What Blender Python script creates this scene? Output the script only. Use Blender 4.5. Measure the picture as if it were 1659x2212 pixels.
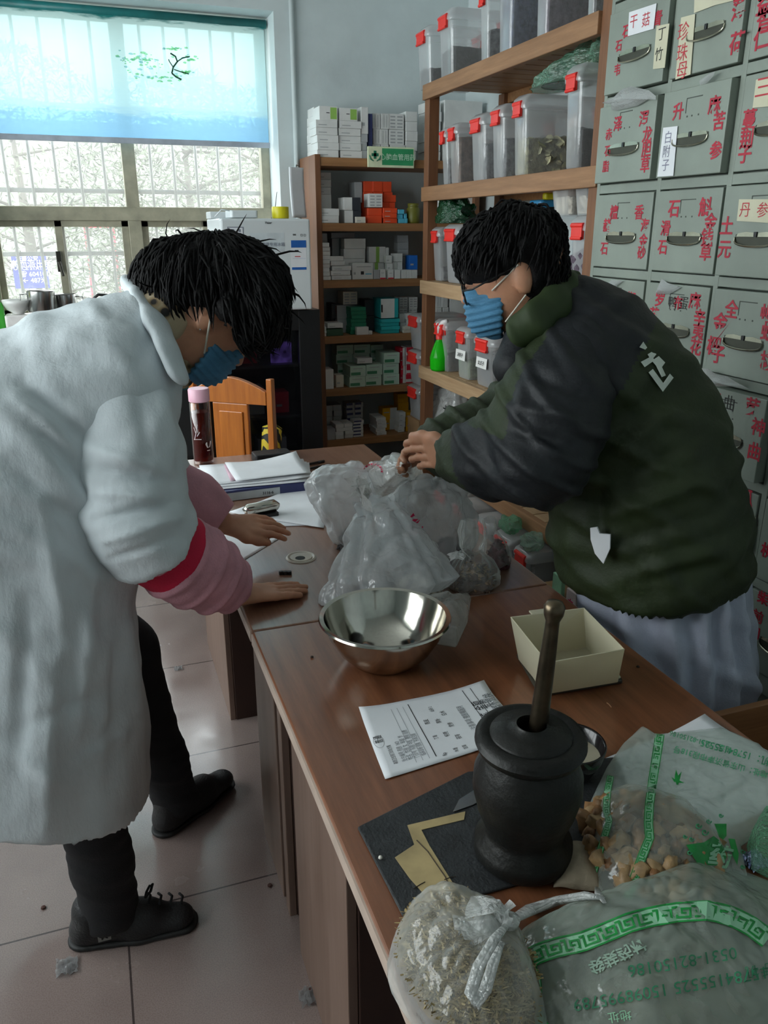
import bpy, bmesh, math, random
import numpy as np
from mathutils import Vector, Matrix, noise as mnoise
from mathutils.bvhtree import BVHTree
for o in list(bpy.data.objects): bpy.data.objects.remove(o)
SC = bpy.context.scene
COL = SC.collection
R = random.Random(7)
# ------------------------------------------------------------------ camera, daylight, exposure
F = 1720.0; PITCH = math.radians(19.5); YAW = math.radians(19.6); EYE = 1.45
cam = bpy.data.cameras.new('camera'); cam_o = bpy.data.objects.new('camera', cam); COL.objects.link(cam_o)
cam.sensor_fit = 'VERTICAL'; cam.sensor_height = 36.0; cam.lens = 36.0 * F / 2212.0
cam_o.location = (0, 0, EYE); cam_o.rotation_euler = (math.pi / 2 - PITCH, 0, -YAW); cam.clip_start = 0.02
SC.camera = cam_o
SC.view_settings.view_transform = 'Standard'; SC.view_settings.look = 'None'
SC.view_settings.gamma = 1.0; SC.view_settings.use_curve_mapping = False
SC.view_settings.exposure = 1.42
SC.cycles.max_bounces = 8; SC.cycles.diffuse_bounces = 4; SC.cycles.glossy_bounces = 3
SC.cycles.transmission_bounces = 4; SC.cycles.transparent_max_bounces = 24
SC.cycles.caustics_reflective = False; SC.cycles.caustics_refractive = False
SC.cycles.sample_clamp_indirect = 4.0
W = bpy.data.worlds.new('overcast sky'); SC.world = W; W.use_nodes = True
bg = W.node_tree.nodes['Background']; bg.inputs[0].default_value = (0.92, 0.97, 1.0, 1); bg.inputs[1].default_value = 3.0
def portal(name, loc, rot, sx, sy):
    l = bpy.data.lights.new(name, 'AREA'); l.shape = 'RECTANGLE'; l.size = sx; l.size_y = sy
    l.cycles.is_portal = True
    o = bpy.data.objects.new(name, l); o.location = loc; o.rotation_euler = rot; COL.objects.link(o)
portal('daylight through the end window', (0.26, 4.75, 1.75), (-math.pi / 2, 0, 0), 1.5, 1.6)
portal('daylight through the side window', (-2.1, 2.2, 1.8), (0, -math.pi / 2, 0), 1.75, 4.0)
# ------------------------------------------------------------------ picture point -> place in the room
_fw = np.array([math.sin(YAW) * math.cos(PITCH), math.cos(YAW) * math.cos(PITCH), -math.sin(PITCH)])
_rt = np.array([math.cos(YAW), -math.sin(YAW), 0.0]); _up = np.cross(_rt, _fw); _C = np.array([0, 0, EYE])
def _ray(x, y): return _fw + _rt * ((x - 829.5) / F) - _up * ((y - 1106) / F)
def Pz(x, y, z): d = _ray(x, y); return Vector(_C + d * ((z - EYE) / d[2]))
def PX(x, y, X): d = _ray(x, y); return Vector(_C + d * (X / d[0]))
def PY(x, y, Y): d = _ray(x, y); return Vector(_C + d * (Y / d[1]))
def Pd(x, y, d): return Vector(_C + _ray(x, y) * d)
# ------------------------------------------------------------------ materials
def lin(c):
    c = c / 255.0
    return c / 12.92 if c <= 0.04045 else ((c + 0.055) / 1.055) ** 2.4
def rgb(c): return (lin(c[0]), lin(c[1]), lin(c[2]), 1.0)
class NT:
    def __init__(s, name):
        s.m = bpy.data.materials.new(name); s.m.use_nodes = True; s.t = s.m.node_tree; s.n = s.t.nodes; s.l = s.t.links
        s.b = s.n['Principled BSDF']; s.out = s.n['Material Output']
    def add(s, typ, **kw):
        n = s.n.new(typ)
        for k, v in kw.items(): setattr(n, k, v)
        return n
    def link(s, a, b): s.l.new(a, b)
    def coord(s, kind='Object'):
        return s.add('ShaderNodeTexCoord').outputs[kind]
    def noise(s, scale, detail=3, vec=None, rough=0.55, stretch=None):
        n = s.add('ShaderNodeTexNoise'); n.inputs['Scale'].default_value = scale; n.inputs['Detail'].default_value = detail
        n.inputs['Roughness'].default_value = rough
        v = vec or s.coord()
        if stretch:
            mp = s.add('ShaderNodeMapping'); mp.inputs['Scale'].default_value = stretch; s.link(v, mp.inputs['Vector']); v = mp.outputs[0]
        s.link(v, n.inputs['Vector']); return n.outputs['Fac']
    def ramp(s, fac, stops):
        r = s.add('ShaderNodeValToRGB'); e = r.color_ramp.elements
        while len(e) < len(stops): e.new(0.5)
        for i, (p, c) in enumerate(stops): e[i].position = p; e[i].color = c if len(c) == 4 else rgb(c)
        s.link(fac, r.inputs[0]); return r.outputs[0]
    def bump(s, h, strength, dist=0.01):
        b = s.add('ShaderNodeBump'); b.inputs['Strength'].default_value = strength; b.inputs['Distance'].default_value = dist
        s.link(h, b.inputs['Height']); s.link(b.outputs[0], s.b.inputs['Normal']); return b
MATS = {}
def mat(name, c, rough=0.5, metal=0.0, var=0.08, scale=12.0, bump=0.0, bscale=60.0, spec=None, coat=0.0, stretch=None, sheen=0.0, trans=None):
    if name in MATS: return MATS[name]
    k = NT(name); b = k.b
    a = tuple(max(0, v * (1 - var)) for v in c); d = tuple(min(255, v * (1 + var)) for v in c)
    if var > 0: k.link(k.ramp(k.noise(scale, 4, stretch=stretch), [(0.3, a), (0.7, d)]), b.inputs['Base Color'])
    else: b.inputs['Base Color'].default_value = rgb(c)
    b.inputs['Roughness'].default_value = rough; b.inputs['Metallic'].default_value = metal
    if spec is not None: b.inputs['Specular IOR Level'].default_value = spec
    if coat: b.inputs['Coat Weight'].default_value = coat; b.inputs['Coat Roughness'].default_value = 0.15
    if sheen: b.inputs['Sheen Weight'].default_value = sheen
    if bump: k.bump(k.noise(bscale, 4, stretch=stretch), bump)
    MATS[name] = k.m; return k.m
def film(name, c, alpha, rough=0.18, bscale=25.0, bump=0.6, spec=0.6, var=0.5, translucent=0.35, vscale=9.0, gl=1.0):
    """thin plastic sheet: part clear, part milky, with creases"""
    if name in MATS: return MATS[name]
    k = NT(name); b = k.b
    b.inputs['Base Color'].default_value = rgb(c); b.inputs['Roughness'].default_value = rough; b.inputs['Specular IOR Level'].default_value = spec
    nz = k.noise(bscale, 5); vo = k.add('ShaderNodeTexVoronoi', feature='DISTANCE_TO_EDGE'); vo.inputs['Scale'].default_value = bscale * .45; vo.inputs['Randomness'].default_value = 1.0
    wp = k.add('ShaderNodeMixRGB'); wp.inputs[0].default_value = .12; k.link(k.coord(), wp.inputs[1]); nc = k.add('ShaderNodeTexNoise'); nc.inputs['Scale'].default_value = bscale * .3; k.link(nc.outputs['Color'], wp.inputs[2]); k.link(wp.outputs[0], vo.inputs['Vector'])
    hm = k.add('ShaderNodeMath', operation='MULTIPLY_ADD'); k.link(vo.outputs['Distance'], hm.inputs[0]); hm.inputs[1].default_value = 1.2; k.link(nz, hm.inputs[2]); k.bump(hm.outputs[0], bump, 0.012)
    tl = k.add('ShaderNodeBsdfTranslucent'); tl.inputs[0].default_value = rgb(c)
    m1 = k.add('ShaderNodeMixShader'); m1.inputs[0].default_value = translucent; k.link(b.outputs[0], m1.inputs[1]); k.link(tl.outputs[0], m1.inputs[2])
    tr = k.add('ShaderNodeBsdfTransparent'); m2 = k.add('ShaderNodeMixShader')
    lw = k.add('ShaderNodeLayerWeight'); lw.inputs[0].default_value = 0.35
    mr = k.add('ShaderNodeMapRange'); mr.inputs['From Min'].default_value = 0.0; mr.inputs['From Max'].default_value = 1.0
    mr.inputs['To Min'].default_value = alpha; mr.inputs['To Max'].default_value = min(1, alpha + 0.45); k.link(lw.outputs['Facing'], mr.inputs['Value'])
    ad = k.add('ShaderNodeMath', operation='MULTIPLY_ADD'); k.link(k.noise(vscale, 3), ad.inputs[0]); ad.inputs[1].default_value = alpha * var; k.link(mr.outputs[0], ad.inputs[2])
    cl = k.add('ShaderNodeClamp'); k.link(ad.outputs[0], cl.inputs[0])
    k.link(cl.outputs[0], m2.inputs[0]); k.link(tr.outputs[0], m2.inputs[1]); k.link(m1.outputs[0], m2.inputs[2])
    gs = k.add('ShaderNodeBsdfGlossy'); gs.inputs['Roughness'].default_value = rough * .7; bn = [n for n in k.n if n.type == 'BUMP'][0]; k.link(bn.outputs[0], gs.inputs['Normal'])
    lf = k.add('ShaderNodeLayerWeight'); lf.inputs[0].default_value = .5; k.link(bn.outputs[0], lf.inputs['Normal']); pw = k.add('ShaderNodeMath', operation='POWER'); k.link(lf.outputs['Facing'], pw.inputs[0]); pw.inputs[1].default_value = 4.0
    fr = k.add('ShaderNodeMath', operation='MULTIPLY_ADD'); k.link(pw.outputs[0], fr.inputs[0]); fr.inputs[1].default_value = .35 * gl; fr.inputs[2].default_value = .055 * gl; m3 = k.add('ShaderNodeMixShader'); k.link(fr.outputs[0], m3.inputs[0]); k.link(m2.outputs[0], m3.inputs[1]); k.link(gs.outputs[0], m3.inputs[2])
    k.link(m3.outputs[0], k.out.inputs['Surface']); MATS[name] = k.m; return k.m
def wood(name, c1, c2, axis='Y', rough=0.4, scale=1.0, coat=0.0, bump=0.08):
    if name in MATS: return MATS[name]
    k = NT(name); st = {'X': (0.6, 9, 9), 'Y': (9, 0.6, 9), 'Z': (9, 9, 0.6)}[axis]
    st = tuple(v * scale for v in st)
    g = k.noise(6.0, 6, stretch=st, rough=0.65); g2 = k.noise(2.0, 3)
    mx = k.add('ShaderNodeMath', operation='MULTIPLY_ADD'); k.link(g, mx.inputs[0]); mx.inputs[1].default_value = 0.75
    h = k.add('ShaderNodeMath', operation='MULTIPLY'); k.link(g2, h.inputs[0]); h.inputs[1].default_value = 0.25; k.link(h.outputs[0], mx.inputs[2])
    mid = tuple((a + b) / 2 for a, b in zip(c1, c2))
    k.link(k.ramp(mx.outputs[0], [(0.33, c1), (0.5, mid), (0.68, c2)]), k.b.inputs['Base Color'])
    k.b.inputs['Roughness'].default_value = rough
    if coat: k.b.inputs['Coat Weight'].default_value = coat; k.b.inputs['Coat Roughness'].default_value = 0.2
    k.bump(g, bump, 0.004); MATS[name] = k.m; return k.m
# ------------------------------------------------------------------ mesh building
class MB:
    def __init__(s): s.v = []; s.f = []; s.i = []
    def add(s, vs, fs, mi=0):
        n = len(s.v); s.v += [tuple(v) for v in vs]; s.f += [tuple(a + n for a in f) for f in fs]; s.i += [mi] * len(fs); return s
    def box(s, x0, x1, y0, y1, z0, z1, mi=0, M=None):
        vs = [Vector((x, y, z)) for z in (z0, z1) for y in (y0, y1) for x in (x0, x1)]
        if M: vs = [M @ v for v in vs]
        return s.add(vs, [(0, 2, 3, 1), (4, 5, 7, 6), (0, 1, 5, 4), (2, 6, 7, 3), (0, 4, 6, 2), (1, 3, 7, 5)], mi)
    def tube(s, pts, r, n=8, mi=0, caps=True, flat=1.0, up=None):
        pts = [Vector(p) for p in pts]; m = len(pts)
        rs = r if isinstance(r, (list, tuple)) else [r] * m
        vs = []; prev = None
        for j, p in enumerate(pts):
            t = (pts[min(j + 1, m - 1)] - pts[max(j - 1, 0)]).normalized()
            if prev is None:
                a = Vector(up) if up else (Vector((0, 0, 1)) if abs(t.z) < 0.9 else Vector((1, 0, 0)))
            else: a = prev
            a = a - t * a.dot(t)
            if a.length < 1e-6: a = t.orthogonal()
            a.normalize(); b = t.cross(a); prev = a
            for q in range(n):
                w = 2 * math.pi * q / n; vs.append(p + a * (math.cos(w) * rs[j] * flat) + b * (math.sin(w) * rs[j]))
        fs = [(j * n + q, j * n + (q + 1) % n, (j + 1) * n + (q + 1) % n, (j + 1) * n + q) for j in range(m - 1) for q in range(n)]
        if caps: fs += [tuple(range(n - 1, -1, -1)), tuple((m - 1) * n + q for q in range(n))]
        return s.add(vs, fs, mi)
    def lathe(s, prof, c=(0, 0, 0), n=32, mi=0, M=None, close=False):
        vs = []
        for (r, z) in prof:
            for q in range(n):
                w = 2 * math.pi * q / n; v = Vector((r * math.cos(w), r * math.sin(w), z))
                if M: v = M @ v
                vs.append(v + Vector(c))
        m = len(prof); fs = [(j * n + q, j * n + (q + 1) % n, (j + 1) * n + (q + 1) % n, (j + 1) * n + q) for j in range(m - 1) for q in range(n)]
        if close:
            fs += [tuple(range(n - 1, -1, -1)), tuple((m - 1) * n + q for q in range(n))]
        return s.add(vs, fs, mi)
    def grid(s, fn, nu, nv, mi=0, closed_u=False):
        vs = [fn(u / (nu if closed_u else nu - 1), v / (nv - 1)) for v in range(nv) for u in range(nu)]
        fs = []
        for v in range(nv - 1):
            for u in range(nu if closed_u else nu - 1):
                fs.append((v * nu + u, v * nu + (u + 1) % nu, (v + 1) * nu + (u + 1) % nu, (v + 1) * nu + u))
        return s.add(vs, fs, mi)
    def prism(s, poly, z0, z1, mi=0, M=None):
        n = len(poly); vs = [Vector((p[0], p[1], z0)) for p in poly] + [Vector((p[0], p[1], z1)) for p in poly]
        if M: vs = [M @ v for v in vs]
        return s.add(vs, [tuple(range(n - 1, -1, -1)), tuple(range(n, 2 * n))] + [(q, (q + 1) % n, n + (q + 1) % n, n + q) for q in range(n)], mi)
    def quad(s, a, b, c, d, mi=0): return s.add([a, b, c, d], [(0, 1, 2, 3)], mi)
    def rbox(s, x0, x1, y0, y1, z0, z1, r=0.01, n=4, mi=0, M=None):
        """box with rounded vertical edges"""
        poly = []
        for cx, cy, a0 in ((x1 - r, y1 - r, 0), (x0 + r, y1 - r, 90), (x0 + r, y0 + r, 180), (x1 - r, y0 + r, 270)):
            for q in range(n + 1):
                w = math.radians(a0 + 90 * q / n); poly.append((cx + r * math.cos(w), cy + r * math.sin(w)))
        return s.prism(poly, z0, z1, mi, M)
    def build(s, name, mats, parent=None, smooth=False, bevel=0.0, sub=0, solid=0.0, auto=None):
        me = bpy.data.meshes.new(name)
        vs = s.v
        off = rootloc(parent) if parent else Vector((0, 0, 0))
        if off.length > 0: vs = [(v[0] - off.x, v[1] - off.y, v[2] - off.z) for v in vs]
        me.from_pydata(vs, [], s.f)
        for m in (mats if isinstance(mats, (list, tuple)) else [mats]): me.materials.append(m)
        if any(s.i): me.polygons.foreach_set('material_index', s.i)
        me.update()
        return finish(name, me, parent, smooth, bevel, sub, solid, auto)
def finish(name, me, parent=None, smooth=False, bevel=0.0, sub=0, solid=0.0, auto=None):
    o = bpy.data.objects.new(name, me); COL.objects.link(o)
    if parent: o.parent = parent
    if smooth: me.polygons.foreach_set('use_smooth', [True] * len(me.polygons))
    if auto is not None:
        me.polygons.foreach_set('use_smooth', [True] * len(me.polygons)); me.set_sharp_from_angle(angle=math.radians(auto))
    if bevel:
        m = o.modifiers.new('edge', 'BEVEL'); m.width = bevel; m.segments = 2; m.limit_method = 'ANGLE'
    if solid: m = o.modifiers.new('thick', 'SOLIDIFY'); m.thickness = solid; m.offset = 0
    if sub: m = o.modifiers.new('smooth', 'SUBSURF'); m.levels = sub; m.render_levels = sub
    return o
def rootloc(o):
    v = Vector((0, 0, 0))
    while o is not None: v = v + Vector(o.location); o = o.parent
    return v
def thing(name, label, cat, loc=(0, 0, 0), group=None):
    o = bpy.data.objects.new(name, None); o.empty_display_size = 0.05; COL.objects.link(o); o.location = loc
    o['label'] = label; o['category'] = cat
    if group: o['group'] = group
    return o
def tag(o, label, cat, group=None, kind=None):
    o['label'] = label; o['category'] = cat
    if group: o['group'] = group
    if kind: o['kind'] = kind
    return o
def struct(o, label=None, cat=None):
    o['kind'] = 'structure'
    if label: o['label'] = label; o['category'] = cat or 'room'
    return o
_txt = {}
def glyphs(body, bold=0.0):
    """(verts, faces) of a line of writing, centred, one unit high"""
    key = (body, bold)
    if key in _txt: return _txt[key]
    cu = bpy.data.curves.new('writing', 'FONT'); cu.body = body; cu.align_x = 'CENTER'; cu.align_y = 'CENTER'; cu.offset = bold; cu.resolution_u = 2
    o = bpy.data.objects.new('writing', cu); COL.objects.link(o)
    bpy.context.view_layer.update()
    dg = bpy.context.evaluated_depsgraph_get(); me = bpy.data.meshes.new_from_object(o.evaluated_get(dg))
    vs = [tuple(v.co) for v in me.vertices]; fs = [tuple(p.vertices) for p in me.polygons]
    if vs:
        cx = (min(v[0] for v in vs) + max(v[0] for v in vs)) / 2; cy = (min(v[1] for v in vs) + max(v[1] for v in vs)) / 2
        vs = [(v[0] - cx, v[1] - cy) for v in vs]
    bpy.data.objects.remove(o); bpy.data.curves.remove(cu); bpy.data.meshes.remove(me)
    _txt[key] = (vs, fs); return _txt[key]
def write(mb, body, origin, ux, uy, size, bold=0.0, mi=0):
    """lay writing on a plane: ux to the reader's right, uy up"""
    vs, fs = glyphs(body, bold); o = Vector(origin); ux = Vector(ux); uy = Vector(uy)
    mb.add([o + ux * (v[0] * size) + uy * (v[1] * size) for v in vs], fs, mi)
def vn(p, s=1.0): return mnoise.noise(Vector(p) * s)
def ridged(p, s=1.0): return 1 - abs(mnoise.noise(Vector(p) * s)) * 2
# ------------------------------------------------------------------ room shell
YW_, XR, XL, YB, ZC = 4.32, 2.0, -2.0, -1.6, 2.95
wall_m = mat('pale_blue_plaster', (202, 212, 213), 0.7, var=0.05, scale=3, bump=0.08, bscale=40)
k = NT('floor_tiles')
sep = k.add('ShaderNodeSeparateXYZ'); k.link(k.coord(), sep.inputs[0])
def _line(sock, off):
    a = k.add('ShaderNodeMath', operation='ADD'); k.link(sock, a.inputs[0]); a.inputs[1].default_value = off
    m = k.add('ShaderNodeMath', operation='PINGPONG'); k.link(a.outputs[0], m.inputs[0]); m.inputs[1].default_value = 0.265
    l = k.add('ShaderNodeMath', operation='LESS_THAN'); k.link(m.outputs[0], l.inputs[0]); l.inputs[1].default_value = 0.0022; return l.outputs[0]
mxl = k.add('ShaderNodeMath', operation='MAXIMUM'); k.link(_line(sep.outputs[0], 0.08 + 0.53 * 10), mxl.inputs[0]); k.link(_line(sep.outputs[1], -1.505 + 0.53 * 10), mxl.inputs[1])
base = k.ramp(k.noise(2.5, 5), [(0.3, (134, 118, 113)), (0.7, (152, 136, 130))])
spk = k.ramp(k.noise(420, 3), [(0.40, (170, 158, 152)), (0.55, (255, 255, 255))])
mul = k.add('ShaderNodeMixRGB', blend_type='MULTIPLY'); mul.inputs[0].default_value = 0.35; k.link(base, mul.inputs[1]); k.link(spk, mul.inputs[2])
mg = k.add('ShaderNodeMixRGB'); k.link(mxl.outputs[0], mg.inputs[0]); k.link(mul.outputs[0], mg.inputs[1]); mg.inputs[2].default_value = rgb((70, 60, 58))
k.link(mg.outputs[0], k.b.inputs['Base Color'])
k.link(k.ramp(k.noise(5, 6), [(0.3, (0.10, 0.10, 0.10, 1)), (0.72, (0.30, 0.30, 0.30, 1))]), k.b.inputs['Roughness']); k.bump(k.noise(30, 3), 0.03, 0.002); k.b.inputs['IOR'].default_value = 1.85
floor_m = k.m
struct(MB().box(XL - .3, XR + .3, YB - .3, YW_ + .3, -0.06, 0).build('floor', floor_m))
struct(MB().box(XL - .3, XR + .3, YB - .3, YW_ + .3, ZC, ZC + .1).build('ceiling', mat('ceiling_paint', (205, 208, 206), 0.8)))
WX0, WX1, WZ0, WZ1 = -0.47, 0.975, 0.985, 2.44
w = MB(); y0, y1 = YW_, 4.66
w.box(XL - .3, WX0, y0, y1, 0, ZC).box(WX1, XR + .3, y0, y1, 0, ZC).box(WX0, WX1, y0, y1, 0, WZ0 - .035).box(WX0, WX1, y0, y1, WZ1, ZC)
struct(w.build('wall_far', wall_m))
struct(MB().box(XR, XR + .3, YB, YW_, 0, ZC).build('wall_right', wall_m))
struct(MB().box(XL - .3, XR + .3, YB - .3, YB, 0, ZC).build('wall_back', wall_m))
LY0, LY1, LZ0, LZ1 = 0.2, 4.2, 1.0, 2.65
w = MB(); w.box(XL - .3, XL, YB, LY0, 0, ZC).box(XL - .3, XL, LY1, YW_, 0, ZC).box(XL - .3, XL, LY0, LY1, 0, LZ0).box(XL - .3, XL, LY0, LY1, LZ1, ZC)
struct(w.build('wall_left', wall_m))
sill_m = mat('dark_speckled_granite', (74, 66, 62), 0.25, var=0.35, scale=160)
struct(MB().box(WX0 - .05, WX1, YW_ - .04, 4.6, WZ0 - .035, WZ0).build('trim_1', sill_m, bevel=0.004))
# pipe up the wall in the corner beside the window
struct(MB().tube([(1.06, 4.305, 0.02), (1.06, 4.305, ZC)], 0.012, 10).build('trim_2', wall_m, smooth=True))
# ------------------------------------------------------------------ window in the end wall
fr_m = mat('bronze_window_aluminium', (168, 163, 142), 0.4, metal=0.1, var=0.1)
gl_k = NT('window_glass'); gl_k.b.inputs['Base Color'].default_value = (1, 1, 1, 1)
g1 = gl_k.add('ShaderNodeBsdfGlossy'); g1.inputs['Roughness'].default_value = 0.03
tr = gl_k.add('ShaderNodeBsdfTransparent'); tr.inputs[0].default_value = (0.97, 0.985, 0.98, 1)
df = gl_k.add('ShaderNodeBsdfTranslucent'); df.inputs[0].default_value = (0.8, 0.8, 0.78, 1)
m1 = gl_k.add('ShaderNodeMixShader'); m1.inputs[0].default_value = 0.10; gl_k.link(tr.outputs[0], m1.inputs[1]); gl_k.link(df.outputs[0], m1.inputs[2])
m2 = gl_k.add('ShaderNodeMixShader'); m2.inputs[0].default_value = 0.05; gl_k.link(m1.outputs[0], m2.inputs[1]); gl_k.link(g1.outputs[0], m2.inputs[2])
gl_k.link(m2.outputs[0], gl_k.out.inputs['Surface']); glass_m = gl_k.m
def window(name, L, fz, y, names):
    pass
WY = 4.58; zb = 1.55
w = MB(); a, b = WY - .03, WY + .03
w.box(WX0, WX0 + .045, a, b, WZ0, WZ1).box(WX1 - .045, WX1, a, b, WZ0, WZ1).box(WX0, WX1, a, b, WZ1 - .045, WZ1).box(WX0, WX1, a, b, WZ0, WZ0 + .04)
w.box(WX0, WX1, a - .005, b, zb - .055, zb + .012)
w.box(.222, .288, a, b, WZ0, WZ1)
win = struct(w.build('window_1', fr_m, bevel=0.003))
# lower sliding sashes
def sash(x0, x1, y, nm, t=.035):
    s = MB(); z0, z1 = WZ0 + .04, zb - .055
    s.box(x0, x0 + t, y - .012, y + .012, z0, z1).box(x1 - t, x1, y - .012, y + .012, z0, z1).box(x0, x1, y - .012, y + .012, z0, z0 + .04).box(x0, x1, y - .012, y + .012, z1 - .03, z1)
    o = s.build(nm, fr_m, win, bevel=0.002)
    MB().box(x0 + t, x1 - t, y - .002, y + .002, z0 + .04, z1 - .03).build('pane', glass_m, o)
    return o
s1 = sash(-.43, -.09, WY + .012, 'sash'); s2 = sash(-.135, .222, WY - .014, 'sash'); s3 = sash(.288, .64, WY + .012, 'sash'); s4 = sash(.6, .93, WY - .014, 'sash')
for x0, x1 in ((WX0 + .045, .222), (.288, WX1 - .045)):
    MB().box(x0, x1, WY - .002, WY + .002, zb + .012, WZ1 - .045).build('pane', glass_m, win)
h = MB(); hp = PY(128, 565, WY - .035)
h.box(hp.x - .012, hp.x + .012, hp.y - .012, hp.y + .01, hp.z - .05, hp.z + .05).tube([(hp.x, hp.y - .02, hp.z), (hp.x + .012, hp.y - .03, hp.z - .07)], .008, 8)
h.build('latch_handle', mat('dark_metal', (60, 58, 52), 0.35, metal=0.8), s2, bevel=0.003)
# security grille outside the glass
g = MB(); gy = 4.80; gm = mat('pale_painted_steel', (128, 130, 124), 0.45, metal=0.1)
for i in range(15): x = -0.58 + .12 * i; g.tube([(x, gy, .9), (x, gy, 2.6)], .008, 8)
for z in (0.98, 1.33, 1.645, 2.05, 2.5): g.box(-.6, 1.15, gy + .004, gy + .016, z - .011, z + .011)
for x in (-.6, 1.13):
    for z in (0.98, 2.05): g.tube([(x, gy, z), (x, 4.66, z)], .008, 6)
tag(g.build('window_grille', gm, smooth=True), 'pale steel security grille of thin bars outside the window', 'window grille')
# roller blind
blind = thing('roller_blind', 'translucent sky blue roller blind with a printed tree, pulled halfway down', 'blind', (.25, 4.46, 2.4))
k = NT('blind_fabric'); co = k.coord(); sp = k.add('ShaderNodeSeparateXYZ'); k.link(co, sp.inputs[0])
nz = k.noise(7, 4, stretch=(1, 1, 6))
ad = k.add('ShaderNodeMath', operation='MULTIPLY_ADD'); k.link(nz, ad.inputs[0]); ad.inputs[1].default_value = 0.10; k.link(sp.outputs[2], ad.inputs[2])
mr = k.add('ShaderNodeMapRange'); k.link(ad.outputs[0], mr.inputs['Value']); mr.inputs['From Min'].default_value = -.58; mr.inputs['From Max'].default_value = 0.08
colr = k.ramp(mr.outputs[0], [(0.0, (138, 192, 232)), (0.30, (152, 204, 236)), (0.36, (190, 230, 240)), (0.6, (204, 238, 242)), (0.93, (214, 243, 243)), (0.96, (40, 130, 130)), (1.0, (40, 130, 130))])
tl = k.add('ShaderNodeBsdfTranslucent'); k.link(colr, tl.inputs[0]); k.link(colr, k.b.inputs['Base Color']); k.b.inputs['Roughness'].default_value = 0.6
tp = k.add('ShaderNodeBsdfTransparent'); k.link(colr, tp.inputs[0])
ma = k.add('ShaderNodeMixShader'); ma.inputs[0].default_value = 0.42; k.link(k.b.outputs[0], ma.inputs[1]); k.link(tl.outputs[0], ma.inputs[2])
mb_ = k.add('ShaderNodeMixShader'); mb_.inputs[0].default_value = 0.07; k.link(ma.outputs[0], mb_.inputs[1]); k.link(tp.outputs[0], mb_.inputs[2]); k.link(mb_.outputs[0], k.out.inputs['Surface'])
blind_m = k.m
BX0, BX1, BYY = -0.44, 0.955, 4.46; BZ0 = 1.872; BZ1 = 2.4
def bf(u, v):
    x = BX0 + (BX1 - BX0) * u; z = BZ0 + (BZ1 - BZ0) * v - .012 * (1 - v) * (u - .5)
    return (x, BYY + .004 * math.sin(9 * u + 2) * (1 - v) + .003 * vn((u * 6, v * 3, 1)), z)
MB().grid(bf, 50, 24).build('fabric', blind_m, blind, smooth=True)
MB().box(BX0 - .005, BX1 + .006, BYY - .008, BYY + .008, BZ0 - .022, BZ0 + .004).build('bottom_rail', mat('blind_rail', (170, 178, 190), 0.4), blind, bevel=.003)
MB().tube([(BX0 - .02, BYY + .01, BZ1 + .012), (BX1 + .012, BYY + .01, BZ1 + .012)], .02, 14).build('roller_tube', mat('teal_rail', (30, 112, 112), 0.4), blind, smooth=True)
t = MB(); tp0 = PY(372, 185, BYY - .006)
def seg(pts, r): t.tube([PY(x, y, BYY - .0035) for x, y in pts], r, 5, 0)
seg([(371, 158), (374, 145), (383, 133), (379, 122), (368, 115)], .004); seg([(383, 133), (395, 125), (410, 122)], .0028); seg([(374, 145), (366, 133), (364, 128)], .0025); seg([(376, 150), (390, 155), (408, 160)], .0025); seg([(371, 158), (380, 166), (392, 172)], .004)
rr = random.Random(3)
for i in range(150):
    c = rr.choice([(375, 105, 22, 4), (405, 125, 22, 9), (400, 155, 14, 4), (318, 138, 60, 24), (300, 125, 45, 14), (330, 165, 55, 12), (290, 130, 38, 14), (355, 170, 40, 10)])
    p = PY(rr.gauss(c[0], c[2] * .5), rr.gauss(c[1], c[3] * .5), BYY - .0035); a = rr.uniform(.004, .011); n = 6; s0 = rr.uniform(0, 6)
    t.add([p] + [p + Vector((a * math.cos(s0 + q) * rr.uniform(.5, 1.5), 0, a * .5 * math.sin(s0 + q))) for q in range(n)], [(0, q + 1, (q + 1) % n + 1) for q in range(n)], rr.choice([1, 1, 2]))
def ptl(n, c):
    q = NT(n); d_ = q.add('ShaderNodeBsdfTranslucent'); d_.inputs[0].default_value = rgb(c); r_ = q.add('ShaderNodeBsdfTransparent'); r_.inputs[0].default_value = rgb(c)
    x_ = q.add('ShaderNodeMixShader'); x_.inputs[0].default_value = .75; q.link(d_.outputs[0], x_.inputs[1]); q.link(r_.outputs[0], x_.inputs[2]); q.link(x_.outputs[0], q.out.inputs['Surface']); return q.m
t.build('printed_tree', [ptl('print_trunk', (110, 140, 124)), ptl('print_leaf', (176, 222, 178)), ptl('print_rock', (190, 222, 222))], blind)
# window in the left wall, out of the picture
w = MB()
for y in (LY0, 1.2, 2.2, 3.2, LY1 - .05): w.box(XL - .2, XL - .14, y, y + .05, LZ0, LZ1)
for z in (LZ0, 1.75, LZ1 - .05): w.box(XL - .2, XL - .14, LY0, LY1, z, z + .05)
w2 = struct(w.build('window_2', fr_m, bevel=.003))
MB().box(XL - .172, XL - .168, LY0 + .05, LY1 - .05, LZ0 + .05, LZ1 - .05).build('pane', glass_m, w2)
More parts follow.
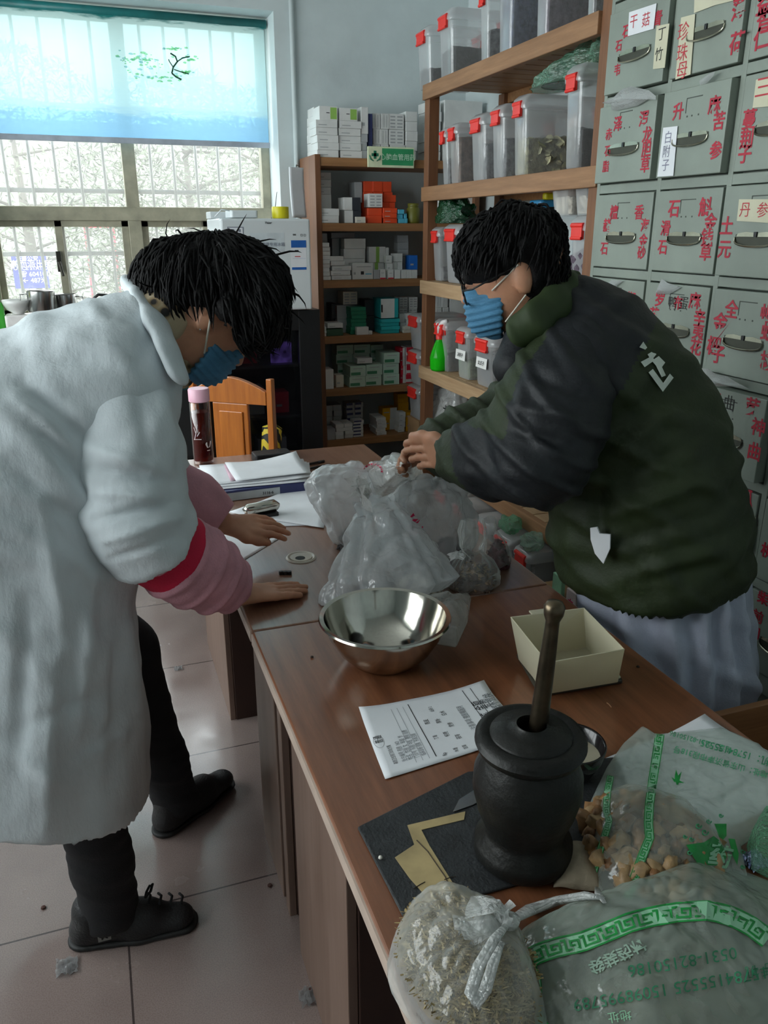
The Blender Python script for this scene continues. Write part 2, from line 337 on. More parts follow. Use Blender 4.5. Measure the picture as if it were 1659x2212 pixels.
# ------------------------------------------------------------------ outside
og = MB().box(-14, 14, 4.75, 26, -.5, -.3).build('ground_outside', mat('pale_paving', (128, 127, 118), .9, scale=2)); og['kind'] = 'structure'
MB_ = MB().box(-9, 9, 15, 15.3, -.3, 3.1).build('wall_outside', mat('pale_render_wall', (134, 134, 130), .9)); MB_['kind'] = 'structure'
leaf_m = [mat('pine_leaf', (78, 84, 68), .8, var=.25, scale=3), mat('pale_leaf', (98, 104, 86), .8, var=.2, scale=3)]
def tree(x, y, h, r, n, seed, label, m, zc=0.62):
    q = random.Random(seed); e = thing('tree', label, 'tree', (x, y, -.3), 'trees outside the window')
    tb = MB(); tb.tube([(x, y, -.3), (x + .05, y, h * .4), (x + .02, y, h * .8)], [.09, .06, .02], 8)
    for i in range(26):
        a = q.uniform(0, 6.28); z = q.uniform(.1, .95) * h; l = r * q.uniform(.4, .9)
        tb.tube([(x, y, z), (x + math.cos(a) * l, y + math.sin(a) * l * .6, z + q.uniform(-.1, .4))], [.02, .004], 5)
    tb.build('trunk', mat('grey_bark', (92, 88, 80), .9), e, smooth=True)
    c = MB()
    for i in range(n):
        a = q.uniform(0, 6.28); b = q.uniform(-1, 1); rr_ = r * q.random() ** .4; z0 = h * zc
        p = Vector((x + math.cos(a) * rr_ * math.sqrt(1 - b * b), y + math.sin(a) * rr_ * .7 * math.sqrt(1 - b * b), z0 + b * h * .45))
        d = Vector((q.gauss(0, 1), q.gauss(0, 1), q.gauss(0, .7))).normalized() * q.uniform(.06, .13); s_ = d.orthogonal().normalized() * q.uniform(.005, .012)
        c.add([p, p + d * .5 + s_, p + d, p + d * .5 - s_], [(0, 1, 2, 3)])
    c.build('foliage', m, e)
tree(.95, 8.2, 2.6, 1.15, 9000, 1, 'feathery grey green pine behind the window grille', leaf_m[0])
tree(-.6, 9.8, 3.0, 1.4, 6500, 2, 'pale loose tree beside the blue police sign', leaf_m[1])
tree(2.2, 11, 2.9, 1.4, 5500, 3, 'pale thin tree behind the feathery pine', leaf_m[1])
sg = thing('police_sign', 'blue police station direction sign with white writing seen through the window', 'sign', PY(64, 640, 7.2))
p0, p1 = PY(22, 545, 7.2), PY(108, 622, 7.2)
MB().box(p0.x, p1.x, 7.2, 7.24, p1.z, p0.z).build('board', mat('sign_blue', (52, 58, 128), .5), sg)
t = MB()
for s_, x, y, z in (('济南公安', 58, 558, .075), ('高而派出所', 68, 570, .115), ('POLICE STATION', 68, 579, .072), ('☎ 604101', 72, 592, .09), ('← 487米', 76, 605, .09)):
    write(t, s_, PY(x, y, 7.19), (1, 0, 0), (0, 0, 1), z * .55, .012)
t.build('lettering', mat('sign_white', (190, 190, 200), .5), sg)
MB().tube([((p0.x + p1.x) / 2, 7.22, -.3), ((p0.x + p1.x) / 2, 7.22, p1.z)], .03, 8).build('post', gm, sg)
bn = MB(); q0, q1 = PY(180, 470, 12), PY(245, 492, 12); bn.box(q0.x, q1.x, 12, 12.05, q1.z, q0.z).tube([(q0.x, 12.03, -.3), (q0.x, 12.03, q0.z)], .015, 6).tube([(q1.x, 12.03, -.3), (q1.x, 12.03, q0.z)], .015, 6)
tag(bn.build('notice_banner', mat('faded_red', (190, 70, 84), .7)), 'faded red banner on two posts far outside', 'banner')
# ------------------------------------------------------------------ wooden racks
pine = wood('pine_wood', (166, 124, 88), (130, 94, 64), 'Y', .55); pine_x = wood('pine_wood_across', (176, 130, 86), (140, 98, 62), 'X', .55); pine_z = wood('pine_wood_upright', (136, 92, 60), (108, 70, 46), 'Z', .55)
pine_pale = wood('pine_wood_pale', (188, 158, 122), (160, 128, 94), 'Y', .6)
RX0, RX1, RY0, RY1 = 1.5, 1.93, 2.275, 3.70
rack_z = [2.06, 1.637, 1.223, .816, .404]
rack = thing('wooden_storage_rack', 'open pine storage rack of five shelves holding clear tubs, beside the grey drawer cabinet', 'shelf', ((RX0 + RX1) / 2, (RY0 + RY1) / 2, 0))
for x in (RX0 + .012, RX1 - .05):
    for y in (RY0, RY1 - .055): MB().box(x, x + .05, y, y + .055, 0, 2.04 if x > 1.6 or y > 3 else 2.5).build('post', pine_z, rack, bevel=.003)
for i, z in enumerate(rack_z):
    m_ = pine_pale if i in (2, 3) else pine
    MB().box(RX0, RX0 + .03, RY0 + (.056 if i == 0 else 0), RY1, z - .062, z).build('front_rail', m_, rack, bevel=.003)
    s = MB(); y = RY0 + .01
    while y < RY1 - .08: s.box(RX0 + .03, RX1 - .02, y, y + .085, z - .02, z); y += .093
    s.box(RX1 - .03, RX1, RY0, RY1, z - .06, z - .0)
    s.build('shelf_board', pine_pale if i > 1 else pine_x, rack, bevel=.002)
# far rack against the end wall
FX0, FX1, FY0, FY1 = 1.075, 1.95, 4.0, 4.30
far_z = [1.778, 1.482, 1.212, .935, .662, .388]
frack = thing('medicine_shelf', 'pine medicine shelf against the end wall packed with cartons under a green sign', 'shelf', ((FX0 + FX1) / 2, 4.15, 0))
MB().box(FX0, FX0 + .028, FY0, FY1, 0, 1.79).build('side_panel', pine_z, frack, bevel=.002)
MB().box(FX1 - .028, FX1, FY0, FY1, 0, 1.79).build('side_panel', pine_z, frack, bevel=.002)
for i, z in enumerate(far_z): MB().box(FX0 + .028, FX1 - .028, FY0 + .004, FY1, z - .038, z).build('shelf_board', pine_x, frack, bevel=.002)
# ------------------------------------------------------------------ medicine cartons
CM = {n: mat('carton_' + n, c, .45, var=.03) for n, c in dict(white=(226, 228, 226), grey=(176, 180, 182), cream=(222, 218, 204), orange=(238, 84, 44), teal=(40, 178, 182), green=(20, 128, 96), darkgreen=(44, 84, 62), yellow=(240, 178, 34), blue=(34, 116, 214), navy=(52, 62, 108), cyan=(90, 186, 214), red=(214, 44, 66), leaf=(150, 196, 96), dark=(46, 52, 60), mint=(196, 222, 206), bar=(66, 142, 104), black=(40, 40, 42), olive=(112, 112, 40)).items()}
WORDS = {'white': 'white', 'grey': 'pale grey', 'cream': 'cream', 'orange': 'orange', 'teal': 'teal', 'green': 'green', 'darkgreen': 'dark green', 'yellow': 'yellow', 'blue': 'bright blue', 'navy': 'navy', 'cyan': 'light blue', 'red': 'red and white', 'mint': 'green striped white', 'dark': 'dark'}
ORD = ['bottom', 'second', 'third', 'fourth', 'fifth', 'sixth', 'seventh', 'eighth', 'ninth', 'tenth', 'eleventh', 'twelfth']
_seen = {}
def carton(x0, x1, y0, y1, z0, z1, col, style, label, group, jit=0.0):
    m = MB(); mats = [CM[col]]
    m.box(x0, x1, y0, y1, z0, z1)
    def mi(n):
        if CM[n] not in mats: mats.append(CM[n])
        return mats.index(CM[n])
    yf = y0 - .0006; wd, ht = x1 - x0, z1 - z0
    def pane(u0, u1, v0, v1, n): m.quad((x0 + wd * u0, yf, z0 + ht * v0), (x0 + wd * u1, yf, z0 + ht * v0), (x0 + wd * u1, yf, z0 + ht * v1), (x0 + wd * u0, yf, z0 + ht * v1), mi(n))
    if style == 'bar': pane(.05, .66, .12, .4, 'bar'); pane(.2, .8, .72, .78, 'grey')
    elif style == 'square': pane(.6, .95, .1, .92, 'leaf'); pane(.38, .56, .5, .56, 'black')
    elif style == 'dots':
        for i in range(4):
            pane(.1, .42, .1 + .22 * i, .2 + .22 * i, 'grey'); pane(.55, .9, .1 + .22 * i, .2 + .22 * i, 'grey')
    elif style == 'line': pane(.12, .5, .3, .42, 'grey')
    elif style == 'stripe': pane(.42, .62, 0, 1, 'leaf')
    elif style == 'redfoot': pane(0, 1, 0, .14, 'red'); pane(.2, .7, .6, .66, 'grey')
    elif style == 'halfwhite': pane(.52, 1, 0, 1, 'white'); pane(.08, .45, .55, .65, 'grey')
    elif style == 'halfred': pane(0, .55, .45, 1, 'red'); pane(0, 1, 0, .12, 'red')
    elif style == 'tealedge': pane(.0, .78, .0, 1, 'white'); pane(.02, .1, .3, .7, 'dark')
    elif style == 'print': pane(.2, .9, .75, .8, 'grey'); pane(.4, .55, .3, .5, 'black'); pane(.06, .16, .3, .45, 'grey'); pane(.62, .92, .3, .36, 'cyan')
    elif style == 'navyfront': pane(.0, .75, .55, 1, 'navy'); pane(.1, .7, .2, .3, 'grey')
    elif style == 'darkend': pane(.5, 1, 0, 1, 'dark')
    elif style == 'vline': pane(.3, .36, .1, .9, 'grey'); pane(.66, .72, .1, .9, 'grey')
    o = m.build('medicine_carton', mats, None)
    b = o.modifiers.new('edge', 'BEVEL'); b.width = .0012; b.segments = 1; b.limit_method = 'ANGLE'
    return tag(o, label, 'box', group)
SHELF = ['top of the medicine shelf', 'first shelf under the sign', 'second shelf under the sign', 'third shelf under the sign', 'fourth shelf under the sign', 'lowest medicine shelf']
def stack(zoom, x0, y0, x1, y1, cols, rows, dy, dep, col, style, sh, place, grp=True):
    """a stack of equal cartons: its front measured in one of two close-up views of the shelf"""
    fx, fy, k_ = ((600, 200, 4.809), (600, 560, 4.608))[zoom]
    Yf = FY0 + dy
    a = PY(fx + x0 / k_, fy + y1 / k_, Yf); b = PY(fx + x1 / k_, fy + y0 / k_, Yf)
    z0, z1, xa, xb = a.z, b.z, a.x, b.x
    top = (far_z[sh] + .0005)
    h = (z1 - z0) / rows
    if grp: z0 = top; h = (z1 - z0) / rows
    out = []
    for r in range(rows):
        for c in range(cols):
            w = (xb - xa) / cols
            j = (R.uniform(-.004, .004), R.uniform(-.006, .004)) if rows > 1 else (0, 0)
            lvl = ('' if rows == 1 else ('topmost' if r == rows - 1 else ORD[r] + '-up' if r else 'lowest')); cc = '' if cols == 1 else (' window-side', ' rack-side')[c] if cols == 2 else f' {ORD[c] if c else "first"}-along'
            lab = f"{WORDS.get(col, col)} carton" + (f', {lvl}{cc},' if lvl else cc + (',' if cc else '')) + f' {place}'
            out.append(carton(xa + w * c + .0008 + j[0], xa + w * (c + 1) - .0008 + j[0], Yf + j[1], Yf + dep + j[1], z0 + h * r + .0004, z0 + h * (r + 1) - .0002, col, style, lab, 'cartons on the ' + SHELF[sh]))
    return out
S = stack
# top of the shelf
S(0, 410, 290, 628, 690, 1, 5, .02, .12, 'white', 'line', 0, 'of wrapped stack at window end of shelf top')
S(0, 432, 145, 622, 285, 1, 1, .02, .12, 'white', 'square', 0, 'with green square on the window end stack', False)
S(0, 375, 160, 590, 690, 1, 6, .15, .12, 'white', '', 0, 'of rear stack behind the window end stack')
S(0, 642, 300, 868, 692, 1, 5, .025, .12, 'white', 'line', 0, 'of wrapped stack next to window end stack')
S(0, 640, 165, 830, 290, 1, 1, .025, .12, 'white', 'square', 0, 'with green square on the stack next along', False)
S(0, 862, 430, 932, 692, 1, 3, .03, .1, 'grey', '', 0, 'of narrow stack left of the green sign')
S(0, 866, 150, 940, 428, 1, 1, .03, .1, 'white', 'line', 0, 'standing upright on the narrow stack by the sign', False)
S(0, 940, 220, 985, 690, 1, 1, .04, .12, 'navy', '', 0, 'like a book beside the narrow stack')
S(0, 986, 220, 1152, 690, 2, 3, .06, .12, 'white', 'vline', 0, 'of plain stack behind the green sign')
S(0, 1156, 225, 1318, 690, 1, 3, .06, .12, 'white', 'dots', 0, 'of dotted stack behind the green sign')
S(0, 1322, 200, 1450, 690, 1, 5, .06, .12, 'white', '', 0, 'of stack at rack end of green sign')
S(0, 1560, 95, 1700, 690, 1, 6, .05, .14, 'white', 'line', 0, 'of tall stack seen through the open rack')
S(0, 1720, 95, 2130, 690, 1, 1, .05, .18, 'white', '', 0, 'large and plain, seen through the open rack')
# first shelf
S(0, 410, 1060, 560, 1342, 1, 2, .12, .12, 'white', '', 1, 'of back column at window end, first shelf under sign')
S(0, 410, 830, 558, 1058, 1, 3, .125, .12, 'white', 'line', 1, 'high up in back column, first shelf under sign', False)
S(0, 412, 1205, 640, 1342, 1, 2, .01, .1, 'white', 'line', 1, 'of long front pair, first shelf under sign')
S(0, 690, 1090, 862, 1335, 1, 2, .03, .1, 'white', 'darkend', 1, 'with dark end, left of the orange cartons')
S(0, 790, 930, 868, 1335, 1, 2, .14, .1, 'grey', '', 1, 'standing behind the dark ended cartons')
S(0, 812, 1290, 914, 1340, 1, 1, .005, .02, 'cream', 'line', 1, 'tiny, in front of the orange cartons')
S(0, 890, 925, 1190, 1335, 3, 4, .13, .06, 'orange', '', 1, 'of rear orange block')
S(0, 1092, 1065, 1232, 1335, 2, 4, .07, .055, 'orange', '', 1, 'of middle orange block')
S(0, 930, 1200, 1082, 1335, 1, 2, .03, .08, 'orange', '', 1, 'of front orange pair')
S(0, 945, 1050, 1090, 1192, 1, 1, .03, .08, 'white', 'dots', 1, 'with grey dots on top of the orange pair', False)
S(0, 1096, 1200, 1242, 1335, 1, 3, .03, .035, 'orange', 'line', 1, 'of low orange stack at the shelf edge')
S(0, 1245, 1215, 1312, 1335, 1, 3, .03, .07, 'cyan', '', 1, 'stepped beside the orange cartons')
S(0, 1314, 1255, 1346, 1335, 1, 2, .03, .07, 'cyan', '', 1, 'in small stack nearest the olive jar')
jar = MB(); pj = PY(600 + 1405 / 4.809, 200 + 1338 / 4.809, 4.06); jar.lathe([(0, 0), (.032, 0), (.034, .01), (.034, .07), (.026, .078), (.028, .08), (.028, .096), (0, .096)], (pj.x, pj.y, far_z[1]), 20)
tag(jar.build('medicine_jar', CM['olive'], smooth=True), 'olive green jar beside the light blue cartons', 'jar')
# second shelf
S(0, 436, 1560, 540, 1962, 1, 9, .012, .07, 'white', '', 2, 'of thin stack at window end, second shelf under sign')
S(0, 436, 1460, 505, 1960, 1, 6, .1, .07, 'grey', '', 2, 'behind the thin stack, second shelf under sign')
S(0, 570, 1515, 640, 1950, 1, 1, .17, .08, 'grey', 'vline', 2, 'standing tall at the back of second shelf')
S(0, 555, 1455, 800, 1512, 1, 1, .17, .1, 'grey', '', 2, 'flat across the tall one at second shelf back', False)
S(0, 690, 1515, 908, 1950, 1, 4, .09, .06, 'white', '', 2, 'of broad stack, second shelf under sign')
S(0, 560, 1800, 762, 1950, 1, 3, .015, .06, 'white', 'line', 2, 'of low stack beside the thin stack')
S(0, 545, 1700, 690, 1798, 1, 2, .02, .05, 'white', '', 2, 'resting on the low stack, second shelf', False)
S(0, 775, 1770, 992, 1945, 1, 1, .015, .06, 'white', 'print', 2, 'with dark emblem at centre of second shelf')
S(0, 940, 1600, 1112, 1940, 1, 2, .085, .06, 'white', 'stripe', 2, 'with lime stripe, second shelf under sign')
S(0, 1115, 1610, 1152, 1935, 1, 4, .08, .04, 'white', '', 2, 'of slim stack by the lime striped cartons')
S(0, 1125, 1690, 1190, 1935, 1, 3, .035, .035, 'white', 'line', 2, 'of small stack before the slim stack')
S(0, 1190, 1670, 1300, 1935, 2, 3, .06, .04, 'white', '', 2, 'of paired small cartons, second shelf')
S(0, 1243, 1480, 1362, 1935, 1, 6, .13, .06, 'grey', '', 2, 'of tall grey stack, second shelf under sign')
S(0, 1366, 1690, 1455, 1840, 1, 1, .05, .06, 'blue', 'line', 2, 'on small white ones at rack end', False)
S(0, 1062, 1835, 1122, 1945, 1, 1, .008, .024, 'white', 'redfoot', 2, 'red footed, first at edge of second shelf')
S(0, 1145, 1840, 1206, 1945, 1, 1, .008, .024, 'white', 'redfoot', 2, 'red footed, nearer the rack on second shelf')
S(0, 998, 1840, 1060, 1945, 1, 1, .008, .024, 'grey', '', 2, 'small, left of the red footed pair')
S(0, 1212, 1840, 1275, 1945, 1, 1, .008, .04, 'white', '', 2, 'small, just past the red footed pair')
S(0, 1280, 1842, 1452, 1945, 3, 1, .012, .07, 'white', '', 2, 'small, in row under the bright blue carton')
# third shelf
S(1, 430, 640, 482, 745, 1, 4, .012, .06, 'white', '', 3, 'of thin stack at window end of third shelf')
S(1, 490, 690, 652, 742, 1, 1, .015, .1, 'darkgreen', '', 3, 'lying under a white one, third shelf')
S(1, 495, 632, 650, 688, 1, 1, .012, .1, 'white', 'line', 3, 'lying on the dark green one', False)
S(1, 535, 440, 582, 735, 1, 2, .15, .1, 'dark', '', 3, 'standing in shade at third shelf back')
S(1, 592, 455, 735, 735, 1, 2, .12, .08, 'grey', '', 3, 'of wide pair behind the green stack')
S(1, 650, 320, 792, 452, 1, 1, .14, .1, 'cream', 'dots', 3, 'with grey dots above the green stack', False)
S(1, 728, 475, 878, 755, 1, 7, .04, .09, 'green', '', 3, 'of green stack, third shelf under sign')
S(1, 785, 672, 906, 762, 1, 1, .006, .03, 'white', '', 3, 'before the green stack')
S(1, 908, 712, 944, 762, 1, 1, .006, .03, 'white', 'line', 3, 'tiny, between green and teal stacks')
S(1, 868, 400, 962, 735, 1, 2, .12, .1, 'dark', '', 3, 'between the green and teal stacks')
S(1, 1022, 590, 1210, 745, 1, 4, .02, .13, 'teal', '', 3, 'of teal stack, third shelf under sign')
S(1, 1025, 390, 1202, 588, 1, 1, .022, .13, 'teal', 'tealedge', 3, 'with white face on the teal stack', False)
S(1, 1212, 375, 1388, 735, 2, 3, .12, .08, 'white', 'dots', 3, 'of rear stack behind the teal stack')
S(1, 1215, 540, 1275, 735, 1, 2, .07, .04, 'white', '', 3, 'of slim pair beside the teal stack')
S(1, 1278, 535, 1400, 735, 1, 3, .05, .05, 'white', 'line', 3, 'of stack at the rack end, third shelf')
S(1, 1250, 665, 1395, 735, 2, 2, .012, .03, 'cream', '', 3, 'of low front pair at rack end')
# fourth shelf
S(1, 442, 1095, 556, 1318, 1, 1, .012, .09, 'white', '', 4, 'tall and glossy at window end of fourth shelf')
S(1, 580, 1150, 658, 1270, 1, 1, .04, .06, 'cream', 'line', 4, 'small, beside the tall glossy one')
S(1, 720, 1058, 876, 1290, 1, 2, .02, .14, 'mint', 'bar', 4, 'of near pair, fourth shelf under sign')
S(1, 880, 1045, 1042, 1275, 1, 2, .022, .14, 'mint', 'bar', 4, 'of middle pair, fourth shelf under sign')
S(1, 1056, 925, 1216, 1262, 1, 3, .025, .14, 'mint', 'bar', 4, 'of tall triple, fourth shelf under sign')
S(1, 592, 850, 752, 1270, 1, 4, .17, .1, 'mint', 'bar', 4, 'of rear stack at window side, fourth shelf')
S(1, 760, 845, 922, 1270, 1, 4, .17, .1, 'mint', 'bar', 4, 'of central rear stack, fourth shelf')
S(1, 928, 850, 1052, 1270, 1, 4, .175, .1, 'mint', 'bar', 4, 'of rear stack by the tall triple')
S(1, 790, 980, 942, 1042, 1, 1, .03, .06, 'white', 'line', 4, 'lying across the green striped pairs', False)
S(1, 1218, 880, 1270, 1240, 1, 4, .05, .08, 'red', 'halfwhite', 4, 'of slim red stack, fourth shelf')
S(1, 1274, 870, 1400, 1245, 1, 4, .04, .08, 'white', 'halfred', 4, 'of red marked stack at rack end')
# lowest shelf
S(1, 462, 1685, 492, 1832, 1, 1, .01, .08, 'white', '', 5, 'thin, upright at window end of lowest shelf')
S(1, 496, 1685, 572, 1828, 1, 1, .01, .08, 'grey', 'line', 5, 'upright beside the thin one, lowest shelf')
S(1, 578, 1632, 745, 1800, 2, 4, .018, .1, 'white', '', 5, 'of front block, lowest shelf')
S(1, 472, 1445, 635, 1700, 2, 5, .14, .1, 'grey', '', 5, 'of rear block at window end, lowest shelf')
S(1, 690, 1420, 852, 1700, 2, 6, .13, .08, 'grey', 'navyfront', 5, 'of rear block in the middle, lowest shelf')
S(1, 750, 1600, 850, 1780, 1, 5, .025, .07, 'white', 'navyfront', 5, 'of narrow front stack, lowest shelf')
S(1, 982, 1572, 1082, 1740, 1, 5, .02, .12, 'white', 'line', 5, 'of wavy stack before the yellow cartons')
S(1, 1040, 1475, 1185, 1690, 1, 2, .12, .07, 'yellow', 'halfwhite', 5, 'of near yellow pair, lowest shelf')
S(1, 1195, 1335, 1305, 1690, 1, 4, .16, .07, 'yellow', '', 5, 'of tall yellow stack, lowest shelf')
S(1, 1205, 1520, 1272, 1702, 1, 4, .045, .06, 'white', 'line', 5, 'of white stack by the yellow cartons')
S(1, 1274, 1520, 1360, 1700, 1, 2, .05, .06, 'yellow', 'halfwhite', 5, 'of yellow pair nearest the rack')
# shelf sign
sg = thing('shelf_sign', 'green and white cardiovascular medicine sign on the top shelf edge', 'sign', PY(845, 358, 3.99))
a, b = PY(795, 361, 3.985), PY(895, 319, 3.985)
MB().box(a.x, b.x, 3.985, 3.998, a.z, b.z).build('sign_board', mat('acrylic_cream', (226, 236, 200), .15), sg, bevel=.002)
t = MB(); wv = b.x - a.x; hv = b.z - a.z; yq = 3.9844
t.quad((a.x + wv * .3, yq, a.z + hv * .12), (a.x + wv * .98, yq, a.z + hv * .12), (a.x + wv * .98, yq, a.z + hv * .92), (a.x + wv * .3, yq, a.z + hv * .92), 0)
cx, cz = a.x + wv * .15, a.z + hv * .6; q = .018
t.box(cx - q, cx + q, yq - .0002, yq, cz - q / 2.6, cz + q / 2.6, 1).box(cx - q / 2.6, cx + q / 2.6, yq - .0002, yq, cz - q, cz + q, 1)
for sgn in (-1, 1): t.tube([(cx + sgn * .028, yq, cz - .002), (cx + sgn * .024, yq, cz - .018), (cx + sgn * .008, yq, cz - .028)], [.002, .004, .002], 6, 1)
write(t, '心脑血管用药', (a.x + wv * .64, yq - .0006, a.z + hv * .52), (1, 0, 0), (0, 0, 1), .031, .012, 2)
t.build('lettering', [mat('sign_green', (60, 160, 106), .3), mat('sign_dark_green', (40, 130, 100), .3), mat('sign_pale', (200, 236, 210), .3)], sg)
# paper pad hung on the shelf side
pp = thing('paper_pad', 'curled white paper pad hanging from the end of the medicine shelf', 'paper pad', (1.06, 3.97, 1.6))
a0, b0 = PY(631, 470, 3.955), PY(660, 362, 3.955)
def pf(u, v): return (a0.x + (b0.x - a0.x) * u - .008 * v, 3.955 + .05 * (u - .5) * .6 + .012 * math.sin(v * 3), a0.z + (b0.z - a0.z) * v)
MB().grid(pf, 8, 14).build('sheets', mat('white_paper', (228, 230, 234), .6, var=.02), pp, smooth=True, solid=.008)
MB().tube([((a0.x + b0.x) / 2 - .008, 3.96, b0.z - .005), ((a0.x + b0.x) / 2, 3.985, b0.z + .012), ((a0.x + b0.x) / 2 + .02, 4.02, b0.z + .012)], .0025, 6).build('hook', mat('dark_metal', (60, 58, 52), .35, metal=.8), pp)
# ------------------------------------------------------------------ tubs on the rack
tubm = film('tub_plastic', (244, 247, 248), .22, .14, 8, .12, .7, .15, .3); lidm = film('lid_plastic', (246, 248, 250), .34, .2, 8, .1, .5, .15, .45)
latm = mat('red_latch', (232, 52, 44), .35, var=.03); stick = mat('label_sticker', (236, 236, 232), .5, var=.02); ink = mat('black_ink', (28, 28, 30), .6, var=0)
HERB = {n: mat('herb_' + n, c, .85, var=.3, scale=60, bump=.6, bscale=70) for n, c in dict(brown=(96, 76, 66), black=(52, 50, 50), slate=(70, 78, 100), grey=(104, 104, 106), olive=(124, 120, 92), purple=(92, 80, 92), pale=(168, 160, 146), green=(96, 108, 84)).items()}
def tub(y0, y1, x0, x1, z, h, fill, herb, label, herb_label, sticker=None, latch=True, tilt=0):
    """clear tub with a clip-on lid: its narrow front faces the counter"""
    e = thing('storage_tub', label, 'storage container', ((x0 + x1) / 2, (y0 + y1) / 2, z), 'clear tubs with red latches')
    w_ = y1 - y0; d_ = x1 - x0; t_ = .004; cxx, cyy = (x0 + x1) / 2, (y0 + y1) / 2
    def ring(s, zz, r): 
        out = []
        hx, hy = d_ / 2 * s, w_ / 2 * s
        for qx, qy, a0 in ((hx - r, hy - r, 0), (-hx + r, hy - r, 90), (-hx + r, -hy + r, 180), (hx - r, -hy + r, 270)):
            for q in range(4):
                w2 = math.radians(a0 + 30 * q); out.append((cxx + qx + r * math.cos(w2), cyy + qy + r * math.sin(w2), zz))
        return out
    r = min(w_, d_) * .16
    def shell(rings, cap0, cap1):
        m = MB(); n = 16; vs = sum(rings, [])
        fs = [(j * n + q, j * n + (q + 1) % n, (j + 1) * n + (q + 1) % n, (j + 1) * n + q) for j in range(len(rings) - 1) for q in range(n)]
        if cap0: fs.append(tuple(range(n - 1, -1, -1)))
        if cap1: fs.append(tuple((len(rings) - 1) * n + q for q in range(n)))
        return m.add(vs, fs)
    hb = h * .86
    shell([ring(.88, z + .001, r), ring(.9, z + .012, r), ring(.97, z + hb - .012, r), ring(1.0, z + hb - .01, r), ring(1.0, z + hb, r)], True, False).build('tub_body', tubm, e, auto=40)
    shell([ring(1.03, z + hb - .008, r), ring(1.04, z + hb + .004, r), ring(1.0, z + h * .95, r), ring(.9, z + h, r)], False, True).build('lid', lidm, e, auto=40)
    if latch:
        for xx, s_ in ((x0 - .004, -1), (x1 + .004, 1)):
            wl = min(.10, w_ * .55)
            l = MB(); l.box(xx - .006, xx + .006, cyy - wl / 2, cyy + wl / 2, z + hb - .035, z + hb + .012)
            l.tube([(xx, cyy - wl / 2 - .004, z + hb + .008), (xx, cyy + wl / 2 + .004, z + hb + .008)], .009, 8); l.tube([(xx + s_ * .004, cyy - wl / 2, z + hb - .032), (xx + s_ * .004, cyy + wl / 2, z + hb - .032)], .006, 8)
            l.build('latch', latm, e, bevel=.002)
    if sticker:
        m = MB(); zc = z + hb * .55; sy = min(.05, w_ * .4)
        m.quad((x0 - .004, cyy + sy, zc - .022), (x0 - .004, cyy - sy, zc - .022), (x0 - .001, cyy - sy, zc + .022), (x0 - .001, cyy + sy, zc + .022), 0)
        write(m, sticker, (x0 - .0045, cyy, zc), (0, -1, 0), (.07, 0, 1), .02, .01, 1)
        m.build('name_sticker', [stick, ink], e)
    if herb:
        hz = z + .006 + hb * fill; m = MB()
        n = 10
        def top(u, v): 
            s = .84; px, py = cxx + (u - .5) * d_ * s, cyy + (v - .5) * w_ * s
            return (px, py, hz + .018 * vn((px * 14, py * 14, z * 3)) + .012 * vn((px * 40, py * 40, 1)))
        m.grid(top, n, n); s = .84
        b0 = [(cxx + (u - .5) * d_ * .82, cyy + (v - .5) * w_ * .82, z + .006) for v in (0, 1) for u in (0, 1)]
        k0 = len(m.v); m.v += b0
        edge = [i for i in range(n)]; m.f.append(tuple([k0] + edge[::1] + [k0 + 1])[::-1]); m.i.append(0)
        m.f.append(tuple([k0 + 2] + [n * (n - 1) + i for i in range(n)] + [k0 + 3])); m.i.append(0)
        m.f.append(tuple([k0] + [n * i for i in range(n)] + [k0 + 2])); m.i.append(0)
        m.f.append(tuple([k0 + 1] + [n * i + n - 1 for i in range(n)] + [k0 + 3])[::-1]); m.i.append(0)
        tag(m.build('dried_herbs', HERB[herb]), herb_label, 'herbs', 'herbs in the tubs', 'stuff')
    return e
def ty(px, py, x=1.53): return PX(px, py, x).y
# top of the rack
zt = rack_z[0] + .001
for px0, px1, h, fill, herb, lab in ((897, 924, .245, .35, 'black', 'small tub at window end of rack top'), (943, 972, .26, .5, 'black', 'second tub on rack top, full of dark chunks'), (1033, 1050, .265, .45, 'grey', 'third tub on rack top, narrow'), (1070, 1099, .34, .8, 'slate', 'tall tub of slate blue roots on rack top'), (1150, 1174, .36, .7, 'purple', 'tall tub of purple grey roots on rack top'), (1258, 1272, .33, .6, 'grey', 'last tub on rack top by the tall post')):
    ya, yb = ty(px0, 120 if px0 < 1000 else 60, 1.53), ty(px1, 120 if px0 < 1000 else 60, 1.53)
    tub(min(ya, yb), max(ya, yb), 1.53, 1.80, zt, h, fill, herb, 'clear ' + lab, 'dried herbs in the ' + lab)
# second level
zt = rack_z[1] + .001
for px0, px1, py, h, fill, herb, lab in ((950, 962, 350, .235, .5, 'grey', 'half hidden tub at window end, second rack level'), (966, 985, 350, .24, .85, 'brown', 'tub full of brown powder, second rack level'), (1011, 1042, 340, .25, .6, 'grey', 'tub with round hole, second rack level'), (1056, 1083, 330, .26, .6, 'grey', 'pale tub beside the tub of slices'), (1102, 1130, 320, .27, .52, 'olive', 'wide tub of pale slices, second rack level'), (1212, 1246, 300, .31, .45, 'black', 'tub nearest the drawers, second rack level')):
    ya, yb = ty(px0, py), ty(px1, py)
    tub(min(ya, yb), max(ya, yb), 1.53, 1.86, zt, h, fill, herb, 'clear ' + lab, 'dried herbs in the ' + lab)
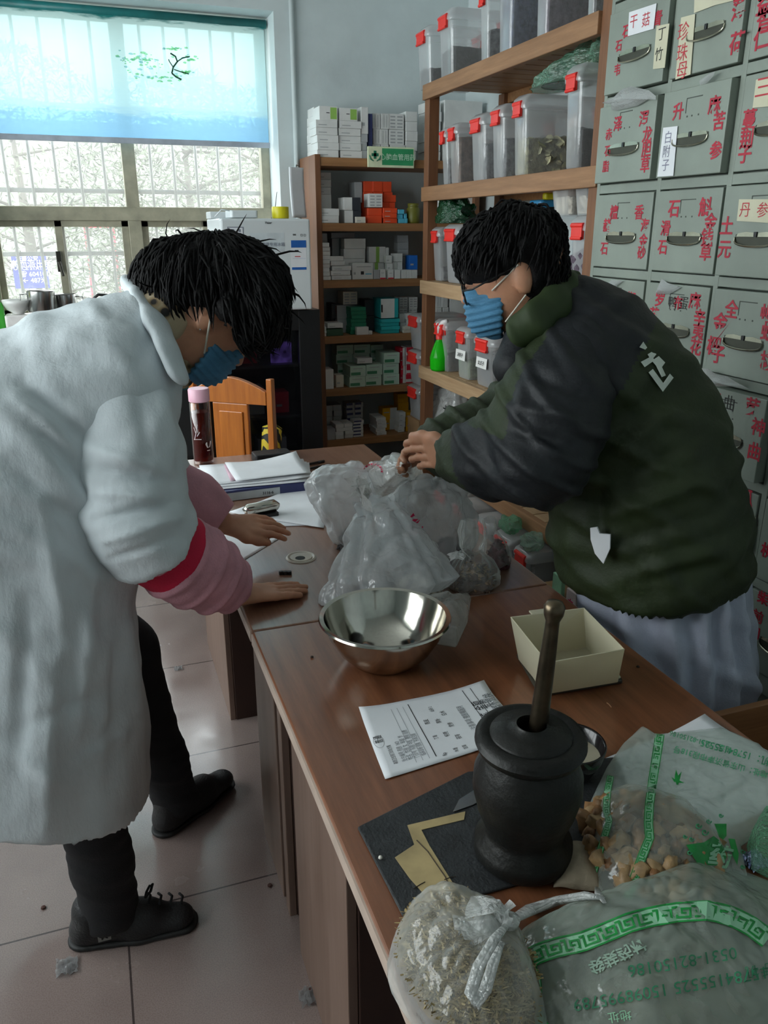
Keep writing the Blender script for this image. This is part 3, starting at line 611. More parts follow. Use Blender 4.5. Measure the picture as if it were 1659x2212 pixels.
# slices heaped in the wide tub
sl = MB(); yc = (ty(1102, 320) + ty(1130, 320)) / 2
for i in range(90):
    p = Vector((R.uniform(1.57, 1.83), yc - abs(ty(1102, 320) - ty(1130, 320)) * R.uniform(.3, .44) * (1 if R.random() < .7 else -1), zt + R.uniform(.012, .13))); n_ = Vector((R.gauss(0, 1), R.gauss(0, 1) - 1.5, R.gauss(0, 1))).normalized(); a = n_.orthogonal().normalized(); b = n_.cross(a); r_ = R.uniform(.012, .022)
    sl.add([p + n_ * .002] + [p + a * r_ * math.cos(q) + b * r_ * math.sin(q) for q in (0, .9, 1.8, 2.7, 3.6, 4.5, 5.4)], [(0, 1 + q, 1 + (q + 1) % 7) for q in range(7)])
tag(sl.build('herb_slices', mat('pale_slices', (196, 192, 158), .7, var=.2)), 'pale round root slices heaped in the wide tub', 'herbs', None, 'stuff')
# third level
zt = rack_z[2] + .001
for px0, px1, py, h, fill, herb, lab in ((930, 948, 570, .24, .3, 'grey', 'half hidden tub at window end, third rack level'), (955, 990, 570, .25, .5, 'grey', 'wrapped tub under the dark green bag'), (1225, 1266, 560, .27, .6, 'purple', 'tub of dark round nuts at drawer end, third rack level')):
    ya, yb = ty(px0, py), ty(px1, py)
    tub(min(ya, yb), max(ya, yb), 1.53, 1.86, zt, h, fill, herb, 'clear ' + lab, 'dried herbs in the ' + lab)
nb = MB()
for px, py in ((1250, 560), (1265, 552), (1238, 566), (1256, 580), (1272, 575), (1245, 592), (1262, 600)):
    p = PX(px, py, 1.56); nb.lathe([(0, -.026), (.018, -.018), (.026, 0), (.018, .018), (0, .026)], p, 10)
for px, py in ((1075, 400), (1090, 402)): pass
tag(nb.build('dried_nuts', HERB['purple'], smooth=True), 'dark round nuts pressed against the tub at drawer end', 'herbs', None, 'stuff')
# fourth level, spray bottle side
zt = rack_z[3] + .001
for px0, px1, py, h, fill, herb, st, lab in ((935, 962, 780, .235, .3, 'black', None, 'tub behind the green spray bottle'), (981, 1008, 800, .225, .4, 'green', '决明子', 'tub of green jars beside the spray bottle'), (1018, 1062, 815, .215, .7, 'black', '女贞子', 'square tub of black seeds, fourth rack level'), (1085, 1140, 830, .215, .6, 'grey', '茯苓', 'tub half hidden behind the dark jacket')):
    ya, yb = ty(px0, py), ty(px1, py)
    tub(min(ya, yb), max(ya, yb), 1.53, 1.80, zt, h, fill, herb, 'clear ' + lab, 'dried herbs in the ' + lab, st)
# tubs stacked between rack and medicine shelf
for i, py in enumerate((948, 850, 755)):
    pass
for i, z in enumerate((.52, .70, .88)):
    tub(3.725, 3.9, 1.515, 1.78, z if i else .52, .17, .4, 'grey', ('clear lowest', 'clear middle', 'clear uppermost')[i] + ' tub of the column between rack and medicine shelf', 'dried herbs in the ' + ('lowest', 'middle', 'uppermost')[i] + ' tub of the column')
tag(MB().box(1.52, 1.77, 3.73, 3.89, 0, .519).build('cardboard_box', mat('brown_card', (150, 118, 84), .8)), 'brown cardboard box under the column of tubs', 'box')
# tubs on a low plank platform under the lowest shelf
plat = thing('plank_platform', 'low plank platform under the rack carrying the bottom row of tubs', 'platform', (1.64, 2.9, 0))
for i in range(5): MB().box(1.39 + .1 * i, 1.48 + .1 * i, 2.335, 3.64, .1, .128).build('plank', pine_pale, plat, bevel=.002)
for y in (2.36, 2.97, 3.55): MB().box(1.41, 1.87, y, y + .06, 0, .0995).build('bearer', pine_pale, plat)
zt = .1285
for ya, yb, fill, herb, st, lab in ((3.07, 3.25, .4, 'brown', None, 'bottom row tub at the window end under the rack'), (2.86, 3.04, .5, 'brown', None, 'bottom row tub behind the white bags'), (2.66, 2.83, .5, 'brown', '白芍', 'bottom row tub marked with a sticker by the counter'), (2.49, 2.64, .5, 'grey', '泽泻', 'bottom row tub under the wedge shaped green bag'), (2.345, 2.47, .5, 'grey', None, 'bottom row tub at the drawer end')):
    tub(ya, yb, 1.40, 1.74, zt, .205, fill, herb, 'clear ' + lab, 'dried herbs in the ' + lab, st)
# spray bottle
sp_ = thing('spray_bottle', 'bright green spray bottle with red and white trigger on the rack', 'spray bottle', tuple(PX(948, 795, 1.52)))
b0 = PX(948, 797, 1.53); b0.z = rack_z[3] + .001; sc = 1.0
k = NT('green_bottle'); k.b.inputs['Base Color'].default_value = rgb((60, 235, 50)); k.b.inputs['Roughness'].default_value = .12
tl = k.add('ShaderNodeBsdfTranslucent'); tl.inputs[0].default_value = rgb((70, 240, 60)); ms = k.add('ShaderNodeMixShader'); ms.inputs[0].default_value = .5; k.link(k.b.outputs[0], ms.inputs[1]); k.link(tl.outputs[0], ms.inputs[2])
tr = k.add('ShaderNodeBsdfTransparent'); tr.inputs[0].default_value = rgb((120, 255, 110)); m2 = k.add('ShaderNodeMixShader'); m2.inputs[0].default_value = .3; k.link(ms.outputs[0], m2.inputs[1]); k.link(tr.outputs[0], m2.inputs[2]); k.link(m2.outputs[0], k.out.inputs['Surface'])
MB().lathe([(0, 0), (.036, 0), (.042, .01), (.043, .05), (.044, .06), (.043, .066), (.036, .09), (.024, .125), (.014, .145), (.014, .15)], b0, 28).build('bottle_body', k.m, sp_, smooth=True)
MB().lathe([(0, .001), (.036, .002), (.04, .012), (.041, .055), (0, .056)], b0, 24).build('liquid', mat('green_liquid', (40, 190, 40), .2, var=.02), sp_, smooth=True)
MB().lathe([(.017, .146), (.018, .165), (.013, .168), (0, .168)], b0, 20).build('collar', latm, sp_, smooth=True)
hd = MB(); hd.tube([b0 + Vector((0, 0, .165)), b0 + Vector((-.002, -.006, .2)), b0 + Vector((.004, -.03, .225)), b0 + Vector((.008, -.062, .236))], [.012, .014, .014, .009], 10)
hd.tube([b0 + Vector((-.002, .012, .215)), b0 + Vector((-.002, .03, .205))], [.012, .009], 8)
hd.build('nozzle_head', mat('white_plastic', (232, 228, 226), .35), sp_, smooth=True)
MB().tube([b0 + Vector((.004, -.034, .222)), b0 + Vector((.005, -.05, .195)), b0 + Vector((.006, -.052, .17))], [.006, .007, .004], 8).build('trigger', latm, sp_, smooth=True)
# ------------------------------------------------------------------ fridge, drinks cooler and what stands round them
whitep = mat('white_enamel', (214, 220, 222), .3, var=.02, scale=4); paper = mat('white_paper', (228, 230, 234), .6, var=.02)
blackp = mat('black_plastic', (26, 26, 28), .35, var=.1); steel = mat('brushed_steel', (190, 190, 188), .22, metal=1.0, var=.05)
CY = 3.6
fg = thing('small_fridge', 'small white fridge with a blue energy sticker standing on the black cooler', 'fridge', (.75, 3.78, 1.11))
a, b = PY(488, 664, 3.56), PY(669, 472, 3.56)
fx0, fx1, fz0, fz1 = a.x, b.x, 1.112, b.z
MB().box(fx0, fx1, 3.595, 3.97, fz0, fz1).build('cabinet_body', whitep, fg, bevel=.006)
MB().box(fx0, fx1, 3.555, 3.592, fz0 + .004, fz1 - .002).build('door', whitep, fg, bevel=.008)
dr = fg.children[1]
t = MB(); yq = 3.5542
def q2(mb, x0, y0, x1, y1, mi, dy=0, Y=3.5545): 
    p, r = PY(x0, y1, Y - dy), PY(x1, y0, Y - dy); mb.quad((p.x, Y - dy, p.z), (r.x, Y - dy, p.z), (r.x, Y - dy, r.z), (p.x, Y - dy, r.z), mi)
q2(t, 629, 520, 661, 582, 0); q2(t, 629, 519, 661, 535, 1, .0004); q2(t, 631, 577, 662, 583, 1, .0004); q2(t, 637, 553, 649, 555, 2, .0004); q2(t, 637, 540, 645, 542, 4, .0004); q2(t, 632, 558, 660, 558.6, 1, .0004)
q2(t, 492, 490, 526, 510, 3); q2(t, 494, 492, 524, 508, 0, .0004); q2(t, 496, 495, 506, 500, 3, .0006); q2(t, 515, 495, 520, 501, 3, .0006)
q2(t, 541, 503, 614, 545, 5)
write(t, '心大难得专用冰箱', PY(582, 528, 3.5536), (1, 0, 0), (0, 0, 1), .017, .01, 3)
write(t, 'Haier', PY(580, 481, 3.5536), (1, 0, 0), (0, 0, 1), .013, .02, 4)
write(t, '∞', PY(636, 507, 3.5536), (1, 0, 0), (0, 0, 1), .016, .02, 4); write(t, '▢ ▢', PY(655, 508, 3.5536), (1, 0, 0), (0, 0, 1), .012, .02, 4)
t.build('stickers', [paper, mat('sticker_blue', (36, 96, 176), .4), mat('sticker_red', (200, 50, 60), .4), mat('sticker_grey', (120, 126, 140), .4), ink, mat('sticker_pale', (196, 204, 208), .5)], dr)
co = thing('drinks_cooler', 'tall black glass door cooler under the small white fridge', 'cooler', (.72, 3.8, 0))
cx0, cx1, cz1 = .40, .972, 1.11
m = MB(); m.box(cx0, cx0 + .03, 3.64, 4.05, 0, cz1).box(cx1 - .03, cx1, 3.64, 4.05, 0, cz1).box(cx0 + .03, cx1 - .03, 4.02, 4.05, 0, cz1).box(cx0 + .03, cx1 - .03, 3.64, 4.02, 0, .1).box(cx0 + .03, cx1 - .03, 3.64, 4.02, cz1 - .03, cz1)
m.build('cooler_body', blackp, co, bevel=.003)
d = MB(); d.box(cx0, cx0 + .07, 3.6, 3.637, .1, cz1).box(cx1 - .1, cx1, 3.6, 3.637, .1, cz1).box(cx0 + .07, cx1 - .1, 3.6, 3.637, cz1 - .09, cz1).box(cx0 + .07, cx1 - .1, 3.6, 3.637, .1, .17)
dd = d.build('door', blackp, co, bevel=.003)
k = NT('cooler_glass'); k.b.inputs['Base Color'].default_value = (.01, .01, .012, 1); k.b.inputs['Roughness'].default_value = .04
tr = k.add('ShaderNodeBsdfTransparent'); tr.inputs[0].default_value = (.7, .7, .72, 1); ms = k.add('ShaderNodeMixShader'); ms.inputs[0].default_value = .25; k.link(tr.outputs[0], ms.inputs[1]); k.link(k.b.outputs[0], ms.inputs[2]); k.link(ms.outputs[0], k.out.inputs['Surface'])
MB().box(cx0 + .07, cx1 - .1, 3.612, 3.618, .17, cz1 - .09).build('glass_pane', k.m, dd)
for z in (.38, .62, .86): MB().box(cx0 + .035, cx1 - .035, 3.66, 4.0, z - .012, z).build('cooler_shelf', mat('grey_wire', (90, 90, 92), .4, metal=.5), co)
k = NT('violet_reflection'); e_ = k.add('ShaderNodeEmission'); e_.inputs[0].default_value = (.30, .17, .85, 1); k.link(k.ramp(k.noise(14, 2), [(.35, (0, 0, 0, 1)), (.7, (.16, .16, .16, 1))]), e_.inputs[1]); k.link(e_.outputs[0], k.out.inputs['Surface'])
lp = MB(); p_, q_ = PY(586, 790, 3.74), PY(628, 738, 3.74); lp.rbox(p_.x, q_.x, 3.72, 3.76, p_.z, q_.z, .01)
lp.build('violet_reflection', k.m, co, bevel=.004)  # added glowing block, stands in for a violet reflection in the door glass
for i, (x, y, z, wx, h, c, lab) in enumerate(((.63, 3.74, .861, .07, .1, 'red', 'red and white carton beside the violet reflection in the cooler'), (.79, 3.78, .861, .07, .11, 'navy', 'dark blue carton on the upper cooler shelf'), (.6, 3.72, .621, .12, .13, 'grey', 'grey carton on the middle cooler shelf'), (.77, 3.72, .621, .07, .1, 'red', 'small red carton on the middle cooler shelf'), (.68, 3.72, .381, .14, .12, 'grey', 'grey carton on the bottom cooler shelf'))):
    carton(x, x + wx, y, y + .1, z, z + h, c, 'line', lab, 'cartons inside the cooler')
# router, tape, paper on the fridge
rt = thing('wifi_router', 'white router with one thin aerial on top of the fridge', 'router', (.62, 3.7, fz1))
p, q = PY(497, 473, 3.62), PY(556, 461, 3.62)
MB().rbox(p.x, q.x, 3.6, 3.75, fz1 + .002, fz1 + .032, .012).build('case', whitep, rt, bevel=.004)
MB().tube([(p.x + .02, 3.63, fz1 + .028), (p.x - .035, 3.62, fz1 + .034), (p.x - .06, 3.64, fz1 + .006)], .003, 6).build('cable', whitep, rt, smooth=True)
tb = thing('tape_roll', 'wide yellow tape roll standing on the fridge', 'tape', (.8, 3.65, fz1)); p = PY(606, 474, 3.66)
MB().lathe([(.022, 0), (.036, 0), (.037, .002), (.037, .046), (.036, .048), (.022, .048), (.022, 0)], (p.x, 3.66, fz1 + .001), 32).build('tape', mat('yellow_tape', (220, 208, 30), .35, var=.03), tb, auto=40)
MB().lathe([(.0205, .001), (.0218, .001), (.0218, .047), (.0205, .047), (.0205, .001)], (p.x, 3.66, fz1 + .001), 24).build('core', mat('brown_card', (150, 118, 84), .8), tb, auto=40)
an = MB(); p = PY(587, 460, 3.8); an.tube([(p.x, 3.8, fz1), (p.x + .012, 3.8, fz1 + .02), (p.x + .028, 3.8, fz1 + .115)], [.006, .002, .0012], 6)
tag(an.build('wire_aerial', blackp, None, smooth=True), 'thin black wire aerial behind the yellow tape roll', 'aerial')
fb = MB(); p, q = PY(440, 478, 3.8), PY(484, 474, 3.8); fb.box(p.x + .03, q.x + .02, 3.8, 3.93, fz1 + .001, fz1 + .03)
tag(fb.build('flat_box', whitep, bevel=.003), 'flat white box lying behind the router on the fridge', 'box')
# ------------------------------------------------------------------ things on the window sill
SY = 4.36; sz = WZ0
def sp(px, py=700, y=SY): return PY(px, py, y).x
bx = MB(); x0, x1 = sp(14), sp(76); bx.rbox(x0, x1, 4.31, 4.44, sz + .001, sz + .075, .012)
tag(bx.build('plastic_box', mat('white_plastic', (232, 228, 226), .35), bevel=.004), 'white plastic box on the window sill under the bowl', 'box')
bw = MB(); cx = sp(37, 660); bw.lathe([(.0, .001), (.028, .001), (.028, .008), (.05, .022), (.066, .05), (.07, .068), (.067, .068), (.06, .048), (.0, .016)], (cx, 4.375, sz + .0765), 28)
tag(bw.build('white_bowl', mat('glazed_china', (226, 226, 224), .2, var=.02), smooth=True), 'white china bowl on the white plastic box', 'bowl')
def mug(px, y, z, r, h, label, tilt=0.0, hand=-1):
    c = Vector((sp(px, 640, y), y, z)); e = thing('steel_mug', label, 'mug', c); M = Matrix.Rotation(tilt, 3, 'Y')
    pr = [(0, .001), (r * .96, .001), (r, .006), (r, h), (r + .003, h + .002), (r - .002, h), (r - .003, .006), (0, .006)]
    MB().lathe([(a, b) for a, b in pr], c, 32, 0, M).build('mug_body', steel, e, auto=40)
    MB().tube([c + M @ Vector((hand * r, 0, h * .85)), c + M @ Vector((hand * (r + .03), -.004, h * .8)), c + M @ Vector((hand * (r + .03), -.004, h * .35)), c + M @ Vector((hand * r, 0, h * .25))], .004, 8).build('handle', steel, e, smooth=True)
sb = MB(); cx = sp(97, 690); sb.lathe([(0, .001), (.05, .001), (.075, .03), (.083, .075), (.086, .077), (.08, .075), (.07, .03), (0, .006)], (cx, 4.37, sz), 32)
tag(sb.build('steel_basin', steel, auto=40), 'shiny steel basin on the sill under the first mug', 'basin')
mug(86, 4.37, sz + .083, .064, .1, 'steel mug with a wire handle stacked on the steel basin', .06)
sb = MB(); sb.lathe([(0, .001), (.045, .001), (.06, .02), (.066, .07), (.063, .07), (.055, .02), (0, .006)], (sp(138, 690, 4.45), 4.46, sz), 32)
tag(sb.build('steel_basin', steel, auto=40), 'small steel basin behind, under the second mug', 'basin')
mug(140, 4.46, sz + .073, .058, .085, 'second steel mug standing further along the sill', -.05, 1)
kt = thing('kettle', 'pale kettle with a black arched handle behind the white coat', 'kettle', (sp(232), 4.44, sz)); c = Vector((sp(240), 4.44, sz))
MB().lathe([(0, .001), (.06, .001), (.066, .02), (.062, .07), (.045, .1), (.03, .108), (0, .11)], c, 28).build('kettle_body', whitep, kt, smooth=True)
MB().tube([c + Vector((-.07, 0, .07)), c + Vector((-.078, 0, .13)), c + Vector((-.045, 0, .155)), c + Vector((0, 0, .15))], .008, 8).build('handle', blackp, kt, smooth=True)
gb = thing('green_bottle', 'green bottle at the end of the window sill', 'bottle', (sp(-6), 4.37, sz)); c = Vector((sp(-4), 4.37, sz))
MB().lathe([(0, .001), (.034, .001), (.036, .006), (.036, .11), (.03, .13), (.013, .15), (.013, .16)], c, 24).build('bottle_body', mat('green_plastic', (70, 190, 60), .25), gb, smooth=True)
MB().lathe([(.016, .15), (.016, .18), (0, .181)], c, 18).build('cap', mat('yellow_tape', (220, 208, 30), .35), gb, auto=40)
# ------------------------------------------------------------------ chair, umbrella, jacket at the end of the desk
ch_m = wood('varnished_chair_wood', (196, 116, 44), (160, 88, 30), 'Z', .3, coat=.4)
cc = PY(503, 900, 3.02); ang = math.radians(-38)
ch = thing('wooden_chair', 'varnished wooden chair with arched back at the end of the desk', 'chair', (cc.x, 3.02, 0))
Mx = Matrix.Translation((cc.x, 3.02, 0)) @ Matrix.Rotation(ang, 4, 'Z')
def cbox(n, *a, mt=ch_m, bev=.004): return MB().box(*a, M=Mx).build(n, mt, ch, bevel=bev)
for sx in (-1, 1):
    MB().tube([Mx @ Vector((sx * .165, 0, 0)), Mx @ Vector((sx * .165, 0, .45)), Mx @ Vector((sx * .165, .0, .93))], [.018, .02, .017], 4).build('post', ch_m, ch, bevel=.003)
    MB().tube([Mx @ Vector((sx * .18, .38, 0)), Mx @ Vector((sx * .18, .38, .43))], [.016, .02], 4).build('leg', ch_m, ch, bevel=.003)
cbox('seat', -.21, .21, -.0, .42, .43, .455)
cr = []
for u in range(13):
    x = -.15 + .3 * u / 12; cr.append((x, .93 - .05 * (abs(x) / .15) ** 1.6))
poly = [(x, z) for x, z in cr] + [(x, .83 - .0 * x) for x, z in reversed(cr)]
MB().prism(poly, -.012, .012, M=Mx @ Matrix.Rotation(math.pi / 2, 4, 'X')).build('crest_rail', ch_m, ch, bevel=.003)
cbox('splat', -.08, .07, -.009, .009, .5, .83); cbox('splat_panel', -.05, .05, -.016, -.009, .53, .8)
cbox('lower_rail', -.15, .15, -.01, .01, .47, .5)
um = thing('folded_umbrella', 'folded yellow and black striped umbrella leaning behind the chair', 'umbrella', tuple(PY(590, 960, 3.45)))
ut, ub = PY(592, 868, 3.45), PY(583, 1000, 3.45); ub = Vector((ub.x, 3.22, .02)) if False else ub
k = NT('striped_cloth'); wv_ = k.add('ShaderNodeTexWave'); wv_.inputs['Scale'].default_value = 11; wv_.inputs['Distortion'].default_value = 6; wv_.bands_direction = 'DIAGONAL'; k.link(k.coord(), wv_.inputs[0]); k.link(k.ramp(wv_.outputs[1], [(.5, (226, 200, 60)), (.56, (30, 30, 30))]), k.b.inputs['Base Color']); k.b.inputs['Roughness'].default_value = .6
dv = (ut - ub).normalized(); fl = ub - dv * (ub.z - .0) / dv.z
pts = [fl + dv * s for s in (0, .05, .3, .55, .62, ((ut - fl).length - .1))]; 
m = MB(); m.tube(pts, [.006, .018, .03, .042, .046, .016], 14); 
m.v = [tuple(Vector(v) + Vector((.008 * vn((v[0] * 60, v[1] * 60, v[2] * 8)), .008 * vn((v[0] * 60 + 9, v[1] * 60, v[2] * 8)), 0))) for v in m.v]
m.build('canopy', k.m, um, smooth=True); MB().tube([ut - dv * .12, ut], .005, 8).build('shaft', blackp, um, smooth=True)
jc = PY(404, 900, 3.5); kt_ = mat('black_cloth', (24, 26, 28), .85); tc_ = mat('teal_cloth', (24, 74, 78), .8)
dc = thing('desk_chair', 'black upholstered desk chair with a teal topped back, partly behind the tea bottle', 'chair', (jc.x, 3.5, 0))
def dz(x0, x1, y0, y1, z0, z1, n, m, bev=.015): MB().box(jc.x + x0, jc.x + x1, 3.5 + y0, 3.5 + y1, z0, z1).build(n, m, dc, bevel=bev)
hz_ = PY(425, 817, 3.5).z
dz(-.2, .072, -.03, .03, .5, hz_ - .03, 'backrest', kt_); dz(-.2, .074, -.034, .034, hz_ - .045, hz_, 'headrest_cover', tc_, .01); dz(-.22, .07, .03, .42, .42, .49, 'seat', kt_)
for sx in (-.2, .04):
    for sy in (.05, .38): dz(sx, sx + .03, sy, sy + .03, 0, .42, 'leg', blackp, .003)
# ------------------------------------------------------------------ grey herb drawer cabinet
cab_m = mat('grey_green_enamel', (138, 147, 137), .42, var=.05, scale=6, bump=.03, bscale=200); dark_m = mat('dark_gap', (34, 38, 36), .8)
redp = mat('red_paint', (176, 22, 50), .5, var=.08, scale=40); chrome = mat('worn_chrome', (170, 168, 150), .25, metal=1.0, var=.12); scr = mat('scratched_line', (70, 76, 70), .7); blk = mat('black_marker', (44, 44, 42), .7)
cabn = thing('herb_drawer_cabinet', 'grey green metal apothecary cabinet of square drawers with red characters', 'cabinet', (1.72, 1.5, 0))
CX = 1.5; cols = [(1.985, 2.25), (1.715, 1.96), (1.45, 1.69), (1.185, 1.425), (.92, 1.16)]; rz = [1.822 - .2395 * i for i in range(-1, 7)]; DH = .207
cy0, cy1, cz0, cz1 = .88, 2.27, .33, 2.31
b = MB(); b.box(CX + .035, 1.97, cy0, cy1, cz0, cz1)
ys = [cy1] + [v for c in cols for v in (c[1] + .004, c[0] - .004)] + [cy0]
for i in range(0, len(ys), 2): b.box(CX + .004, CX + .035, ys[i + 1], ys[i], cz0, cz1)
zs = [cz1] + [v for z in rz for v in (z + DH + .004, z - .004)] + [cz0]
for i in range(0, len(zs), 2): b.box(CX + .005, CX + .034, cy0 + .001, cy1 - .001, min(zs[i + 1], zs[i] - .002), zs[i])
b.box(CX + .06, 1.97, cy0 + .02, cy1 - .02, 0, cz0)
b.build('carcass', cab_m, cabn, bevel=.0015)
OPEN = {(1, 1): .008, (1, 2): .018, (2, 5): .022, (0, 1): .012, (2, 3): .014, (2, 4): .006, (1, 5): .02, (0, 2): .02}
TXT = {}
def ch(ci, ri, s, *pts, size=.043, m=0): TXT.setdefault((ci, ri), []).extend((c, x, y, size, m) for c, (x, y) in zip(s, pts))
A = lambda x, y: (1280 + x / 3.95, y / 3.95)
B2 = lambda x, y: (1280 + x / 3.95, 540 + y / 3.95)
ch(0, 1, '石韦', A(222, 392), A(210, 595), size=.032); ch(0, 1, '石', A(286, 268), size=.036); ch(0, 1, '青', A(552, 162), size=.042)
ch(1, 1, '薄荷', A(1252, 70), A(1230, 362), size=.05); ch(2, 1, '益智仁', A(1470, 20), A(1465, 155), A(1440, 325), size=.05)
ch(0, 2, '泽泻', A(215, 1055), A(435, 1010), size=.042); ch(0, 2, '龙胆草', A(465, 1145), A(458, 1275), A(447, 1405), size=.042); ch(0, 2, '赤石脂', A(138, 1145), A(127, 1290), A(112, 1420), size=.033)
ch(1, 2, '升', A(730, 950)); ch(1, 2, '麻苦参', A(1040, 892), A(1077, 1030), A(1050, 1280)); ch(2, 2, '蔓荆子', A(1338, 1015), A(1312, 1185), A(1298, 1315), size=.045)
ch(0, 3, '檀香', A(182, 1810), A(396, 1810), size=.042); ch(0, 3, '海金砂', A(446, 1920), A(432, 2048), A(416, 2155), size=.038); ch(0, 3, '赭石', A(122, 1922), A(97, 2122), size=.04)
ch(1, 3, '石斛', A(692, 1782), A(962, 1765), size=.048); ch(1, 3, '金钱草', A(1006, 1890), A(976, 2022), A(964, 2150), size=.045); ch(1, 3, '滑石', A(622, 1945), A(596, 2110), size=.042)
ch(2, 3, '土元', A(1146, 1922), A(1124, 2130), size=.046)
ch(0, 4, '槟榔', B2(122, 400), B2(328, 415), size=.042); ch(0, 4, '卜', B2(364, 560), size=.036)
ch(1, 4, '罗麻', B2(572, 420), B2(872, 432), size=.045); ch(1, 4, '鸭蛋', B2(680, 450), B2(775, 455), size=.038, m=1); ch(1, 4, '布', B2(728, 450), size=.038); ch(1, 4, '辛夷花', B2(912, 575), B2(900, 695), B2(880, 828), size=.045); ch(1, 4, '苍耳子', B2(524, 548), B2(516, 668), B2(508, 770), size=.042)
ch(2, 4, '全蝎', B2(1186, 502), B2(1490, 545), size=.046); ch(2, 4, '金樱子', B2(1088, 612), B2(1076, 745), B2(1068, 893), size=.05); ch(2, 4, '蚣', B2(1500, 700), size=.046); ch(2, 4, '枝', B2(1490, 945), size=.046)
ch(2, 5, '麦芽', B2(1040, 1278), B2(1362, 1340), size=.048); ch(2, 5, '曲', B2(1165, 1305), size=.042, m=1); ch(2, 5, '山楂', B2(986, 1402), B2(948, 1590), size=.045); ch(2, 5, '神曲', B2(1412, 1510), B2(1380, 1718), size=.046)
ch(2, 6, '冬瓜', B2(1116, 2062), B2(1312, 2110), size=.046)
ch(1, 7, '青果', (1587, 1287), (1580, 1330), size=.04) if False else ch(2, 7, '青果', (1588, 1287), (1580, 1328), size=.038)
ch(3, 7, '柴前胡', (1648, 1292), (1637, 1331), (1630, 1364), size=.036); ch(3, 6, '枳', (1657, 1190), size=.04)
for ci, (ya, yb) in enumerate(cols):
    for ri, z in enumerate(rz):
        off = OPEN.get((ci, ri), 0.0); x0 = CX - off
        d = MB().box(x0, x0 + .032 + off, ya, yb, z, z + DH).build('drawer', cab_m, cabn, bevel=.002)
        yc = (ya + yb) / 2; zc = z + DH * .44; w_ = .043
        # half-moon cup pull, open at the top, with a metal card slot behind it
        hw = (yb - ya) * .27
        arc = [(yc + hw * math.cos(math.pi * q / 16), zc - .020 * math.sin(math.pi * q / 16) ** .55 * (1 if 0 < q < 16 else 0)) for q in range(17)]
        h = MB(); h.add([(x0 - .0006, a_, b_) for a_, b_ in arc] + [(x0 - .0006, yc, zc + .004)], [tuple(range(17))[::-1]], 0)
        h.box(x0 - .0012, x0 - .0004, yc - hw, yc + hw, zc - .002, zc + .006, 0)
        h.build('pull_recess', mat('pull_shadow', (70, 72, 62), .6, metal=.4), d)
        c = MB(); c.tube([(x0 - .004 - .005 * math.sin(math.pi * q / 16), a_, b_ - .001) for q, (a_, b_) in enumerate(arc)], [.0012 + .0014 * math.sin(math.pi * q / 16) for q in range(17)], 6, 0)
        c.grid(lambda u, v: (x0 - (.0045 + .005 * math.sin(math.pi * u)) * v - .0006, yc + hw * math.cos(math.pi * u), zc - .0205 * max(0, math.sin(math.pi * u)) ** .55), 17, 2)
        for s_ in (-1, 1): c.add([(x0 - .002, yc + s_ * hw * .95, zc + .001), (x0 - .002, yc + s_ * hw * .1, zc + .001), (x0 - .002, yc + s_ * hw * .12, zc + .010), (x0 - .002, yc + s_ * hw * .5, zc + .012), (x0 - .002, yc + s_ * hw * .9, zc + .008)], [(0, 1, 2, 3, 4)], 0)
        c.box(x0 - .004, x0 - .0008, yc - .004, yc + .004, zc, zc + .012, 1)
        c.build('cup_pull', [chrome, blackp], d, smooth=False)
        # scratched outline of an old card holder
        s = MB(); zt = z + DH * .88
        s.box(x0 - .0006, x0, yc - .028, yc + .03, zt - .0012, zt + .0012).box(x0 - .0006, x0, yc + .028, yc + .0305, zt - .034, zt)
        for q in (-.02, .004, .022): s.box(x0 - .0006, x0, yc + q - .002, yc + q + .002, zt - .044, zt - .040)
        for (chr_, px, py, size, m_) in TXT.get((ci, ri), []):
            p = PX(px, py, x0 - .001); g_ = MB(); write(g_, chr_, (x0 - .001, p.y, p.z), (0, -1, 0), (0, 0, 1), size, .022 if m_ == 0 else .0)
            g_.build('painted_character', blk if m_ else redp, d)
        s.build('card_holder_outline', scr, d)
# paper slips and plastic scraps stuck on the drawers
notem = mat('cream_note', (206, 202, 176), .6, var=.03); pen = mat('red_pen', (190, 60, 70), .7, var=0)
def note(pts, label, x, m, text=(), col=pen, size=.03):
    e = thing('paper_note', label, 'paper note', (x, PX(*pts[0], x).y, PX(*pts[0], x).z), 'notes taped to the drawers')
    v = [PX(px, py, x) for px, py in pts]; n = len(v)
    MB().add([(x, p.y, p.z) for p in v] + [(x + .0012, p.y, p.z) for p in v], [tuple(range(n)), tuple(range(2 * n - 1, n - 1, -1))] + [(q, (q + 1) % n, n + (q + 1) % n, n + q) for q in range(n)]).build('slip', m, e)
    if text:
        t = MB()
        for c_, px, py in text: p = PX(px, py, x - .0006); write(t, c_, (x - .0006, p.y, p.z), (0, -1, 0), (0, .0, 1), size, 0)
        t.build('handwriting', col, e)
xo = lambda c, r: CX - OPEN.get((c, r), 0) - .0035
note([A(312, 105), A(545, 28), A(520, 245), A(300, 310)], 'white slip with red handwriting on the top corner drawer', xo(0, 1), paper, (('干', *A(350, 185)), ('菇', *A(455, 165))), pen, .036)
note([A(545, 222), A(655, 200), A(615, 578), A(515, 590)], 'cream strip with pencil marks beside the white slip', xo(0, 1), notem, (('丁', *A(590, 290)), ('竹', *A(565, 460))), blk, .034)
note([A(755, 150), A(875, 118), A(835, 635), A(705, 680)], 'long cream strip with red handwriting on the second top drawer', xo(1, 1), notem, (('珍', *A(775, 265)), ('珠', *A(765, 445)), ('母', *A(762, 600))), pen, .044)
note([A(868, 0), A(1205, -60), A(1200, 5), A(1040, 45), A(865, 112)], 'torn cream paper above the second top drawer pull', xo(1, 1), notem)
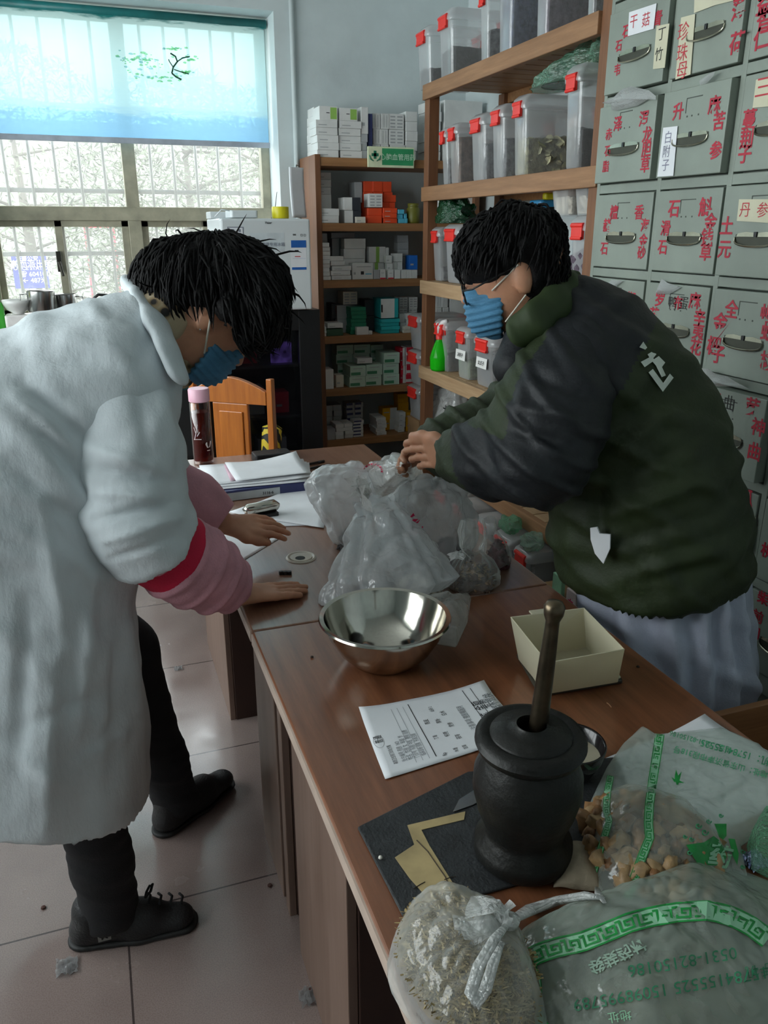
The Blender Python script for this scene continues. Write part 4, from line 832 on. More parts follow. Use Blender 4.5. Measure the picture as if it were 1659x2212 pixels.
note([A(603, 1090), A(725, 1075), A(688, 1500), A(552, 1508)], 'white strip hanging below an open second row drawer', xo(1, 2), paper, (('白', *A(645, 1170)), ('附', *A(630, 1290)), ('子', *A(622, 1410))), mat('grey_pencil', (130, 130, 150), .7), .032)
note([A(1395, 680), A(1560, 640), A(1540, 905), A(1365, 920)], 'cream note with red scribble at the frame edge', xo(2, 2), notem, (('三', *A(1455, 740)),), pen, .05)
note([A(1250, 1700), A(1560, 1700), A(1545, 1905), A(1230, 1885)], 'cream note with two red characters in the third row', xo(2, 3), notem, (('丹', *A(1300, 1790)), ('参', *A(1450, 1790))), pen, .036)
note([(1598, 1095), (1632, 1118), (1624, 1194), (1588, 1185)], 'crumpled cream note on a low drawer by the green jacket', xo(2, 6), notem, (('万', 1602, 1168),), blk, .034)
scrap = film('scrap_plastic', (232, 236, 236), .62, .25, 40, .5, .5, .3, .4)
def scrapbit(pts, label, x, bulge=.02, seed=0):
    v = [PX(px, py, x) for px, py in pts]; n = len(v); c = sum(v, Vector()) / n
    m = MB(); rings = 6; vs = []
    for k_ in range(rings + 1):
        s = k_ / rings
        for p in v: 
            q = c + (p - c) * s; vs.append((x - bulge * (1 - s * s) * (1 + .8 * vn((q.y * 60, q.z * 60, seed))), q.y, q.z))
    m.add(vs, [(k_ * n + q, k_ * n + (q + 1) % n, (k_ + 1) * n + (q + 1) % n, (k_ + 1) * n + q) for k_ in range(rings) for q in range(n)])
    tag(m.build('plastic_scrap', scrap, None, smooth=True), label, 'plastic bag', 'bag corners caught in the drawers')
scrapbit([A(80, 880), A(190, 830), A(250, 760), A(330, 735), A(480, 770), A(540, 820), A(540, 850), A(470, 850), A(380, 905), A(200, 945), A(165, 940), A(160, 890)], 'white plastic bag bulging from the first drawer of the second row', xo(0, 2) - .004, .03, 1)
scrapbit([A(910, 690), A(990, 630), A(1045, 610), A(1030, 650), A(985, 700), A(920, 750)], 'small white scrap caught above the second row', xo(1, 1) - .002, .01, 2)
scrapbit([B2(50, 365), B2(160, 255), B2(260, 265), B2(210, 300), B2(205, 350), B2(100, 385)], 'plastic scrap caught above the fourth row corner drawer', xo(0, 4) - .003, .015, 3)
scrapbit([B2(535, 365), B2(590, 245), B2(640, 280), B2(755, 318), B2(660, 375), B2(560, 375)], 'pointed plastic scrap above the second drawer of the fourth row', xo(1, 4) - .003, .015, 4)
scrapbit([B2(900, 1060), B2(930, 1010), B2(990, 1015), B2(1050, 1060), B2(1150, 1080), B2(1250, 1140), B2(1350, 1190), B2(1200, 1165), B2(1100, 1165), B2(1010, 1165), B2(930, 1110)], 'crumpled plastic strip above the half open fifth row drawer', xo(2, 5) - .01, .03, 5)
# ------------------------------------------------------------------ the two desks that make the counter
TZ = .70; DX0, DX1 = .224, .895
top_m = wood('red_brown_laminate', (104, 62, 40), (150, 96, 66), 'Y', .30, .8, coat=.8, bump=.03)
top2_m = wood('brown_laminate', (118, 80, 60), (148, 110, 90), 'Y', .36, .8, coat=1.0, bump=.03)
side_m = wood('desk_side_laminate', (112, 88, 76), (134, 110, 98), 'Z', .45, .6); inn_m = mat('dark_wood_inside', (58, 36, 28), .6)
edge_m = mat('pale_edge_strip', (190, 170, 156), .4)
def desk(name, label, y0, y1, tm, peds):
    e = thing(name, label, 'desk', ((DX0 + DX1) / 2, (y0 + y1) / 2, 0))
    MB().box(DX0 + .002, DX1, y0, y1, TZ - .028, TZ).build('tabletop', tm, e, bevel=.003)
    MB().box(DX0 - .001, DX0 + .002, y0 + .004, y1 - .004, TZ - .026, TZ - .003).build('edge_strip', edge_m, e)
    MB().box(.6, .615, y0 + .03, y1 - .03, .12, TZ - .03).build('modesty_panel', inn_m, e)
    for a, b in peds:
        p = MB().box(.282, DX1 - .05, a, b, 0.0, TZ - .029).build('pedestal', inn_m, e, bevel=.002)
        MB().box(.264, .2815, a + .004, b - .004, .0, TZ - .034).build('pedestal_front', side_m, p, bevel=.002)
    return e
desk('near_desk', 'red brown desk carrying the mortar, bowl and foreground bags', -.25, 1.413, top_m, [(1.365, 1.405), (.91, 1.275), (-.2, .3)])
desk('far_desk', 'brown desk carrying the papers, tea bottle and cable hole', 1.417, 2.735, top2_m, [(2.17, 2.70), (1.425, 1.655)])
gr = thing('cable_grommet', 'round pale cable hole ring set in the far desk', 'grommet', (.409, 1.749, TZ)); c = Vector((.409, 1.749, TZ))
MB().lathe([(.026, -.001), (.031, .0035), (.034, .004), (.037, .0005)], c, 40).build('ring', mat('putty_plastic', (196, 186, 172), .35), gr, smooth=True)
MB().lathe([(0, .0012), (.0265, .0012), (.0265, .003), (0, .0032)], c, 32).build('cover', mat('putty_plastic', (196, 186, 172), .35), gr, auto=40)
MB().lathe([(0, .0036), (.012, .0036)], c + Vector((-.004, -.008, 0)), 20).build('hole', mat('dark_gap', (34, 38, 36), .8), gr)
# ------------------------------------------------------------------ metal bowl
def place(px, py, z=TZ): return Pz(px, py, z)
bc = Vector((.437, 1.222, TZ)); bl = thing('steel_mixing_bowl', 'large empty stainless steel bowl on the near desk', 'bowl', bc)
MB().lathe([(0, .001), (.055, .001), (.062, .004), (.085, .028), (.104, .06), (.112, .088), (.118, .0895), (.1195, .0875), (.1205, .0885), (.119, .092), (.111, .0905), (.102, .061), (.083, .030), (.06, .0065), (0, .0045)], bc, 64).build('bowl_body', mat('polished_steel', (196, 192, 182), .12, metal=1.0, var=.04), bl, auto=50)
# ------------------------------------------------------------------ square plastic tray standing on a scale
sc_ = thing('kitchen_scale', 'flat dark edged scale under the square plastic tray', 'scale', (.74, 1.09, TZ))
def quadbox(mb, pts, z0, z1, mi=0):
    n = len(pts); mb.add([(p[0], p[1], z0) for p in pts] + [(p[0], p[1], z1) for p in pts], [tuple(range(n - 1, -1, -1)), tuple(range(n, 2 * n))] + [(q, (q + 1) % n, n + (q + 1) % n, n + q) for q in range(n)], mi); return mb
sq = [Pz(1165, 1508, TZ), Pz(1345, 1478, TZ), Pz(1290, 1385, TZ), Pz(1115, 1420, TZ)]
ctr = sum(sq, Vector()) / 4
quadbox(MB(), [tuple(p) for p in sq], TZ + .0005, TZ + .009).build('scale_base', mat('dark_rubber', (60, 56, 46), .5), sc_, bevel=.003)
quadbox(MB(), [tuple(ctr + (p - ctr) * .96) for p in sq], TZ + .0092, TZ + .014).build('scale_plate', mat('scale_pale', (170, 166, 140), .4), sc_, bevel=.002)
ty_ = thing('plastic_tray', 'empty square translucent plastic tray standing on the scale', 'tray', ctr)
def fit(px, py, z): return Pz(px, py, z)
zt0, zt1 = TZ + .0145, TZ + .105
tp_ = [Pz(1182, 1432, zt1), Pz(1350, 1402, zt1), Pz(1262, 1312, zt1), Pz(1102, 1332, zt1)]
bt_ = [Pz(1180, 1500, zt0), Pz(1335, 1474, zt0), Pz(1268, 1400, zt0), Pz(1120, 1425, zt0)]
k = NT('milky_plastic'); k.b.inputs['Base Color'].default_value = rgb((226, 221, 200)); k.b.inputs['Roughness'].default_value = .35
tl = k.add('ShaderNodeBsdfTranslucent'); tl.inputs[0].default_value = rgb((232, 226, 204)); ms = k.add('ShaderNodeMixShader'); ms.inputs[0].default_value = .45; k.link(k.b.outputs[0], ms.inputs[1]); k.link(tl.outputs[0], ms.inputs[2]); k.link(ms.outputs[0], k.out.inputs['Surface'])
m = MB(); ci_ = sum(bt_, Vector()) / 4; ct_ = sum(tp_, Vector()) / 4; th = .03
rings = [[p for p in bt_], [p for p in tp_], [ct_ + (p - ct_) * (1 - th) for p in tp_], [ci_ + (p - ci_) * (1 - th) + Vector((0, 0, .003)) for p in bt_]]
vs = sum(rings, []); fs = [(3, 2, 1, 0), (12, 13, 14, 15)] + [(j * 4 + q, j * 4 + (q + 1) % 4, (j + 1) * 4 + (q + 1) % 4, (j + 1) * 4 + q) for j in range(3) for q in range(4)]
m.add(vs, fs); m.build('tray_body', k.m, ty_, bevel=.0015)
l0, l1 = Pz(1150, 1326, zt1), Pz(1205, 1319, zt1); lv = Vector((0, .012, .001))
MB().add([l0, l1, l1 + lv, l0 + lv, l0 - Vector((0, 0, .003)), l1 - Vector((0, 0, .003)), l1 + lv - Vector((0, 0, .003)), l0 + lv - Vector((0, 0, .003))], [(0, 1, 2, 3), (7, 6, 5, 4), (0, 4, 5, 1), (1, 5, 6, 2), (2, 6, 7, 3), (3, 7, 4, 0)]).build('grip_tab', k.m, ty_)
# ------------------------------------------------------------------ sheets of paper
def sheet(pts, z, label, curl=(), text=None, m=paper, name='paper_sheet', group=None, th=.0008, n=14, seed=0, wav=.0015):
    """a sheet of paper lying on the desk: four corners, gently waved"""
    P_ = [Pz(x, y, z) for x, y in pts]; c = sum(P_, Vector()) / 4
    e = thing(name, label, 'paper', (c.x, c.y, z), group)
    def f(u, v):
        p = P_[0] * (1 - u) * (1 - v) + P_[1] * u * (1 - v) + P_[2] * u * v + P_[3] * (1 - u) * v
        h = wav * (1 + vn((p.x * 12, p.y * 12, seed)))
        for (cu, cv, a, r) in curl: h += a * max(0, 1 - math.hypot(u - cu, v - cv) / r) ** 1.6
        return Vector((p.x, p.y, z + .0006 + h))
    MB().grid(f, n, n).build('sheet', m, e, smooth=True, solid=th)
    if text:
        t = MB(); text(t, lambda u, v: f(u, v) + Vector((0, 0, .0009)))
        t.build('printed_lettering', [ink, mat('grey_print', (120, 124, 128), .7), mat('red_print', (190, 50, 90), .6)], e)
    return f
def tline(t, f, s, u0, v, du, mi=0, bold=0.0, vert=1.0, rise=0.0):
    """print a line along u, growing to smaller v"""
    vs, fs = glyphs(s, bold)
    if not vs: return
    w = max(a[0] for a in vs) - min(a[0] for a in vs); sc = du / max(w, 1e-3); x0 = min(a[0] for a in vs)
    t.add([f(u0 + (a[0] - x0) * sc, v - a[1] * sc * vert) for a in vs], fs, mi)
def rule(t, f, u0, v0, u1, v1, w=.004, mi=0):
    N = 12
    for i in range(N):
        a, b = i / N, (i + 1) / N; ua, va, ub_, vb = u0 + (u1 - u0) * a, v0 + (v1 - v0) * a, u0 + (u1 - u0) * b, v0 + (v1 - v0) * b
        d = (-(vb - va), ub_ - ua); L = math.hypot(*d); d = (d[0] / L * w, d[1] / L * w)
        t.add([f(ua - d[0], va - d[1]), f(ub_ - d[0], vb - d[1]), f(ub_ + d[0], vb + d[1]), f(ua + d[0], va + d[1])], [(0, 1, 2, 3)], mi)
def presc(t, f):
    # the form is read from the counter's right: lines run from the near edge to the far edge
    g = lambda u, v: f(v, 1 - u)     # u along the reading line (near -> far), v down the page (left -> right)
    rows = [(.05, '普通', .42, 0), (.10, '高而卫生院门诊处方笺', .1, 0), (.16, '处方编号 药房  NO', .1, 1), (.2, '姓名  性别 女  年龄 岁', .1, 1), (.245, '门诊号  科别 中医  费别 自费', .1, 1), (.29, '临床诊断 感冒  开具日期', .1, 1)]
    for v, s, u, mi in rows: tline(t, g, s, u + .04, v, .021 * len(s) + .05 if len(s) > 4 else .10, mi, 0.0, 1.25)
    for v in (.225, .27, .315): rule(t, g, .08, v, .9, v, .0012, 1)
    rule(t, g, .08, .36, .92, .36, .003)
    for v, ss in ((.42, (('Rp', .06, .06), ('丁香', .3, .1), ('陈皮', .55, .12))), (.5, (('木香', .06, .1), ('枳壳', .3, .12), ('厚朴', .52, .12), ('山药 2', .72, .14))), (.565, (('甘草', .06, .1), ('茯苓', .22, .12), ('党参', .42, .12), ('白术', .62, .12)))):
        for s, u, w in ss: tline(t, g, s, u, v, w * .62, 0, .0, 1.1)
    tline(t, g, '注意事项 遵医嘱服用', .3, .7, .4, 1, 0, 1.3)
    rule(t, g, .1, .8, .94, .8, .0025)
    tline(t, g, '医师  审核  金额', .12, .84, .6, 0, 0, 1.2); rule(t, g, .1, .865, .94, .865, .0022)
    tline(t, g, '调配  核对  发药', .12, .9, .6, 1, 0, 1.2); tline(t, g, '药品离柜概不退换', .2, .95, .6, 1, 0, 1.2)
    N = 24
    for i in range(N):
        a, b = 2 * math.pi * i / N, 2 * math.pi * (i + 1) / N
        rule(t, g, .48 + .085 * math.cos(a), .05 + .035 * math.sin(a), .48 + .085 * math.cos(b), .05 + .035 * math.sin(b), .001)
sheet([(775, 1536), (1045, 1480), (1140, 1590), (832, 1686)], TZ, 'printed prescription sheet on the near desk in front of the steel bowl', [(0, 0, .006, .3), (1, 0, .008, .3), (1, 1, .01, .4)], presc, name='prescription_sheet', n=20)
sheet([(1283, 1650), (1520, 1556), (1690, 1640), (1420, 1810)], TZ + .0015, 'upper white sheet at the desk edge under the green printed bag', [(1, 0, .01, .4)], None, seed=4)
sheet([(1300, 1700), (1500, 1590), (1720, 1720), (1450, 1850)], TZ, 'lower white sheet sticking out beneath the upper one', [], None, seed=5, wav=.0004)
# ------------------------------------------------------------------ mortar and its neighbours
mc = Pz(1128, 1848, TZ); iron = mat('black_iron', (28, 28, 26), .45, metal=.4, var=.2, scale=30, bump=.15, bscale=90)
mo = thing('iron_mortar', 'heavy black iron mortar with a lid and pestle on the folder', 'mortar', (mc.x, mc.y, TZ + .006)); mz = Vector((mc.x, mc.y, TZ + .0065))
MB().lathe([(0, 0), (.058, 0), (.062, .006), (.061, .022), (.050, .034), (.050, .044), (.060, .07), (.067, .1), (.066, .122), (.058, .142), (.055, .150), (.064, .158), (.067, .166), (.063, .172), (.052, .168), (.045, .1), (0, .06)], mz, 56).build('mortar_body', iron, mo, auto=50)
MB().lathe([(.018, .190), (.019, .187), (.03, .184), (.048, .179), (.0495, .1765), (.056, .1785), (.064, .1760), (.0665, .172), (.064, .1725), (.05, .173), (.018, .182), (.018, .190)], mz, 56).build('lid', iron, mo, auto=60)
pv = Vector((.07, .01, .42)).normalized() if False else Vector((.05, .02, .6)).normalized()
m = MB(); b0 = mz + Vector((.004, .002, .075)); L_ = .255
m.tube([b0, b0 + pv * .03, b0 + pv * .09, b0 + pv * .2, b0 + pv * (L_ - .02), b0 + pv * (L_ - .012), b0 + pv * (L_ - .004), b0 + pv * (L_ + .006), b0 + pv * (L_ + .012), b0 + pv * (L_ + .014)], [.012, .015, .012, .0095, .0082, .0082, .0115, .0125, .009, .002], 20)
m.build('pestle', mat('worn_bronze', (84, 74, 60), .3, metal=.9, var=.25, scale=25), mo, smooth=True)
fo = thing('black_folder', 'dusty black folder with a torn brown paper cover under the mortar', 'folder', (.45, .72, TZ))
quadbox(MB(), [tuple(Pz(x, y, TZ)) for x, y in ((772, 1792), (1010, 1672), (1330, 1640), (1420, 1830), (870, 1985))], TZ + .0005, TZ + .005).build('cover', mat('black_leatherette', (42, 44, 46), .55, var=.2, scale=30, bump=.25, bscale=180), fo, bevel=.002)
quadbox(MB(), [tuple(Pz(x, y, TZ)) for x, y in ((880, 1790), (1005, 1760), (1002, 1778), (910, 1800), (928, 1835), (990, 1935), (975, 1960), (930, 1955), (885, 1905), (853, 1860), (895, 1832))], TZ + .0052, TZ + .0058).build('torn_paper', mat('brown_paper', (176, 156, 112), .8, var=.1, scale=18), fo)
t = MB()
for (xa, ya, xb, yb) in ((900, 1815, 945, 1870), (945, 1870, 975, 1925), (893, 1920, 918, 1905), (960, 1900, 985, 1893)):
    p, q = Pz(xa, ya, TZ + .006), Pz(xb, yb, TZ + .006); t.tube([p, (p + q) / 2 + Vector((.002, .001, 0)), q], .0007, 4)
t.build('tear_crease', mat('dark_tear', (60, 50, 40), .9), fo)
cu = Pz(1228, 1668, TZ + .005); mg_ = thing('black_cup', 'black glazed cup half full of pale liquid behind the mortar', 'cup', cu)
cz = Vector((cu.x, cu.y, TZ + .0055))
MB().lathe([(0, 0), (.03, 0), (.034, .006), (.046, .03), (.050, .05), (.049, .052), (.046, .05), (.04, .02), (0, .016)], cz, 40).build('cup_body', mat('black_glaze', (24, 20, 20), .1, var=.05), mg_, smooth=True)
MB().lathe([(0, .032), (.043, .032)], cz, 32).build('liquid', mat('milky_liquid', (176, 168, 146), .3), mg_)
MB().tube([cz + Vector((-.03, .034, .046)), cz + Vector((-.038, .05, .046)), cz + Vector((-.024, .06, .04)), cz + Vector((-.012, .046, .034))], .005, 8).build('handle', mat('black_glaze', (24, 20, 20), .1), mg_, smooth=True)
kn = MB(); p, q = Pz(978, 1755, TZ + .006), Pz(1045, 1712, TZ + .006); dv = (q - p); nn = Vector((-dv.y, dv.x, 0)).normalized()
kn.add([p, p + dv * .5 - nn * .008, q - nn * .01, q + nn * .012, p + dv * .4 + nn * .012] + [v + Vector((0, 0, .001)) for v in (p, p + dv * .5 - nn * .008, q - nn * .01, q + nn * .012, p + dv * .4 + nn * .012)], [(4, 3, 2, 1, 0), (5, 6, 7, 8, 9)] + [(i, (i + 1) % 5, 5 + (i + 1) % 5, 5 + i) for i in range(5)])
tag(kn.build('steel_spatula', steel), 'silver spatula tip poking out from behind the mortar', 'spatula')
pk = thing('paper_packet', 'folded brown paper packet between the mortar and the printed bag', 'packet', tuple(Pz(1235, 1885, TZ)))
def pkf(u, v):
    P4 = [Pz(1195, 1925, TZ), Pz(1300, 1935, TZ), Pz(1285, 1835, TZ), Pz(1205, 1840, TZ)]
    p = P4[0] * (1 - u) * (1 - v) + P4[1] * u * (1 - v) + P4[2] * u * v + P4[3] * (1 - u) * v
    h = .016 * (math.sin(math.pi * min(1, max(0, u))) ** .5 * math.sin(math.pi * v) ** .5) + .003 * vn((p.x * 50, p.y * 50, 2)) + (.006 if v > .72 else 0)
    return (p.x, p.y, TZ + .0056 + max(0, h))
MB().grid(pkf, 16, 16).build('packet_body', mat('tan_paper', (150, 136, 116), .8, var=.12, scale=30, bump=.3), pk, smooth=True, solid=.001)
# ------------------------------------------------------------------ papers, files and small things on the far desk
bf_ = thing('box_file', 'grey and navy box file lying under the stack of papers', 'file', tuple(Pz(550, 1070, TZ)))
pA, pB = Pz(446, 1090, TZ), Pz(664, 1062, TZ); dy = Vector((-.02, .26, 0))
quadbox(MB(), [tuple(v) for v in (pA, pB, pB + dy, pA + dy)], TZ + .0005, TZ + .032).build('file_body', mat('navy_cover', (44, 50, 96), .4), bf_, bevel=.002)
m = MB(); d_ = (pB - pA); u_ = d_.normalized(); off = Vector((u_.y, -u_.x, 0)) * .0012
a_, b_ = pA + d_ * .02 + off, pA + d_ * .72 + off
m.add([a_ + Vector((0, 0, .002)), b_ + Vector((0, 0, .002)), b_ + Vector((0, 0, .026)), a_ + Vector((0, 0, .026))], [(0, 1, 2, 3)], 0)
write(m, '3116-6', pA + d_ * .6 + off * 1.6 + Vector((0, 0, .013)), u_, (0, 0, 1), .012, .02, 1)
m.build('spine_label', [mat('grey_card', (170, 176, 178), .5), ink], bf_)
zz = TZ + .033
for i, (pts, lab, cv) in enumerate(((((430, 1062), (672, 1040), (668, 1000), (412, 1018)), 'bottom sheet of the stack on the box file', ()), (((436, 1056), (676, 1034), (662, 998), (424, 1012)), 'middle sheet of the stack on the box file', ((1, 0, .006, .5),)), (((442, 1050), (670, 1028), (655, 992), (430, 1006)), 'third sheet of the stack on the box file', ()))):
    sheet(pts, zz + .003 * i, 'white paper, ' + lab, cv, None, group='sheets stacked on the box file', seed=i, n=8, wav=.0008)
sheet([(498, 1040), (520, 1036), (505, 1003), (483, 1005)], zz + .010, 'pink form peeping out of the top papers', (), None, m=mat('pink_paper', (212, 176, 190), .6), seed=9, n=6)
sheet([(510, 1040), (672, 1022), (640, 988), (486, 1004)], zz + .013, 'curled white paper on top of the stack by the bottle', ((1, 1, .02, .6), (0, 1, .006, .5)), None, seed=10, n=12)
sheet([(494, 1110), (700, 1142), (705, 1055), (650, 1050)], TZ + .002, 'upper white sheet between the box file and the bags', ((0, 0, .004, .4),), None, seed=11)
sheet([(560, 1140), (690, 1135), (700, 1090), (520, 1098)], TZ, 'lower white sheet peeping under the chrome punch', (), None, seed=12, wav=.0005)
sheet([(466, 1165), (520, 1215), (610, 1160), (545, 1120)], TZ, 'white sheet on the desk beneath the raised hand', (), None, seed=13, wav=.0005)  # window glare on the desktop, imitated by a flat white sheet
cp = thing('chrome_punch', 'shiny chrome hole punch behind the moving hand', 'hole punch', tuple(Pz(565, 1122, TZ)))
p, q = Pz(530, 1124, TZ), Pz(600, 1112, TZ); M = Matrix.Translation((p + q) / 2) @ Matrix.Rotation(math.atan2((q - p).y, (q - p).x), 4, 'Z'); L2 = (q - p).length / 2
m = MB(); m.tube([M @ Vector((-L2, 0, .022)), M @ Vector((-L2 * .8, 0, .028)), M @ Vector((L2 * .8, 0, .03)), M @ Vector((L2, 0, .024))], [.012, .017, .017, .012], 14)
m.build('lever', mat('polished_steel', (196, 192, 182), .12, metal=1.0), cp, smooth=True)
MB().rbox(-L2 * .95, L2 * .95, -.02, .02, .003, .014, .006, M=M).build('punch_base', blackp, cp, bevel=.002)
ph = thing('black_case', 'slim black case lying at the far end of the desk', 'case', tuple(Pz(585, 990, TZ)))
p, q = Pz(547, 998, TZ), Pz(626, 990, TZ); M = Matrix.Translation((p + q) / 2) @ Matrix.Rotation(math.atan2((q - p).y, (q - p).x), 4, 'Z'); L2 = (q - p).length / 2
MB().rbox(-L2, L2, -.035, .035, .001, .03, .012, M=M).build('case_body', mat('black_leather', (18, 18, 20), .5, bump=.2), ph, bevel=.004)
for i, (x0, y0, x1, y1, lab) in enumerate(((660, 1004, 700, 996, 'black pen beside the curled paper'), (668, 1012, 712, 1004, 'dark pen nearest the first plastic bag'))):
    pe = thing('ballpoint_pen', lab, 'pen', tuple(Pz(x0, y0, TZ)), 'pens on the far desk'); p, q = Pz(x0, y0, TZ + .005), Pz(x1, y1, TZ + .005)
    MB().tube([p, p + (q - p) * .08, p + (q - p) * .7], [.0015, .0042, .0042], 10).build('barrel', blackp, pe, smooth=True); MB().tube([p + (q - p) * .68, q], .0048, 10).build('cap', blackp, pe, smooth=True)
cv = thing('plastic_sleeve', 'crinkled clear sleeve at the desk edge beside the papers', 'plastic sleeve', tuple(Pz(430, 1060, TZ)))
def cvf(u, v):
    P4 = [Pz(402, 1032, TZ), Pz(412, 1022, TZ), Pz(462, 1072, TZ), Pz(430, 1078, TZ)]
    p = P4[0] * (1 - u) * (1 - v) + P4[1] * u * (1 - v) + P4[2] * u * v + P4[3] * (1 - u) * v
    return (p.x, p.y, TZ + .002 + .01 * abs(vn((p.x * 60, p.y * 60, 3))) + .008 * math.sin(math.pi * u))
MB().grid(cvf, 14, 22).build('sleeve', film('crinkled_film', (230, 232, 234), .55, .12, 60, .8), cv, smooth=True)
tg_ = MB()
for i in range(3):
    p = Pz(608 + 9 * i, 1238, TZ + .003); tg_.rbox(p.x - .006, p.x + .004, p.y - .004, p.y + .004, TZ + .0005, TZ + .008, .002)
tag(tg_.build('black_clip', blackp), 'tiny black clip by the fingertips on the far desk', 'clip')
# tea bottle
bt = Pz(441, 1000, TZ); te = thing('tea_bottle', 'tall glass tea bottle with a pink lid at the far desk corner', 'bottle', (bt.x, bt.y, TZ)); bz = Vector((bt.x, bt.y, TZ + .001))
k = NT('clear_glass'); tr = k.add('ShaderNodeBsdfTransparent'); tr.inputs[0].default_value = (.95, .93, .93, 1); gl = k.add('ShaderNodeBsdfGlossy'); gl.inputs['Roughness'].default_value = .04; ms = k.add('ShaderNodeMixShader'); lw = k.add('ShaderNodeLayerWeight'); lw.inputs[0].default_value = .25; k.link(lw.outputs['Facing'], ms.inputs[0]); k.link(tr.outputs[0], ms.inputs[1]); k.link(gl.outputs[0], ms.inputs[2]); k.link(ms.outputs[0], k.out.inputs['Surface'])
br = .034
MB().lathe([(0, 0), (br - .003, 0), (br, .003), (br, .208), (br - .003, .212)], bz, 36).build('glass_body', k.m, te, auto=40)
k = NT('red_tea'); k.b.inputs['Base Color'].default_value = rgb((92, 26, 14)); k.b.inputs['Roughness'].default_value = .05; tr = k.add('ShaderNodeBsdfTransparent'); tr.inputs[0].default_value = rgb((190, 70, 40)); ms = k.add('ShaderNodeMixShader'); ms.inputs[0].default_value = .5; k.link(k.b.outputs[0], ms.inputs[1]); k.link(tr.outputs[0], ms.inputs[2]); k.link(ms.outputs[0], k.out.inputs['Surface'])
MB().lathe([(0, .012), (br - .002, .012), (br - .002, .178), (0, .178)], bz, 32).build('tea', k.m, te, auto=40)
pk_m = mat('pink_lid', (238, 184, 202), .35, var=.02)
MB().lathe([(br - .002, .212), (br + .001, .214), (br + .001, .252), (br - .002, .256), (0, .257)], bz, 36).build('lid', pk_m, te, auto=40)
t = MB()
def onb(a, z): return bz + Vector(((br + .0006) * math.sin(a), -(br + .0006) * math.cos(a), z))
for pts in ([(-.9, .09), (-.6, .12), (-.5, .14)], [(-.7, .11), (-.9, .13)], [(-.6, .1), (-.3, .115)], [(-1.0, .088), (-.2, .09)], [(.2, .072), (.35, .06), (.6, .062), (.75, .08)], [(.35, .06), (.3, .078), (.2, .072)], [(.3, .05), (.6, .05)]):
    t.tube([onb(a, z) for a, z in pts], .0013, 4)
t.build('printed_bird', mat('print_white', (236, 226, 226), .5), te)
# small bits on the near desk
for i, (px, py, r, lab) in enumerate(((674, 1421, .003, 'tiny dark seed left of the steel bowl'), (1378, 1442, .003, 'tiny dark crumb near the desk rear edge'), (822, 1862, .003, 'pale crumb on the black folder'), (1072, 1252, .006, 'small white cube of root beside the tied bag'))):
    p = Pz(px, py, TZ); m = MB()
    if i == 3: m.box(p.x - .008, p.x + .008, p.y - .006, p.y + .008, TZ + .0005, TZ + .012)
    else: m.lathe([(0, .0), (r, .001), (r * .8, r), (0, r * 1.2)], (p.x, p.y, TZ + (.0055 if i == 2 else .0004)), 8)
    tag(m.build('herb_crumb', mat('crumb_white', (222, 218, 208), .7) if i > 1 else mat('crumb_dark', (40, 26, 20), .8), smooth=i != 3), lab, 'crumb')
for i, (x0, y0, x1, y1, lab) in enumerate(((1311, 1518, 1321, 1528, 'pale splinter in front of the plastic tray'), (785, 1786, 803, 1773, 'thin brown twig above the black folder'))):
    p, q = Pz(x0, y0, TZ + .001), Pz(x1, y1, TZ + .001); tag(MB().tube([p, (p + q) / 2 + Vector((.001, .001, 0)), q], .001, 5).build('twig', mat('twig_tan', (150, 110, 80), .8)), lab, 'twig')
# open wooden box behind the counter
bxs = thing('open_wooden_box', 'open brown wooden box on a stand beyond the counter edge', 'box', (1.12, .98, .5))
m = MB(); X0, X1, Y0, Y1, Z0, Z1 = .98, 1.4, .62, 1.0, .47, .60
m.box(X0, X0 + .015, Y0, Y1, Z0, Z1).box(X1 - .015, X1, Y0, Y1, Z0, Z1).box(X0 + .015, X1 - .015, Y1 - .015, Y1, Z0, Z1).box(X0 + .015, X1 - .015, Y0, Y0 + .015, Z0, Z1).box(X0 + .015, X1 - .015, Y0 + .015, Y1 - .015, Z0, Z0 + .012)
m.build('box_body', wood('box_wood', (150, 104, 66), (112, 74, 46), 'X', .5), bxs, bevel=.002)
m = MB()
for x in (X0 + .02, X1 - .06):
    for y in (Y0 + .02, Y1 - .06): m.box(x, x + .04, y, y + .04, 0, Z0)
m.box(X0 + .02, X1 - .02, Y0 + .02, Y1 - .02, Z0 - .03, Z0)
tag(m.build('low_stand', inn_m), 'dark low stand carrying the open wooden box', 'stand')
